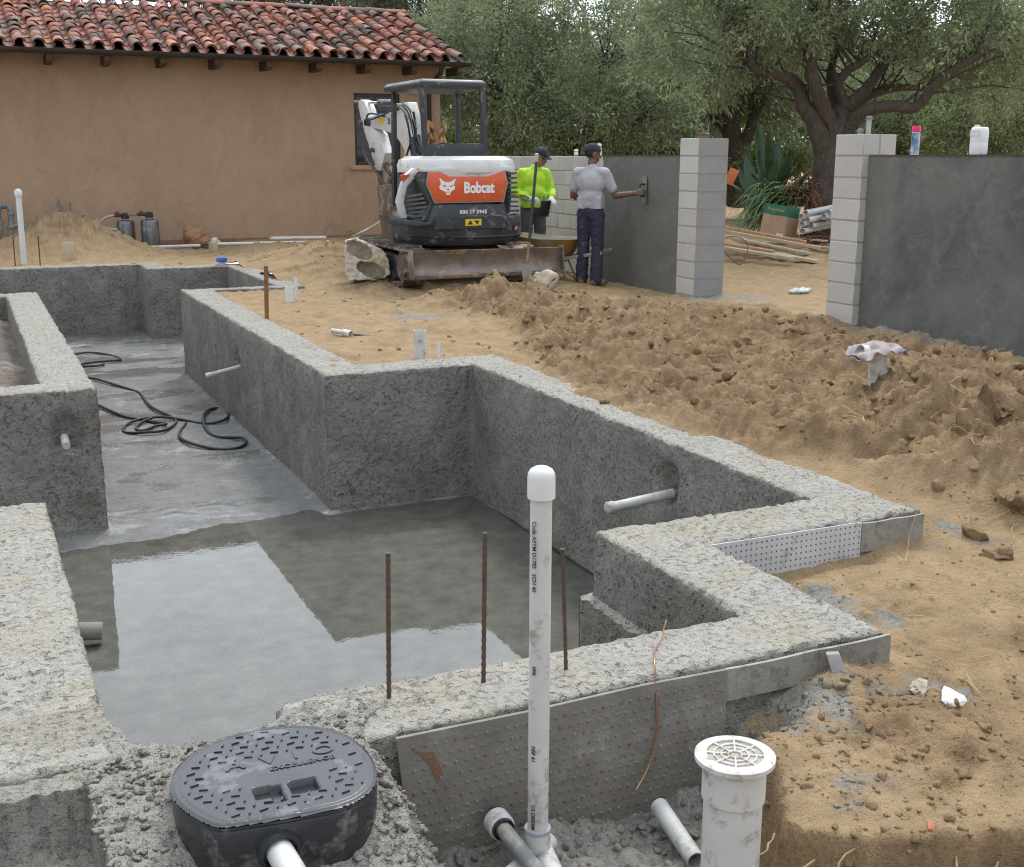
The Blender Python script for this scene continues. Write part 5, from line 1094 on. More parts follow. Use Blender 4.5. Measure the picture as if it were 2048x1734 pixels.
# middle olive, crown reaching down to the wall
F2 = 26.0; b2 = FV(1150, 350, F2)
L2 = [([b2 + Vector((0, 0, -.9)), FV(1148, 310, F2), FV(1140, 270, F2), FV(1110, 225, F2), FV(1085, 180, F2), FV(1060, 120, F2)], [.28, .24, .19, .14, .1, .05]),
      ([FV(1150, 330, F2), FV(1155, 285, F2), FV(1185, 250, F2 + .3), FV(1190, 190, F2 + .3), FV(1220, 120, F2 + .4)], [.2, .16, .12, .09, .04]),
      ([FV(1150, 330, F2), FV(1172, 300, F2 - .2), FV(1205, 280, F2 - .4), FV(1240, 268, F2 - .6), FV(1290, 230, F2 - .8)], [.17, .13, .1, .08, .04]),
      ([FV(1110, 225, F2), FV(1050, 200, F2 - .3), FV(980, 170, F2 - .5)], [.1, .07, .04])]
tree('olive_tree', 'broad grey green olive tree beyond the garden wall, right of the house', b2, L2,
     [bl(1100, 60, F2, 2.3, 1.9, 1.5, 1.6), bl(980, 110, F2 - .4, 1.6, 1.5, 1.2, 1.1), bl(1230, 120, F2 - .3, 1.8, 1.6, 1.4, 1.3), bl(920, 150, F2, 1.0, 1.2, .8, .6), bl(1040, 250, F2 - .6, 1.4, 1.2, .9, .9), bl(1190, 225, F2 - .9, 1.3, 1.1, .8, .8), bl(1300, 220, F2 - .6, 1.1, 1.1, .9, .7), bl(1060, 300, F2 + .3, 1.2, 1.0, .5, .4), bl(1180, -20, F2 + .3, 2.2, 1.9, 1.1, 1.0), bl(960, 40, F2 + .4, 1.5, 1.5, .9, .7), bl(985, 200, F2 + .8, 1.1, 1.1, .9, .5)],
     1050, 56, .31, .115, .034, M_olive, M_bark, 12, 'olive trees')
# olive between them, further back
F3 = 28.5; b3 = FV(1478, 365, F3)
L3 = [([b3 + Vector((0, 0, -.5)), FV(1470, 320, F3), FV(1462, 270, F3), FV(1455, 220, F3), FV(1440, 150, F3)], [.3, .26, .22, .18, .1]), ([FV(1470, 330, F3), FV(1500, 260, F3), FV(1520, 200, F3), FV(1560, 140, F3)], [.18, .14, .1, .05]), ([FV(1462, 270, F3), FV(1420, 225, F3), FV(1370, 190, F3)], [.14, .1, .05])]
tree('olive_tree', 'shaded olive tree standing behind the left gate pillar', b3, L3,
     [bl(1400, 130, F3, 2.0, 1.6, 1.4, 1.2), bl(1530, 110, F3, 1.8, 1.6, 1.2, 1), bl(1330, 190, F3, 1.3, 1.2, .9, .7), bl(1450, 190, F3 + .5, 1.4, 1.2, .8, .6), bl(1450, 20, F3, 2.4, 2, 1.4, 1.0), bl(1550, 190, F3 + .5, 1.1, 1.1, .8, .5)],
     850, 52, .40, .13, .042, M_olived, M_bark, 13, 'olive trees')
# loose trees to the right, behind the rendered wall
for k, (x, y, F, lab) in enumerate(((1800, 235, 27, 'pale green bushy tree behind the dark rendered wall and its pink capped can'), (1985, 230, 25.5, 'pale green bushy tree behind the white jug on the wall'))):
    bb = FV(x, 345, F); tree('bushy_tree', lab, bb, [([bb + Vector((0, 0, -.7)), FV(x + 4, 300, F), FV(x - 8, 260, F), FV(x + 10, 200, F)], [.14, .12, .09, .04]), ([FV(x, 300, F), FV(x + 40, 255, F), FV(x + 70, 215, F)], [.09, .06, .03]), ([FV(x, 300, F), FV(x - 40, 255, F), FV(x - 60, 215, F)], [.09, .06, .03])],
         [bl(x, y, F, 1.5, 1.3, .85, 1), bl(x - 70, y + 40, F - .3, .9, .9, .55, .5), bl(x + 75, y + 35, F - .2, .95, .9, .6, .5), bl(x + 20, y - 60, F, 1.2, 1.1, .6, .6)], 620, 36, .30, .09, .026, M_bush if k == 3 else leaf_mat('pale_shrub_leaves_%d' % k, [(.17, .23, .08), (.24, .29, .11), (.30, .34, .15), (.19, .23, .08)]), M_bark2, 20 + k, 'bushy trees behind the rendered wall')
# tall dark eucalyptus trees beyond the roof
for k, (x, y, F, s, lab) in enumerate(((840, -10, 42, 1.25, 'tall dark eucalyptus rising behind the right end of the roof ridge'), (690, -28, 46, 1.0, 'eucalyptus top just clearing the ridge near the roof end'), (470, -30, 44, .9, 'sparse eucalyptus crown above the middle of the roof ridge'))):
    bb = FV(x, 330, F); tree('eucalyptus_tree', lab, bb, [([bb + Vector((0, 0, -.8)), FV(x + 3, 200, F), FV(x - 5, 80, F), FV(x + 6, -30, F)], [.32, .26, .2, .08]), ([FV(x, 100, F), FV(x + 45, 40, F), FV(x + 70, 0, F)], [.13, .08, .04]), ([FV(x, 120, F), FV(x - 50, 55, F), FV(x - 80, 10, F)], [.13, .08, .04])],
         [bl(x, y, F, 1.9 * s, 1.8, 1.3 * s, 1), bl(x - 70 * s, y + 30, F, 1.1, 1.1, 1.0, .6), bl(x + 70 * s, y + 35, F, 1.1, 1.1, 1.0, .6), bl(x + 20, y - 60, F, 1.8, 1.6, 1.2, .8)], int(520 * s), 34, .5, .17, .045, M_euc, M_bark2, 30 + k, 'eucalyptus trees beyond the roof', droop=.8)
# hedge along the back and a far belt of woodland
rng = np.random.default_rng(44)
def mass(name, label, cat, x0, x1, y0f, y1f, Fs, n, per, spread, L, W, m):
    xs_ = rng.uniform(x0, x1, n); ys_ = rng.random(n); Fv = rng.uniform(*Fs, n)
    C = np.array([tuple(at_F(x, y0f(x) + (y1f(x) - y0f(x)) * q ** .8, f)) for x, q, f in zip(xs_, ys_, Fv)]); v, f = leaf_cloud(C, per, spread, L, W, rng, .1)
    return tag(leaves_obj(name, v, f, m), label, cat, None, 'stuff')
far_top = lambda x: 60 + 55 * math.sin(x * .011 + 1) + 30 * math.sin(x * .037)
mass('woodland', 'distant belt of mixed trees closing the view behind the olives', 'woodland', 850, 2300, lambda x: 345, lambda x: far_top(x), (38, 46), 2300, 30, .8, .30, .12, M_olived)
hedge_m = leaf_mat('hedge_leaves', [(.13, .18, .05), (.20, .26, .07), (.28, .32, .085), (.15, .2, .06)])
for k, (x, w_, F, top) in enumerate(((900, 90, 29, 255), (1010, 110, 28, 275), (1120, 100, 29, 278), (1235, 100, 28, 268), (1330, 90, 29, 255), (1560, 120, 27.5, 300), (1720, 110, 27, 290))):
    bb = FV(x, 345, F); t = thing('shrub', ['yellow green shrub right of the house, seen through the excavator canopy', 'low green shrub behind the neon shirted worker', 'low green shrub behind the wall under the broad olive', 'green shrub behind the worker in grey', 'yellow green shrub beside the left gate pillar', 'green shrub behind the strap leaved plant', 'green shrub at the foot of the big olive trunk'][k], 'shrub', bb, 0, 'shrubs behind the garden wall')
    C, D = crown_pts(rng, [bl(x, (top + 340) / 2, F, w_ / 2350 * F * .62, .7, (340 - top) / 2350 * F * .55, 1)], 150); v, f = leaf_cloud(C, 34, .26, .10, .045, rng, 0, D)
    leaves_obj('foliage', v, f, hedge_m, t)
    mb = MB(); [mb.tube([bb + Vector((0, 0, -.7)), bb + Vector((.1 * q, 0, -.2)), bb + Vector((.35 * q, 0, .25))], [.03, .02, .01], 6) for q in (-1, 0, 1)]; mb.build('stem', M_bark2, t, smooth=True)
# ================================================================ things in and round the pool
M_pvc = pm('white_pvc', (.60, .59, .56), (.50, .49, .465), .45, 0, 6, dirt=(.30, .28, .245), damt=.3, dscale=14)
M_pvcd = pm('dusty_pvc', (.55, .545, .52), (.42, .415, .40), .6, 0, 9, dirt=(.30, .285, .26), damt=.4, dscale=12)
M_greyp = pm('grey_pipe', (.20, .205, .205), (.15, .153, .153), .5, 0, 8, dirt=(.34, .30, .24), damt=.25, dscale=9)
M_rebar = pm('rusty_rebar', (.085, .06, .048), (.14, .09, .062), .75, .4, 25)
M_copper = pm('copper_wire', (.42, .21, .13), (.32, .15, .09), .4, .6, 20)
M_boxp = pm('black_valve_box', (.024, .025, .028), (.038, .04, .044), .3, 0, 6, dirt=(.17, .17, .165), damt=.22, dscale=8)
M_sheet = pm('cement_caked_panel', (.215, .20, .168), (.165, .152, .128), .7, 0, 7, .004, 60, dirt=(.26, .25, .225), damt=.3, dscale=5)
M_rustspot = pm('rust_spot', (.24, .10, .035), (.16, .11, .08), .8, 0, 40)
def cyl(p, q, r, name, mat, parent, seg=20, bore=True, smooth=True):
    p, q = Vector(p), Vector(q); L = (q - p).length; prof = [(r * .86, L * .02), (r * .86, 0), (r, 0), (r, L), (r * .86, L), (r * .86, L - min(.08, L * .4))] if bore else [(0, 0), (r, 0), (r, L), (0, L)]
    mb = MB(); mb.lathe(prof, p, seg, axis=(q - p)); return mb.build(name, mat, parent, smooth=smooth, sharp=40)
# --- valve box
LZ = .062
lo = [(870, 560), (885, 495), (940, 425), (1030, 360), (1150, 310), (1280, 275), (1420, 255), (1560, 250), (1680, 265), (1780, 300), (1860, 360), (1910, 420), (1930, 490), (1915, 560), (1850, 620), (1750, 665), (1600, 700), (1400, 735), (1200, 765), (1120, 770), (1040, 745), (950, 690), (890, 630)]
zp = lambda x, y: (x / 2.56, 1350 + y / 2.56)
op = [at_z(*zp(*p), LZ) for p in lo]; op = spline(op + [op[0]], 3)[:-1]; vc = sum(op, Vector()) / len(op)
vb = thing('valve_box', 'black plastic oval valve box with a tread patterned lid set in rough concrete', 'valve box', vc - Vector((0, 0, .3)))
e1 = (at_z(*zp(1730, 415), LZ) - at_z(*zp(1365, 490), LZ)).normalized(); e2 = Vector((-e1.y, e1.x, 0))
ring = lambda k, z, dx=0: [vc + (p - vc) * k + Vector((0, 0, z - LZ)) for p in op]
MB().loft([ring(.985, .042), ring(.997, .036), ring(.995, -.03), ring(.985, -.04), ring(.965, -.36)]).build('body', M_boxp, vb, smooth=True, sharp=50)
# lid: height field clipped to the outline, with two finger pockets
loc2 = [((p - vc).dot(e1), (p - vc).dot(e2)) for p in op]; us = [a for a, _ in loc2]; vs2 = [b_ for _, b_ in loc2]
gu, gv = np.meshgrid(np.arange(min(us), max(us), .0045), np.arange(min(vs2), max(vs2), .0045)); dl = poly_sd(gu.ravel(), gv.ravel(), loc2).reshape(gu.shape)
zl = LZ - .006 * sst(-.012, 0, dl) - .0025 * ((dl > -.020) & (dl < -.015)) + .0015 * fbm(gu * 9, gv * 9, octs=2, seed=3)
def slot(px, py, hu, hv):
    c = at_z(*zp(px, py), LZ) - vc; return c.dot(e1), c.dot(e2), hu, hv
for (cu_, cv_, hu, hv) in (slot(1345, 600, .020, .026), slot(1420, 605, .014, .038), slot(1555, 565, .033, .030)):
    d_ = np.maximum(np.abs(gu - cu_) - hu, np.abs(gv - cv_) - hv); zl = zl - .035 * sst(.002, -.004, d_)
ok = dl < .003; nU = gu.shape[1]; j, i = np.nonzero(ok[:-1, :-1] & ok[1:, :-1] & ok[:-1, 1:] & ok[1:, 1:]); q = j * nU + i
Pv = np.array([tuple(vc + e1 * a + e2 * b_) for a, b_ in zip(gu.ravel(), gv.ravel())]); Pv[:, 2] = zl.ravel()
F4 = np.stack([q, q + 1, q + nU + 1, q + nU], 1); u_, inv = np.unique(F4, return_inverse=True)
lid = link('lid', local(np_mesh('lid', Pv[u_], inv.reshape(-1, 4)), vb), M_boxp, vb)
MB().loft([ring(1.0, LZ - .009), ring(1.004, LZ - .012), ring(1.0, LZ - .018), ring(.985, LZ - .02)], cap=False).build('lid_edge', M_boxp, lid, smooth=True, sharp=60)
tr_ = MB(); rt2 = random.Random(2)
for a in np.arange(-.28, .28, .034):
    for k, b_ in enumerate(np.arange(-.26, .27, .030)):
        u0 = a + (.017 if k % 2 else 0); d_ = float(poly_sd(np.array([u0]), np.array([b_]), loc2)[0])
        if d_ > -.032 or (-.03 < b_ < .072 and -.17 < u0 < .20) or (abs(u0 - .02) < .10 and -.12 < b_ < -.02): continue
        d1 = (e1 * 1.0 + e2 * (.25 if (k % 2) else -.25)).normalized() if (round(a / .034) + k) % 2 else (e1 * .35 + e2).normalized(); L_ = .0105 if (round(a / .034) + k) % 2 else .007
        c = vc + e1 * u0 + e2 * b_; tr_.bar(c - d1 * L_ + Vector((0, 0, .0005)), c + d1 * L_ + Vector((0, 0, .0005)), .0045, .006)
tag(tr_.build('tread_pattern', M_boxp, lid), kind='stuff')
an = math.atan2(e1.y, e1.x); LV = vc - Vector((0, 0, .3))
text_mesh('lid_lettering', 'EXCELLENCE', .026, M_boxp, lid, at_z(*zp(1548, 452), LZ) + Vector((0, 0, .0005)) - LV, (0, 0, an), depth=.0022, bold=.0006, spacing=1.15)
for ch, lx, ly in (('A', 1200, 470), ('V', 1375, 440), ('I', 1510, 412), ('O', 1655, 385)): text_mesh('lid_letter', ch, .062, M_boxp, lid, at_z(*zp(lx, ly), LZ) + Vector((0, 0, .0005)) - LV, (0, 0, an), depth=.002, bold=.0002, xs=1.25)
Fm = min(-q_.x * _sy + q_.y * _cy for q_ in op); p0 = at_F(562, 1708, Fm + .016); d0 = Vector((.10, -1, -.10)).normalized()
MB().lathe([(.0, 0), (.052, 0), (.052, .03), (.042, .034), (.042, .01), (0, .01)], p0 - d0 * .035, 22, axis=d0).build('grommet', M_boxp, vb, smooth=True)
cyl(p0 - d0 * .02, p0 + d0 * .35, .033, 'outlet_pipe', M_pvc, vb)
# --- tall capped riser
tb, tt = at_Y(1075, 1690, 2.70), at_Y(1083, 932, 2.70)
rs = thing('standpipe', 'tall white pipe with a domed cap standing in the working pit', 'pipe', tb)
cyl(tb + Vector((0, 0, -.12)), tt - Vector((0, 0, .03)), .0295, 'pipe', M_pvc, rs, 24, False)
MB().lathe([(.0295, 0), (.0375, 0), (.0375, .055), (.036, .068), (.03, .078), (.018, .085), (0, .087)], tt - Vector((0, 0, .087)), 28).build('cap', M_white, rs, smooth=True, sharp=60)
MB().lathe([(.0295, 0), (.037, 0), (.037, .06), (.0295, .062)], tb - Vector((0, 0, .01)), 24).build('coupling', M_pvc, rs, smooth=True)
MB().lathe([(.0375, 0), (.0378, .006), (.0375, .012)], tb + Vector((0, 0, .046)), 24).build('primer_ring', pm('purple_primer', (.30, .29, .34), (.38, .37, .4), .5), rs, smooth=True)
camd = Vector((-tb.x, -tb.y, 0)).normalized(); th0 = math.atan2(camd.y, camd.x) - R(28); nd = Vector((math.cos(th0), math.sin(th0), 0))
for body, py in (('Code ASTM D1785', 1085), ('SCH 40', 1160), ('PPR', 1335), ('1/2 DREAM', 1625), ('NSF 61', 1500)):
    zc = at_Y(1075, py, 2.70).z; mt = Matrix((Vector((0, 0, -1)), Vector((0, 0, 1)).cross(nd) * 1.0, nd)).transposed() if False else None
    xa = Vector((0, 0, -1)); ya = nd.cross(xa); mm = Matrix((xa, ya, nd)).transposed()
    text_mesh('pipe_print', body, .0165, M_hair, rs, Vector((tb.x, tb.y, zc)) + nd * .0297 - tb, mm.to_euler(), depth=.0003, bold=.0002)
gp1 = thing('drain_pipe', 'grey pipe with a white coupling beside the foot of the tall capped pipe', 'pipe', at_z(990, 1650, -.33))
a, b_ = at_z(1000, 1650, -.30), at_z(1075, 1745, -.30)
cyl(a, b_ + (b_ - a) * .6, .024, 'pipe', M_greyp, gp1); dd = (b_ - a).normalized(); MB().lathe([(.024, 0), (.04, 0), (.04, .045), (.034, .05), (.034, .03), (.024, .03)], a - dd * .03, 22, axis=dd).build('coupling', M_pvc, gp1, smooth=True); cyl(a - dd * .05, a + dd * .03, .033, 'union_nut', M_boxp, gp1)
gp2_ = thing('drain_pipe', 'short dusty grey pipe lying between the standpipe and the drain riser', 'pipe', at_z(1350, 1660, -.35)); a, b_ = at_z(1318, 1612, -.36), at_z(1392, 1722, -.38); cyl(a, b_, .028, 'pipe', M_pvcd, gp2_)
gp3 = thing('drain_pipe', 'white fitting joining two pipes under the tall capped pipe', 'pipe', at_z(1080, 1720, -.38)); a, b_ = at_z(1082, 1700, -.36), at_z(1110, 1760, -.36); cyl(a, b_ + (b_ - a), .034, 'tee', M_pvc, gp3); cyl(a - Vector((.16, .1, 0)), a + Vector((.04, .03, 0)), .03, 'branch', M_pvcd, gp3)
# --- drain riser with grate
gz_ = .075; gc = at_z(1470, 1512, gz_)
dr = thing('drain_riser', 'wide white riser pipe with a round dirty grate on top', 'drain', gc - Vector((0, 0, .5)))
MB().lathe([(.077, -.5), (.077, -.12), (.083, -.115), (.083, -.02), (.075, -.02)], gc, 40).build('riser', M_pvc, dr, smooth=True, sharp=35)
FLR = .105; M_grate = pm('dirty_white_grate', (.62, .61, .585), (.54, .53, .50), .5, 0, 8, dirt=(.33, .285, .22), damt=.42, dscale=22)
grt = MB().lathe([(.074, -.004), (.074, .008), (.095, .009), (FLR, .004), (FLR, -.008), (.084, -.016), (.083, -.03)], gc, 44).build('grate', M_grate, dr, smooth=True, sharp=40)
mb = MB()
for r_ in (.055, .036, .018): mb.tube([gc + Vector((r_ * math.cos(t), r_ * math.sin(t), .004)) for t in np.linspace(0, 2 * math.pi, 28, endpoint=False)], .0028, 6, closed=True)
for k in range(8): t = R(45 * k + 12); mb.bar(gc + Vector((.012 * math.cos(t), .012 * math.sin(t), .004)), gc + Vector((.076 * math.cos(t), .076 * math.sin(t), .004)), .004, .006)
mb.build('grate_ribs', M_grate, grt, smooth=True)
MB().lathe([(0, .0025), (.074, .0025), (.074, -.010), (0, -.010)], gc, 30).build('silt', pm('silt_in_grate', (.50, .44, .33), (.30, .28, .25), .95, 0, 45, .004, 120), dr)
# --- rebar stubs
for k, (px, py, ty, lab) in enumerate(((778, 1398, 1100, 'first rusty rebar along the near wall, beside the valve box'), (967, 1362, 1060, 'tall rusty rebar between two others on the near wall'), (1132, 1338, 1092, 'rusty rebar stub just right of the tall capped pipe'))):
    bp_ = at_z(px, py, 0); tp = at_Y(px - (2 if k == 0 else -3 if k == 1 else 7), ty, bp_.y); n_ = int((tp - bp_).length / .009)
    r0 = .0075 if k < 2 else .0065; pts = [bp_.lerp(tp, (i - 6) / n_) for i in range(n_ + 6)]
    tag(MB().tube(pts, [r0 * (1.16 if i % 3 == 0 else .95) for i in range(len(pts))], 8).build('rebar', M_rebar, None, smooth=True, sharp=80), lab, 'rebar', 'rebar stubs on the near wall')
tag(MB().tube(spline([at_Y(1333, 1240, 3.2), at_z(1322, 1275, .012), at_z(1310, 1300, .012), at_Y(1309, 1325, 2.93), at_Y(1313, 1400, 2.885), at_Y(1312, 1480, 2.88), at_Y(1296, 1535, 2.86), at_Y(1272, 1580, 2.82)], 6), .0028, 6).build('copper_wire', M_copper, None, smooth=True), 'thin copper wire trailing over the wall and down the studded panel', 'wire')
# --- studded drainage panel on the near wall, perforated white sheet on the side wall
p = thing('drainage_panel', 'cement caked studded panel fixed to the outer face of the near wall', 'panel', (1.55, 2.905, -.45))
MB().prism([(.98, 2.902, -.004), (1.02, 2.902, -.46), (2.105, 2.902, -.46), (2.105, 2.902, -.010), (1.8, 2.902, -.002), (1.4, 2.902, -.008)], (0, -.012, 0)).build('sheet', M_sheet, p)
stv, stf = [], []
def stud(mb, c, r, n=7):
    c = Vector(c); v = [c + Vector((r * math.cos(t), 0, r * math.sin(t))) for t in np.linspace(0, 2 * math.pi, n, endpoint=False)] + [c + Vector((r * .6 * math.cos(t), -.005, r * .6 * math.sin(t))) for t in np.linspace(0, 2 * math.pi, n, endpoint=False)]
    mb.add(v, [[i, (i + 1) % n, n + (i + 1) % n, n + i] for i in range(n)] + [[n + i for i in range(n)]])
ms, mr = MB(), MB(); rs_ = random.Random(8)
for r_ in range(11):
    for c in range(34):
        x, z = 1.03 + c * .0325 + (.016 if r_ % 2 else 0) + rs_.gauss(0, .001), -.045 - r_ * .036
        if x > 2.09: continue
        stud(mr if (rs_.random() < .16 + .3 * (2 < r_ < 6 and 12 < c < 26)) else ms, (x, 2.8902, z), rs_.uniform(.0045, .0068))
tag(ms.build('studs', M_sheet, p, smooth=True), kind='stuff'); tag(mr.build('rusty_studs', M_rustspot, p, smooth=True), kind='stuff')
MB().prism([(1.035, 2.889, -.055), (1.09, 2.889, -.07), (1.12, 2.889, -.15), (1.10, 2.889, -.17), (1.075, 2.889, -.10)], (0, -.002, 0)).build('rust_patch', M_rustspot, p)
p = thing('perforated_sheet', 'white perforated plastic sheet on the outer side wall of the pool', 'sheet', (3.15, 3.94, -.25))
MB().prism([(2.74, 3.936, .0), (2.74, 3.936, -.25), (3.56, 3.936, -.25), (3.56, 3.936, -.006)], (0, -.006, 0)).build('sheet', pm('white_plastic_sheet', (.54, .54, .545), (.46, .46, .46), .5, 0, 5, dirt=(.27, .25, .22), damt=.22, dscale=6), p)
mh = MB()
for r_ in range(8):
    for c in range(30):
        x, z = 2.77 + c * .0268, -.022 - r_ * .027
        mh.lathe([(0, 0), (.0038, 0), (.0038, .0012), (0, .0012)], (x, 3.9288, z), 8, axis=(0, 1, 0))
tag(mh.build('holes', M_black, p), kind='stuff')
zl_ = at_Y(1178, 1190, 4.34).z; led = MB(); n_ = 30
for i in range(n_):
    y0_, y1_ = 3.23 + (4.345 - 3.23) * i / n_, 3.23 + (4.345 - 3.23) * (i + 1) / n_; led.add([(2.345 + .008 * math.sin(i * 1.9), y0_, -1.15), (2.345 + .008 * math.sin((i + 1) * 1.9), y1_, -1.15), (2.345 + .008 * math.sin((i + 1) * 1.9), y1_, zl_ + .008 * math.sin((i + 1) * 2.3)), (2.345 + .008 * math.sin(i * 1.9), y0_, zl_ + .008 * math.sin(i * 2.3)), (2.43, y1_, zl_ + .01), (2.43, y0_, zl_ + .01)], [[0, 1, 2, 3], [3, 2, 4, 5]] + ([[1, 2, 4]] if i == n_ - 1 else []))
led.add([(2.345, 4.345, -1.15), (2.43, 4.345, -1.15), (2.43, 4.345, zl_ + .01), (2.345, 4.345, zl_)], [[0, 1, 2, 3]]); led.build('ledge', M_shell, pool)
M_form = concrete_mat('board_formed_face', dry=(.34, .33, .29), side_col=(.30, .288, .252), coarse=.5, dusty=0, smooth=True)
for (x0, x1, y, z0) in ((2.108, 2.79, 2.908, -.125), (3.562, 3.925, 3.938, -.15)):
    fo = MB(); n_ = 14; fo.prism([(x0, y, z0)] + [(x0 + (x1 - x0) * i / n_, y, -.012 - .004 * abs(math.sin(i * 2.7))) for i in range(n_ + 1)] + [(x1, y, z0)], (0, -.012, 0)); fo.build('formed_edge', M_form, pool, 0)
# --- return pipes in the pool walls
for (a, tip, Y, lab, r_) in (((2.38, 11.66, -.457), (412, 752), 11.7, 'thin white pipe stub poking from the long pool wall above the hose', .022), ((3.58, 5.60, -.325), (1213, 1017), 5.62, 'cement splashed pipe stub poking from the right pool wall', .030)):
    t0 = at_Y(*tip, Y); pp = thing('pipe_stub', lab, 'pipe', t0); cyl(Vector(a) + (Vector(a) - t0).normalized() * .05, t0, r_, 'pipe', M_pvcd, pp, 18, False); d_ = (t0 - Vector(a)).normalized(); MB().lathe([(r_, -.05), (r_ * 1.2, -.045), (r_ * 1.2, -.005), (r_ * .8, .004), (0, .006)], t0, 18, axis=d_).build('cap', M_pvcd, pp, smooth=True)
t0 = at_Y(133, 892, 8.57); pp = thing('pipe_stub', 'short pipe stub in a dark chipped recess of the left wall end', 'pipe', t0); cyl(t0 + Vector((0, .16, .03)), t0, .028, 'pipe', M_pvcd, pp, 18, False); 
t0 = at_z(205, 1262, -1.03); pp = thing('pipe_stub', 'wrapped pipe end sticking into the puddle from the left slab', 'pipe', t0); cyl(t0 + Vector((-.2, .03, .02)), t0, .052, 'pipe', pm('muddy_wrap', (.17, .16, .14), (.23, .215, .19), .9, 0, 30, .008, 60), pp, 18, False)
# --- black hoses on the pool floor
zh = lambda x, y: (x / 2.797, 480 + y / 2.797)
HOSES = [([(440, 770), (525, 780), (620, 805), (720, 830), (780, 850), (815, 900), (850, 940), (900, 965), (960, 985), (985, 1010), (960, 1045), (900, 1075), (800, 1080), (710, 1075), (690, 1050), (730, 1020), (830, 1000), (930, 995), (1040, 1005), (1130, 1020), (1200, 1022), (1260, 1010), (1277, 980), (1260, 945), (1220, 935), (1170, 950), (1140, 985), (1140, 1030), (1170, 1075), (1220, 1095), (1300, 1105), (1360, 1115), (1375, 1135), (1340, 1155), (1250, 1165), (1150, 1160), (1060, 1140), (1010, 1110), (1005, 1070), (1040, 1020)], 'long black hose looped on the wet pool floor near the right wall'),
         ([(450, 890), (550, 930), (620, 960), (700, 985), (790, 1000), (870, 1020), (930, 1035), (870, 1045), (800, 1062), (760, 1050), (790, 1022), (850, 1003)], 'black hose end tangled in the larger hose loop'),
         ([(380, 655), (430, 640), (520, 632), (610, 640), (665, 655), (670, 670), (620, 680), (540, 685), (460, 690), (400, 697), (460, 706), (520, 710), (575, 700), (578, 686)], 'black hose coil emerging from behind the planter wall, away from the other loops')]
for pts, lab in HOSES:
    z0 = -1.045; W_ = spline([at_z(*zh(*q), z0) for q in pts], 6); W_ = [v + Vector((0, 0, .012 * math.sin(i * .21))) for i, v in enumerate(W_)]
    tag(MB().tube(W_, .0155, 9).build('hose', M_hose, None, smooth=True), lab, 'hose')

# ================================================================ pipes, stakes and scraps round the yard
def stub(lab, px, py, ty, r_, z=0., mat=None, name='pipe_stub', bore=True, dx=0, cat='pipe', cap=False):
    z = soil_z(*at_z(px, py, z).xy) if z == 0. else z
    b0 = at_z(px, py, z); t0 = at_Y(px + dx, ty, b0.y)
    o = thing(name, lab, cat, b0); cyl(b0 - Vector((0, 0, .1)), t0, r_, 'shaft', mat or M_pvc, o, 18, bore)
    if cap: MB().lathe([(r_, 0), (r_ * 1.3, 0), (r_ * 1.3, .07), (r_ * .7, .10), (0, .105)], t0 - Vector((0, 0, .07)), 18).build('cap', M_white, o, smooth=True)
    return o
stub('short wide white pipe stub beside the brown stake', 579, 604, 573, .052, mat=M_white); stub('thin white pipe stub next to the short wide one', 592, 600, 555, .018, mat=M_white)
stub('stout cement stained pipe stub at the corner of the pool coping', 840, 720, 661, .052); stub('thin white pipe stub next to the stout stained one', 876, 717, 685, .018, mat=M_white)
o = stub('slim rust brown steel stake beside the pool coping', 533, 640, 532, .022, mat=pm('rust_brown_stake', (.27, .115, .05), (.2, .085, .04), .75, .1, 12), name='stake', bore=False, dx=-1, cat='stake')
stub('tall leaning white standpipe with cap by the far pool wall', 48, 527, 382, .042, mat=M_white, dx=-12, cap=True, bore=False)
for px, ty, lab in ((30, 474, 'thin dark rebar stake left of the leaning standpipe'), (80, 472, 'thin dark rebar stake right of the leaning standpipe')): stub(lab, px, 525, ty, .009, mat=M_rebar, name='stake', bore=False, cat='stake', dx=-4)
M_wood = pm('pale_timber', (.52, .42, .29), (.42, .32, .21), .8, 0, 8, .003, 50)
b0 = at_z(139, 524, 0); tag(MB().box(b0 + Vector((-.075, -.02, -.1)), b0 + Vector((.075, .02, .30))).build('timber_stake', M_wood, None, .004), 'short pale timber stake by the far pool wall', 'stake')
b0 = at_z(427, 500, .02); tag(MB().box(b0 + Vector((-.06, -.05, -.05)), b0 + Vector((.06, .05, .13)), rot=(0, 0, .4)).build('wood_block', M_wood, None, .006), 'small pale wood block in front of the paper bag', 'block')
b0 = at_z(444, 530, 0); bc = thing('test_plug', 'bright blue pipe test plug on the far coping', 'plug', b0); MB().lathe([(0, 0), (.05, 0), (.05, .05), (0, .05)], b0, 18).build('pipe', M_white, bc, smooth=True); MB().lathe([(0, .05), (.078, .05), (.085, .075), (.07, .11), (0, .115)], b0, 20).build('cap', pm('blue_plastic', (.02, .12, .55), (.02, .1, .45), .4), bc, smooth=True)
# elbow offcut on the sand
e0 = at_z(690, 662, .0); eb = thing('pipe_offcut', 'small pale pipe elbow offcut lying on the sand', 'pipe', e0); zg = soil_z(e0.x, e0.y); ea = Vector((e0.x, e0.y, zg + .035))
cyl(ea + Vector((-.09, .12, .01)), ea, .022, 'tube', M_pvc, eb); cyl(ea + Vector((-.01, .02, 0)), ea + Vector((.04, -.05, -.01)), .034, 'elbow', M_pvc, eb); MB().tube(spline([ea + Vector((.06, 0, -.02)), ea + Vector((.12, -.06, -.02)), ea + Vector((.20, -.12, -.025))], 5), .008, 6).build('cable', M_hose, eb, smooth=True)
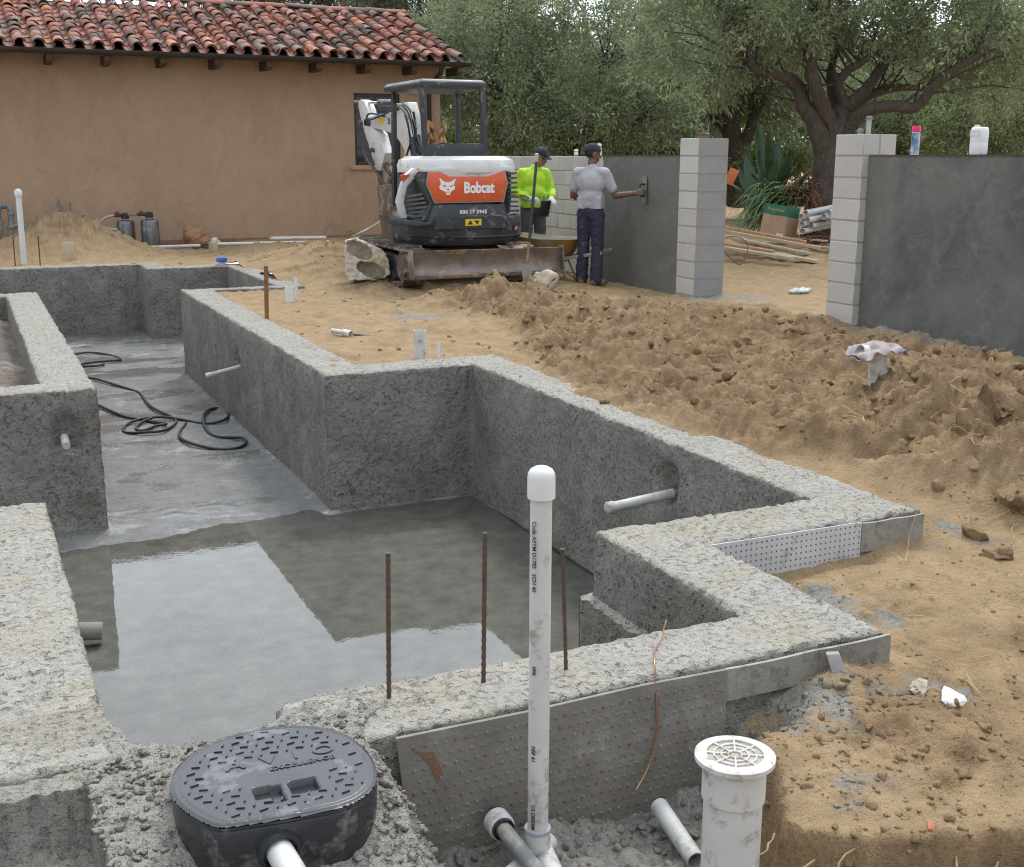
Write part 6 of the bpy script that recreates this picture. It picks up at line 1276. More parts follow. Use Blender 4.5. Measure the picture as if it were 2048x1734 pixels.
# rag over a broken pipe on the spoil heap
r0 = at_z(1752, 790, .10); rg = thing('broken_pipe', 'broken white pipe end sticking out of the spoil heap under a rag', 'pipe', r0); gzz = soil_z(r0.x, r0.y)
cyl((r0.x, r0.y, gzz - .1), (r0.x - .01, r0.y, gzz + .20), .055, 'pipe', M_pvc, rg); cyl(Vector((r0.x - .03, r0.y, gzz + .15)), Vector((r0.x - .15, r0.y + .01, gzz + .17)), .055, 'side_arm', M_pvc, rg)
cl = MB(); n = 30; rv_ = []
for a in range(n):
    for b_ in range(n):
        u, v = -1 + 2 * a / (n - 1), -1 + 2 * b_ / (n - 1); x, y = -.02 + u * .17, v * .13; d_ = max(abs(x + .01) - .05, abs(y) - .055, 0)
        z = gzz + .215 - .75 * d_ ** 1.15 + .02 * float(fbm(np.array([x * 22.]), np.array([y * 22.]), octs=3, seed=6)[0]) + .01 * math.sin(x * 60 + y * 30); rv_.append((r0.x + x + .012 * math.sin(v * 9), r0.y + y + .012 * math.sin(u * 8), z))
cl.add(rv_, [[a * n + b_, a * n + b_ + 1, (a + 1) * n + b_ + 1, (a + 1) * n + b_] for a in range(n - 1) for b_ in range(n - 1)])
rag = cl.build('rag', pm('faded_pink_rag', (.40, .34, .315), (.28, .24, .23), .95, 0, 12, .004, 50, dirt=(.14, .15, .26), damt=.12, dscale=9), None, smooth=True); m_ = rag.modifiers.new('s', 'SOLIDIFY'); m_.thickness = .006; tag(rag, 'faded pinkish rag draped over the broken pipe', 'rag')
# white shard and flakes on the near soil
def flake(name, lab, cat, pxs, z, th, mat, tilt=0.):
    pts = [at_z(x, y, z) for x, y in pxs]; g_ = max(soil_z(p.x, p.y) for p in pts); c = sum(pts, Vector()) / len(pts); m_ = Euler((tilt, tilt * .6, 0)).to_matrix()
    pts = [Vector((p.x, p.y, 0)) for p in pts]; cc = Vector((c.x, c.y, 0)); pts = [m_ @ (p - cc) + cc + Vector((0, 0, g_ + .012 + abs(tilt) * .03)) for p in pts]
    return tag(MB().prism(pts, (0, 0, th)).build(name, mat, None, .003), lab, cat)
flake('clay_shard', 'terracotta shard at the crumbling edge of the soil ledge', 'scrap', [(1850, 1660), (1862, 1658), (1866, 1674), (1855, 1676)], -.1, .012, pm('terracotta', (.42, .15, .07), (.35, .12, .06), .8), .3)
c0 = at_Y(1668, 1345, 2.86); tag(MB().prism([c0 + Vector(v) for v in ((-.035, 0, .07), (.02, .0, .062), (.045, -.02, -.02), (.01, -.03, -.05), (-.01, -.02, -.03))], (.004, .014, .006)).build('concrete_flake', pm('grey_flake', (.34, .335, .315), (.26, .255, .24), .9, 0, 20), None, .003), 'grey concrete flake leaning on the end of the beam', 'scrap')
# ---- roots and straw
rt3 = random.Random(31)
def curl_pts(p, d, L, n=6, j=.25):
    o = [Vector(p)]; d = Vector(d).normalized()
    for _ in range(n): d = (d + Vector((rt3.gauss(0, j), rt3.gauss(0, j), rt3.gauss(-.05, j * .6)))).normalized(); o.append(o[-1] + d * L / n)
    return o
M_root = pm('pale_root', (.42, .28, .15), (.30, .19, .10), .85, 0, 20); mb = MB()
for px, py, z, L in ((1620, 1712, -.2, .22), (1700, 1690, -.16, .18), (1770, 1700, -.18, .13), (1840, 1715, -.2, .18), (1900, 1700, -.16, .1), (1985, 1715, -.2, .2), (1540, 1660, -.2, .16), (1640, 1730, -.25, .2), (1440, 1560, -.25, .1), (1480, 1600, -.2, .12), (1745, 1728, -.22, .25), (1860, 1735, -.25, .2), (1930, 1730, -.24, .22)):
    mb.tube(curl_pts(at_z(px, py, z) + Vector((0, -.02, .0)), (rt3.uniform(-1, .6), -.3, rt3.uniform(-.5, .2)), L * 1.0), [.0035, .003, .003, .0025, .002, .0015, .001], 5)
tag(mb.build('roots', M_root, None, smooth=True), 'pale roots hanging out of the cut soil ledge', 'roots', None, 'stuff')
mb = MB()
for _ in range(300):
    if rt3.random() < .9: x, y = rt3.uniform(4.0, 7.4), rt3.uniform(4.2, 12)
    else: x, y = rt3.uniform(2.9, 5.0), rt3.uniform(2.0, 4.0)
    if x < np.interp(y, FY, FX) - .2 and y > 4: continue
    z = soil_z(x, y); a = rt3.uniform(0, 6.28); mb.tube(curl_pts((x, y, z + .012), (math.cos(a), math.sin(a), rt3.uniform(0, .5)), rt3.uniform(.08, .3), 4, .3), [.0028, .0026, .0022, .0018, .001], 4)
tag(mb.build('straw', pm('dry_straw', (.50, .36, .19), (.35, .23, .12), .85, 0, 9), None), 'dry straw and root fibres scattered over the turned soil', 'straw', None, 'stuff')
# ---- clods
def ico(sub):
    bm = bmesh.new(); bmesh.ops.create_icosphere(bm, subdivisions=sub, radius=1); v = np.array([p.co[:] for p in bm.verts]); f = np.array([[q.index for q in fc.verts] for fc in bm.faces]); bm.free(); return v, f
I1, I2, I3 = ico(1), ico(2), ico(4)
def clods(name, lab, pts, sizes, I, mat, zone, seed, sink=.25, kind='stuff'):
    rng = np.random.default_rng(seed); v0, f0 = I; n = len(pts); nv = len(v0)
    P = np.repeat(v0[None], n, 0); ph = rng.random((n, 1, 3)) * 50
    nn = vnoise((P[..., 0] * 1.1 + ph[..., 0]).ravel(), (P[..., 1] * 1.1 + ph[..., 1]).ravel(), (P[..., 2] * 1.1 + ph[..., 2]).ravel(), seed=seed).reshape(n, nv)
    n2 = vnoise((P[..., 0] * 2.7 + ph[..., 1]).ravel(), (P[..., 1] * 2.7 + ph[..., 2]).ravel(), (P[..., 2] * 2.7 + ph[..., 0]).ravel(), seed=seed + 1).reshape(n, nv)
    P = P * (1 + .45 * nn + .5 * n2)[..., None] * (.6 + .8 * rng.random((n, 1, 3))) * np.array([1, 1, .72])
    an = rng.random(n) * 6.28; ca, sa = np.cos(an)[:, None], np.sin(an)[:, None]; x, y = P[..., 0] * ca - P[..., 1] * sa, P[..., 0] * sa + P[..., 1] * ca; P[..., 0], P[..., 1] = x, y
    for _ in range(9):                                                 # broken faces
        nv_ = rng.normal(size=(n, 1, 3)); nv_ /= np.linalg.norm(nv_, axis=2)[..., None]; P = P - nv_ * np.maximum((P * nv_).sum(2) - (.42 + .3 * rng.random((n, 1))), 0)[..., None]
    P = P * np.asarray(sizes)[:, None, None] * 1.25 + np.asarray(pts)[:, None, :]; P[..., 2] += (np.asarray(sizes) * (.5 - sink))[:, None]
    F_ = (f0[None] + (np.arange(n) * nv)[:, None, None]).reshape(-1, 3); me = np_mesh(name, P.reshape(-1, 3), F_, True); set_attr(me, 'zone', np.repeat(np.asarray(zone), nv, 0)); return me
def scatter(n, x0, x1, y0, y1, cond, rng):
    X, Y = rng.uniform(x0, x1, n), rng.uniform(y0, y1, n); z, g, r_ = soil(X, Y); k = cond(X, Y, z, g, r_, rng.random(n))
    blocked = np.zeros(n, bool)
    for a, b_, c, d in SOLID + DEL: blocked |= (X > a - .01) & (X < b_ + .01) & (Y > c - .01) & (Y < d + .01)
    k &= ~blocked; return np.stack([X, Y, z], 1)[k], np.stack([g, r_, 0 * g], 1)[k]
rng = np.random.default_rng(99)
P1, Z1 = scatter(8000, 3.9, 7.6, 3.6, 13, lambda X, Y, z, g, r_, u: u < r_ * sst(-.25, .5, fbm(X * 1.7, Y * 1.7, octs=2, seed=88)), rng); s1 = .008 + .034 * rng.random(len(P1)) ** 4
P2, Z2 = scatter(11000, 2.0, 5.6, 1.7, 4.4, lambda X, Y, z, g, r_, u: u < .2 + .75 * r_, rng); s2 = .0018 + .009 * rng.random(len(P2)) ** 4
P3, Z3 = scatter(2600, 2.0, 7.5, 8.8, 22, lambda X, Y, z, g, r_, u: u < .25 + r_, rng); s3 = .007 + .025 * rng.random(len(P3)) ** 3
P4, Z4 = scatter(2600, .95, 2.7, 1.6, 2.92, lambda X, Y, z, g, r_, u: u < .2 + g, rng); s4 = .004 + .017 * rng.random(len(P4)) ** 3
for nm, lab, P_, s_, Z_, I in (('soil_crumbs', 'crumbly clods and grains strewn over the spoil heap and sand', np.concatenate([P2, P3, P1[s1 < .018]]), np.concatenate([s2, s3, s1[s1 < .018]]), np.concatenate([Z2 * .6, Z3, Z1[s1 < .018]]), I1), ('small_clods', 'fist sized clods of turned soil on the spoil heap', P1[s1 >= .018], s1[s1 >= .018], Z1[s1 >= .018], I2), ('gunite_rubble', 'grey crumbs of sprayed concrete in the working pit', P4, s4, Z4, I2)):
    me = clods(nm, lab, P_, s_, I, None, Z_, 5, .42); tag(link(nm, me, M_soil), lab, nm.split('_')[1] if nm != 'gunite_rubble' else 'rubble', None, 'stuff')
# lumps of sprayed concrete on the apron
Xa, Ya = rng.uniform(.16, 1.1, 2600), rng.uniform(2.0, 3.1, 2600); da_ = poly_sd(Xa, Ya, APRON); dp_ = poly_sd(Xa, Ya, POOLCUT); k = (da_ < .02) & (dp_ > .015) & (poly_sd(Xa, Ya, [(v.x, v.y) for v in op]) > .01)
Xa, Ya, da_ = Xa[k], Ya[k], da_[k]; Za = .0 - .40 * sst(-.20, 0, da_) ** 1.6 - .11 * sst(2.78, 2.5, Ya + .25 * (Xa - .6)) * sst(.1, .45, Xa); sa_ = .004 + .013 * rng.random(len(Xa)) ** 2.2
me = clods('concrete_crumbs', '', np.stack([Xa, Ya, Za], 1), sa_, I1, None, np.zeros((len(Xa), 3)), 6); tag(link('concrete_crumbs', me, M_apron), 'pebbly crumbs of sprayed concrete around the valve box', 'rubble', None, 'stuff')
# big clods, one by one
for k, (px, py, s_) in enumerate(((1985, 880, .10), (2035, 950, .09), (1925, 905, .07), (2010, 1005, .07), (1590, 650, .09), (1475, 672, .085), (1960, 975, .05), (1880, 930, .045), (1045, 722, .05), (2040, 830, .09), (1330, 640, .06), (1210, 770, .045))):
    g_ = at_z(px, py, .12); zg = soil_z(g_.x, g_.y); me = clods('soil_clod', '', [(0, 0, 0)], [s_], I3, None, [(0, .8, 0)], 60 + k, .45); me.transform(Matrix.Translation((0, 0, 0)))
    co_ = np.array([v_.co[:] for v_ in me.vertices]); d_ = 1 + .14 * fbm(co_[:, 0] * 18 + k, co_[:, 1] * 18, co_[:, 2] * 18, octs=4, seed=70 + k, gain=.6); me.vertices.foreach_set('co', (co_ * d_[:, None]).astype(np.float32).ravel()); me.update(); tag(link('soil_clod', me, M_soil, None, (g_.x, g_.y, zg)), 'large brown clod of turned soil lying on the spoil heap', 'clod', 'large clods on the spoil heap')
M_rock = pm('pale_rock', (.52, .45, .34), (.40, .33, .23), .9, 0, 9, .02, 25)
for px, py, s_, lab in ((1092, 583, .16, 'pale sandy rock at the foot of the upright shovel'), (975, 582, .09, 'small pale rock on the ridge in front of the dozer blade'), (1835, 1318 + 45, .03, 'small ochre pebble near the beam end')):
    g_ = at_z(px, py, .08 if px < 1200 else -.1); zg = soil_z(g_.x, g_.y); me = clods('rock', '', [(0, 0, 0)], [s_], I3, None, [(0, 0, 0)], px, .3); tag(link('rock', me, M_rock, None, (g_.x, g_.y, zg)), lab, 'rock')
for px, py, s_, nm, lab, m_, k in ((1898, 1415, .045, 'plastic_shard', 'crumpled white plastic shard on the near soil', M_white, 3), (1925, 1385, .05, 'concrete_flake', 'dark concrete flake tilted up behind the white shard', M_rendr, 8)):
    g_ = at_z(px, py, -.09); me = clods(nm, '', [(0, 0, 0)], [s_], I2, None, [(0, 0, 0)], 210 + k, .35); me.transform(Matrix.Rotation(.35, 4, 'X') @ Matrix.Diagonal((1, .9, .28, 1))); [setattr(p_, 'use_smooth', False) for p_ in me.polygons]
    tag(link(nm, me, m_, None, (g_.x, g_.y, soil_z(g_.x, g_.y) + .008)), lab, 'scrap')
# ---- broken concrete block with two cores
M_chunk = pm('broken_concrete', (.56, .52, .44), (.44, .39, .30), .9, 0, 8, .015, 30, dirt=(.40, .29, .16), damt=.35, dscale=4)
k0 = at_F(735, 556, 14.4); kc = Vector((k0.x, k0.y, k0.z)); ck = MB(); CW, CH, CD = .34, .52, .30
ck_o = thing('broken_block', 'broken chunk of concrete with two hollow cores beside the excavator track', 'concrete chunk', kc)
u_, w_ = Vector((_cy, _sy, 0)), Vector((0, 0, 1)); fw = Vector((-_sy * -1, 0, 0))
face = [(690, 480), (712, 476), (745, 490), (765, 500), (778, 520), (780, 548), (770, 556), (740, 560), (700, 562), (692, 545)]
FK = 14.35
def onk(x, y, d=0): return at_F(x, y, FK + d)
body = MB().prism([onk(*q) for q in face], (at_F(735, 520, FK + .32) - at_F(735, 520, FK))).build('t', M_chunk, None)
cut = MB()
for (ccx, ccy, ra, rb2) in ((718, 500, 28, 19), (742, 540, 30, 17)):
    el = [onk(ccx + ra * math.cos(t) + .25 * rb2 * math.sin(t), ccy + rb2 * math.sin(t) + .2 * ra * math.cos(t), -.05) for t in np.linspace(0, 2 * math.pi, 20, endpoint=False)]; cut.prism(el, (at_F(735, 520, FK + .26) - at_F(735, 520, FK)))
cu = cut.build('t2', M_chunk, None); bm_ = body.modifiers.new('b', 'BOOLEAN'); bm_.object = cu; bm_.operation = 'DIFFERENCE'; bm_.solver = 'EXACT'
rm = body.modifiers.new('r', 'REMESH'); rm.mode = 'VOXEL'; rm.voxel_size = .014; apply_mods(body); bpy.data.objects.remove(cu)
me = body.data; co = np.empty(len(me.vertices) * 3, np.float32); me.vertices.foreach_get('co', co); co = rough_up(co.reshape(-1, 3).astype(float), .035, 6, 20, 300); me.vertices.foreach_set('co', co.astype(np.float32).ravel()); me.materials.clear(); me.materials.append(M_chunk); me.transform(Matrix.Translation(-kc)); [setattr(p_, 'use_smooth', True) for p_ in me.polygons]; body.name = 'chunk'; body.parent = ck_o
# ================================================================ along the foot of the house
M_tank = pm('dull_steel_tank', (.22, .225, .235), (.14, .14, .145), .35, .75, 9, dirt=(.26, .21, .15), damt=.25, dscale=7)
for px, lab in ((255, 'dull steel filter tank with hoses, nearer the sand heap'), (303, 'dull steel filter tank next to the paper bag')):
    b0 = at_z(px, 499, .0); b0.z = soil_z(b0.x, b0.y); t = thing('filter_tank', lab, 'tank', b0, 0, 'filter tanks by the house wall')
    MB().lathe([(.0, -.05), (.15, -.05), (.155, 0), (.155, .46), (.14, .50), (.06, .52), (.05, .55), (0, .55)], b0, 26).build('tank', M_tank, t, smooth=True, sharp=50)
    MB().lathe([(.05, .54), (.07, .55), (.07, .62), (.04, .64), (0, .64)], b0, 18).build('valve_head', M_black, t, smooth=True)
    MB().box(b0 + Vector((-.20, -.03, .57)), b0 + Vector((.02, .03, .63))).build('valve_body', M_black, t, .012); MB().lathe([(0, 0), (.03, 0), (.035, .03), (0, .035)], b0 + Vector((-.13, 0, .63)), 12).build('knob', M_red, t, smooth=True)
    if px < 280: MB().tube(spline([b0 + Vector((-.18, -.02, .60)), b0 + Vector((-.32, -.03, .57)), b0 + Vector((-.44, -.05, .47)), b0 + Vector((-.36, -.06, .40)), b0 + Vector((-.16, -.12, .36))], 6), .022, 9).build('hose', pm('braided_hose', (.40, .42, .40), (.28, .30, .29), .5), t, smooth=True)
    else: MB().tube([b0 + Vector((-.2, 0, .60)), b0 + Vector((-.36, 0, .60))], .018, 8).build('link_pipe', M_greyp, t, smooth=True)
# paper bag
pb = at_z(388, 494, .0); mbg = MB(); ellip(mbg, pb + Vector((.02, 0, .17)), (.23, .15, .20)); ellip(mbg, pb + Vector((-.06, 0, .30)), (.12, .10, .12)); ellip(mbg, pb + Vector((.12, -.02, .1)), (.2, .13, .12))
bag = blob('paper_bag', mbg, .02, pm('brown_paper', (.36, .19, .10), (.28, .145, .075), .8, 0, 7, .02, 14), None, 2, (.05, 5, 1.)); tag(bag, 'crumpled brown paper bag against the house wall', 'bag')
# long white pipes on the ground along the wall
for k, (p, q, r_, lab) in enumerate((((430, 480), (652, 477), .055, 'long thick white pipe on the ground along the house wall, topmost of the pipes'), ((436, 488), (660, 484), .03, 'slimmer white pipe lying in front of the long thick one by the house'), ((265, 496), (400, 491), .028, 'thin white pipe behind the filter tanks at the foot of the wall'))):
    a, b_ = at_z(*p, .06), at_z(*q, .06); o = thing('long_pipe', lab, 'pipe', a, 0, 'pipes along the house wall'); cyl(a, b_, r_, 'pipe', M_white if k < 2 else M_pvc, o)
w0 = at_z(420, 492, .0); wr_ = MB(); ellip(wr_, w0 + Vector((0, 0, .05)), (.13, .09, .07)); ellip(wr_, w0 + Vector((.1, 0, .07)), (.09, .07, .08)); tag(blob('crumpled_sheet', wr_, .018, M_white, None, 1, (.05, 8, 1.)), 'crumpled white plastic beside the paper bag', 'scrap')
# grey plumbing at the left
g0 = at_z(10, 496, .0); pl_ = thing('plumbing_stack', 'grey pipework with bends rising from the soil at the house wall', 'pipework', g0)
A_ = lambda x, y: at_Y(x, y, 22.05)
for pts, r_ in (([(22, 492), (22, 425), (18, 413), (8, 410), (0, 412), (-4, 425), (-4, 492)], .05), ([(22, 452), (35, 452), (48, 453), (56, 460), (56, 490)], .042), ([(-2, 470), (2, 440)], .05)):
    MB().tube([A_(*q) for q in pts], r_, 12).build('pipe', M_greyp, pl_, smooth=True)
for q in ((22, 428), (22, 455), (8, 411), (50, 453)): 
    c = A_(*q); mbb = MB(); ellip(mbb, c, (.062, .062, .062), 12, 8); mbb.build('joint', M_greyp, pl_, smooth=True)
for pts, r_, lab in (([(115, 478), (114, 430), (117, 400)], .022, 'dark grey conduit leaning on the wall, leftmost of the conduits'), ([(119, 478), (122, 430), (122, 410)], .02, 'dark conduit close beside another one behind the sand heap'), ([(138, 478), (139, 440), (140, 405)], .022, 'single dark conduit rising from the right half of the sand heap'), ([(174, 470), (172, 440), (168, 432), (164, 432)], .018, 'short bent dark pipe at the foot of the wall')):
    tag(MB().tube([at_Y(x, y, 22.2) for x, y in pts], r_, 10).build('conduit', M_greyp if r_ > .019 else M_rustd, None, smooth=True), lab, 'conduit')
# yellow wire guard and cord near the excavator bucket
y0 = at_z(700, 478, .02); yg = MB()
for k in range(6): t = math.pi * k / 6; yg.tube([y0 + Vector((.2 * math.cos(q) * math.cos(t), .2 * math.cos(q) * math.sin(t), .17 * math.sin(q))) for q in np.linspace(0, math.pi, 12)], .006, 5)
yg.tube([y0 + Vector((.2 * math.cos(t), .2 * math.sin(t), .01)) for t in np.linspace(0, 6.283, 20, endpoint=False)], .007, 5, closed=True)
tag(yg.build('wire_guard', pm('yellow_wire', (.50, .36, .08), (.4, .28, .07), .6), None, smooth=True), 'domed yellow wire guard lying near the excavator bucket', 'guard')
tag(MB().tube(spline([at_Y(768, 438, 19.5), at_Y(740, 455, 19.8), at_Y(715, 468, 20.0), at_z(690, 482, .03)], 6), .012, 6).build('white_cord', M_white, None, smooth=True), 'white cord sagging from the bucket to the ground', 'cord')
# taped paper by the house corner
tp = MB(); n = 14; pv = []
for a in range(n):
    for b_ in range(n): 
        x, y = 850 + 40 * a / (n - 1), 255 + 45 * b_ / (n - 1) - 12 * math.sin(a * .6); v = at_Y(x, y, 21.9); pv.append(v + Vector((0, .12 * math.sin(a * 1.1) * math.cos(b_ * .8), .05 * math.sin(a * .9 + b_))))
tp.add(pv, [[a * n + b_, a * n + b_ + 1, (a + 1) * n + b_ + 1, (a + 1) * n + b_] for a in range(n - 1) for b_ in range(n - 1)]); o = tp.build('masking_paper', pm('masking_paper_brown', (.50, .31, .15), (.40, .25, .12), .8, 0, 5), None, smooth=True); m_ = o.modifiers.new('s', 'SOLIDIFY'); m_.thickness = .004; tag(o, 'loose tan masking paper hanging at the house corner behind the canopy', 'paper')

# ================================================================ on the walls
c0 = at_X(1829, 308, 7.86); c0.z = WT + .005; can = thing('marking_paint_can', 'slim paint can with a bright pink cap on the rendered wall', 'can', c0)
MB().lathe([(0, 0), (.036, 0), (.037, .01), (.037, .19), (.03, .20), (0, .20)], c0, 22).build('can', pm('white_blue_label', (.60, .62, .66), (.50, .53, .58), .4, 0, 6), can, smooth=True)
MB().lathe([(.0375, .01), (.0377, .19)], c0, 22).build('label', pm('blue_label', (.03, .13, .30), (.6, .62, .64), .45, 0, 14), can, smooth=True)
MB().lathe([(.03, .195), (.037, .20), (.037, .245), (.034, .25), (0, .25)], c0, 22).build('cap', pm('fluorescent_pink', (.80, .015, .16), (.72, .012, .14), .45), can, smooth=True)
c0 = at_X(1956, 305, 7.86); c0.z = WT + .006; jug = thing('plastic_jug', 'translucent white plastic jug standing on the rendered wall', 'jug', c0)
ju = lambda k, z, sk=0: [c0 + Vector((.055 * k * (abs(math.cos(t)) ** .6) * (1 if math.cos(t) > 0 else -1), .07 * k * (abs(math.sin(t)) ** .6) * (1 if math.sin(t) > 0 else -1) + sk, z)) for t in np.linspace(0, 2 * math.pi, 20, endpoint=False)]
MB().loft([ju(.9, 0), ju(1, .015), ju(1, .09), ju(.97, .1), ju(1, .11), ju(1, .19), ju(.92, .215), ju(.8, .225)]).build('body', pm('milky_plastic', (.74, .75, .76), (.68, .69, .70), .4, 0, 4), jug, smooth=True, sharp=60)
MB().lathe([(.02, .22), (.022, .22), (.022, .245), (0, .245)], c0 + Vector((0, .035, 0)), 14).build('cap', M_white, jug, smooth=True); MB().prism([c0 + Vector((-.056, a, z)) for a, z in ((-.05, .15), (.05, .15), (.05, .20), (-.05, .20))], (-.001, 0, 0)).build('label', pm('paper_label', (.66, .67, .68), (.55, .56, .57), .7, 0, 30), jug)
def on_pillar(px, r_, h, X, Y, lab, mat, top=1.795, name='conduit'):
    b0 = Vector((X, Y, top)); o = thing(name, lab, 'conduit', b0); cyl(b0 - Vector((0, 0, .02)), b0 + Vector((0, 0, h)), r_, 'tube', mat, o); MB().lathe([(r_, 0), (r_ * 1.35, .003), (r_ * 1.35, .03), (r_, .034)], b0 + Vector((0, 0, h - .04)), 14).build('collar', M_greyp, o, smooth=True); return o
M_grl = pm('light_grey_conduit', (.34, .37, .40), (.28, .31, .33), .45, 0, 8)
q = at_X(1733, 272, 7.9); on_pillar(0, .022, .175, 7.92, q.y, 'tall grey conduit standing on the pale gate pillar', M_grl)
q = at_X(1720, 272, 7.88); on_pillar(0, .022, .06, 7.88, q.y, 'short grey conduit beside the tall one on the pale gate pillar', M_grl); on_pillar(0, .008, .13, 7.98, q.y + .03, 'thin orange tube behind the conduits on the pale gate pillar', pm('orange_tube', (.6, .12, .02), (.5, .1, .02), .5))
q = at_X(1410, 278, 7.9); on_pillar(0, .02, .07, 7.92, q.y, 'short grey conduit on the grouted gate pillar', M_grl)
b0 = Vector((7.85, 11.74, 1.80)); br = thing('brush', 'small brown bristled brush lying on the grouted gate pillar', 'brush', b0); MB().box(b0 + Vector((-.04, -.09, 0)), b0 + Vector((.04, .03, .03))).build('bristles', pm('brown_bristles', (.22, .10, .05), (.15, .07, .035), .95, 0, 40, .01, 120), br, .008); MB().box(b0 + Vector((-.035, -.085, .03)), b0 + Vector((.035, .11, .045))).build('block', M_wooddark, br, .004)
for px, h, lab, r_ in ((1152, .06, 'small white cup standing on the block wall near the render edge', .03), (1198, .13, 'white bottle with round top on the wall behind the worker in grey', .035)):
    c0 = at_X(px, 316, 7.86); c0.z = WT + .004; tag(MB().lathe([(0, 0), (r_, 0), (r_, h * .7), (r_ * .6, h * .85), (r_ * 1.1, h), (r_ * .8, h + .02), (0, h + .025)], c0, 16).build('bottle', M_white, None, smooth=True), lab, 'bottle')

# ================================================================ beyond the gate
def on_soil(p, dz=0): return Vector((p.x, p.y, soil_z(p.x, p.y) + dz))
# boards
ml = [pm('board_%s' % n_, a, b_, .8, 0, 7, .003, 40) for n_, a, b_ in (('pale', (.50, .38, .25), (.40, .29, .18)), ('weathered', (.42, .37, .29), (.33, .29, .22)), ('orange', (.46, .27, .14), (.36, .21, .11)))]
BD = [((1446, 462), (1640, 496), 17.9, 0, .09, .045, 'pale top'), ((1448, 455), (1612, 484), 18.3, 2, .09, .04, 'orange'), ((1440, 486), (1545, 503), 17.4, 2, .09, .04, 'low orange'), ((1444, 495), (1584, 517), 16.9, 1, .12, .045, 'grey bottom'), ((1500, 499), (1634, 523), 17.0, 0, .12, .045, 'pale bottom'), ((1470, 478), (1600, 506), 17.6, 0, .10, .045, 'pale inner'), ((1560, 484), (1660, 497), 18.0, 2, .09, .035, 'short orange'), ((1590, 476), (1650, 482), 18.8, 1, .12, .02, 'thin grey'), ((1455, 474), (1625, 509), 17.5, 1, .10, .04, 'weathered middle')]
for k, (p, q_, F_, mi, wd, ht, nm) in enumerate(BD):
    a, b_ = at_F(*p, F_ + .4), at_F(*q_, F_ - .3); tag(MB().bar(a, b_, wd, ht).build('board', ml[mi], None, .003), '%s timber board in the stack beyond the gate' % nm, 'board', 'stacked boards beyond the gate')
# cardboard box
M_card = pm('cardboard', (.42, .285, .18), (.36, .24, .15), .85, 0, 4); M_grn = pm('box_green_print', (.02, .13, .07), (.016, .11, .06), .7)
zb_ = lambda x, y: (1400 + x / 3.16, 180 + y / 3.16); FB = 19.2
tl, tm, trr = at_F(*zb_(412, 712), FB), at_F(*zb_(560, 735), FB - .02), at_F(*zb_(632, 748), FB + .22); bl_, bm2, brr = at_F(*zb_(372, 925), FB - .05), at_F(*zb_(530, 955), FB - .08), at_F(*zb_(590, 962), FB + .16)
bx = thing('cardboard_box', 'tilted cardboard box with a green printed band on the stacked boards', 'box', (bl_ + bm2) / 2)
back = (trr - tm); MB().add([bl_, bm2, tm, tl, bl_ + back, bm2 + back, tm + back, tl + back], [[0, 1, 2, 3], [1, 5, 6, 2], [5, 4, 7, 6], [4, 0, 3, 7], [3, 2, 6, 7], [0, 4, 5, 1]]).build('carton', M_card, bx)
nf = (bm2 - bl_).cross(tl - bl_).normalized() * .004; nf = -nf if nf.dot(bl_ - Vector((0, 0, 1.6))) > 0 else nf
ns = back.cross(tm - bm2).normalized() * .004; ns = -ns if ns.dot(bl_ - Vector((0, 0, 1.6))) > 0 else ns
L_ = lambda a, b_, t: a.lerp(b_, t)
MB().add([v + nf for v in (L_(tl, bl_, .30), L_(tm, bm2, .30), tm, tl)], [[0, 1, 2, 3]]).build('green_band', M_grn, bx); MB().add([v + ns for v in (L_(tm, bm2, .30), L_(tm + back, bm2 + back, .30), tm + back, tm)], [[0, 1, 2, 3]]).build('green_band', M_grn, bx)
xa = (tm - tl).normalized(); ya = (tl - bl_); ya = (ya - xa * ya.dot(xa)).normalized(); mm = Matrix((xa, ya, xa.cross(ya))).transposed()
text_mesh('box_print', 'Pavestone', .085, pm('gold_print', (.42, .36, .16), (.36, .3, .13), .6), bx, L_(L_(tl, tm, .5), L_(bl_, bm2, .5), .15) + nf * 2 - (bl_ + bm2) / 2, mm.to_euler(), depth=.001, shear=.2, xs=.8)
MB().add([v + nf * 1.5 for v in (L_(L_(bl_, bm2, .66), L_(tl, tm, .66), .03), L_(L_(bl_, bm2, .93), L_(tl, tm, .93), .03), L_(L_(bl_, bm2, .93), L_(tl, tm, .93), .19), L_(L_(bl_, bm2, .66), L_(tl, tm, .66), .19))], [[0, 1, 2, 3]]).build('shipping_label', M_white, bx)
# white pipes in a heap
for k, (x, y) in enumerate(((640, 802), (667, 778), (680, 822), (645, 848), (648, 893), (783, 800), (812, 775), (815, 828), (700, 860))):
    a = at_F(*zb_(x, y), 19.0 + .1 * (k > 4)); dirn = (at_F(1720, 408 + 4 * (k % 3), 20.5) - at_F(1612, 434, 19.0)).normalized(); o = thing('stacked_pipe', 'white plastic pipe with an open end in the heap behind the cardboard box', 'pipe', a, 0, 'white pipes behind the cardboard box'); cyl(a, a + dirn * 2.6, .05, 'pipe', M_pvc, o)
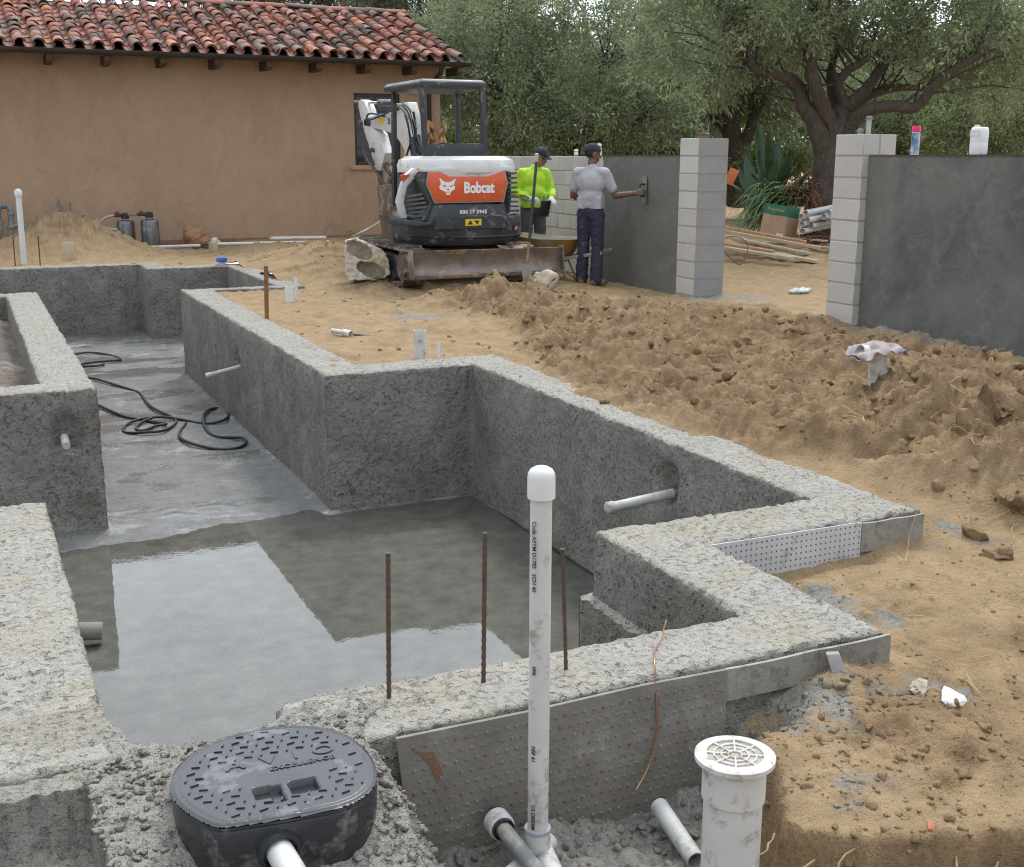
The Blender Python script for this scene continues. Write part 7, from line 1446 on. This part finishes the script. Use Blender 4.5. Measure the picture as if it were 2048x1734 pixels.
# wire hoop, crumpled plastic, orange tool
c0 = on_soil(at_z(1470, 535, .06), .02); tag(MB().tube([c0 + u_ * (.17 * math.cos(t)) + Vector((0, 0, .20 + .19 * math.sin(t))) + Vector((.05 * math.sin(2 * t), .1 * math.sin(t), 0)) for t in np.linspace(0, 6.283, 26, endpoint=False)], .006, 6, closed=True).build('wire_hoop', M_rebar, None, smooth=True), 'thin dark wire hoop standing beside the grouted pillar', 'wire')
c0 = on_soil(at_z(1598, 575, .05)); mbg = MB(); ellip(mbg, c0 + Vector((0, 0, .03)), (.17, .10, .05)); ellip(mbg, c0 + Vector((.14, .1, .03)), (.12, .08, .04)); tag(blob('plastic_sheeting', mbg, .016, pm('grey_white_film', (.55, .56, .57), (.42, .43, .44), .35, 0, 14), None, 1, (.05, 8, 1.)), 'crumpled pale plastic sheeting on the sand in the gateway', 'scrap')
a, b_ = at_F(1456, 368, 20), at_F(1470, 338, 20); tag(MB().bar(a, b_, .02, .16).build('orange_board', pm('orange_plastic', (.60, .16, .05), (.5, .13, .04), .5), None, .006), 'orange plastic board leaning among the dark leaves', 'board')
# strap-leaved plant
M_strel = pm('dark_strap_leaf', (.03, .07, .03), (.05, .10, .045), .3, 0, 5); M_frond = pm('cut_frond_green', (.07, .13, .04), (.12, .18, .06), .5, 0, 6); M_brown = pm('dry_frond_brown', (.20, .10, .045), (.13, .065, .03), .85, 0, 8)
def blade_leaf(base, tip, wid, sag, mat, name, parent, n=9, fold=.25):
    b0, t0 = Vector(base), Vector(tip); d = (t0 - b0); side = d.cross(Vector((rt3.gauss(0, 1), rt3.gauss(0, 1), .4))).normalized(); nn = d.cross(side).normalized(); v = []; f = []
    for i in range(n + 1):
        s = i / n; c = b0 + d * s + Vector((0, 0, sag * 4 * s * (1 - s))) ; w2 = wid * (math.sin(math.pi * min(1, max(0, (s - .25) / .75)) ** .8) if s > .25 else 0) * .5 + .012
        v += [c - side * w2 + nn * w2 * fold, c, c + side * w2 + nn * w2 * fold]
    for i in range(n): f += [[3*i, 3*i+1, 3*i+4, 3*i+3], [3*i+1, 3*i+2, 3*i+5, 3*i+4]]
    o = MB().add(v, f).build(name, mat, parent, smooth=True, sharp=180); return o
sb = at_F(1530, 425, 21.0); st_ = thing('strap_leaved_plant', 'tall plant with dark glossy strap leaves beside the olive trunk', 'plant', sb)
tips = [(1514, 238), (1500, 290), (1535, 262), (1560, 275), (1580, 300), (1600, 320), (1475, 330), (1460, 365), (1620, 345), (1545, 300), (1520, 290), (1490, 310), (1590, 345), (1555, 320), (1470, 390), (1610, 370), (1528, 330), (1502, 345)]
for k, (x, y) in enumerate(tips): blade_leaf(sb + Vector((rt3.gauss(0, .12), rt3.gauss(0, .12), 0)), at_F(x, y, 21.0 + rt3.gauss(0, .35)), rt3.uniform(.12, .22), rt3.uniform(0, .12), M_strel, 'leaf', st_)
# heap of cut fronds
fb = at_F(1600, 415, 20.0); fh = thing('cut_fronds', 'heap of cut green palm fronds beside the cardboard box', 'fronds', fb)
fl = MB(); 
def frond_strip(mb, p, q, w2, sag):
    p, q = Vector(p), Vector(q); d = q - p; s_ = d.cross(Vector((rt3.gauss(0, .5), rt3.gauss(0, .5), 1))).normalized() * w2; v = []; f = []
    for i in range(5): t = i / 4; c = p + d * t + Vector((0, 0, sag * 4 * t * (1 - t))); k = 1 - .85 * t; v += [c - s_ * k, c + s_ * k]
    for i in range(4): f.append([2*i, 2*i+1, 2*i+3, 2*i+2])
    mb.add(v, f)
for k in range(230):
    s = rt3.random(); px = 1445 + 60 * rt3.random() + 40 * s; frond_strip(fl, at_F(1560 + rt3.uniform(-40, 60), 385 + rt3.uniform(-18, 30), 20 + rt3.gauss(0, .2)), at_F(px, 410 + 75 * rt3.random() ** .7 - 20 * s, 19.7 + rt3.gauss(0, .3)), .022, rt3.uniform(.05, .25))
fl.build('frond_leaflets', M_frond, fh); dbm = MB()
for k in range(150): frond_strip(dbm, at_F(1600 + rt3.uniform(-20, 25), 385 + rt3.uniform(-15, 25), 20 + rt3.gauss(0, .15)), at_F(1605 + rt3.uniform(-45, 45), 395 + rt3.uniform(-30, 45), 19.8 + rt3.gauss(0, .25)), .02, rt3.uniform(.0, .2))
tag(dbm.build('dry_fronds', M_brown, None), 'curled dry brown fronds above the white pipes', 'fronds')
lt = MB()
for k in range(160): x, y = 1590 + 75 * rt3.random(), 455 + 60 * rt3.random(); p = at_F(x, y, 19.2 + rt3.gauss(0, .3)); p.z = soil_z(p.x, p.y) + .03 + .12 * rt3.random(); frond_strip(lt, p, p + Vector((rt3.gauss(0, .3), rt3.gauss(0, .3), rt3.gauss(0, .08))), .012, .03)
tag(lt.build('dry_litter', M_brown, None), 'brown leaf litter under the heap of white pipes', 'litter', None, 'stuff')
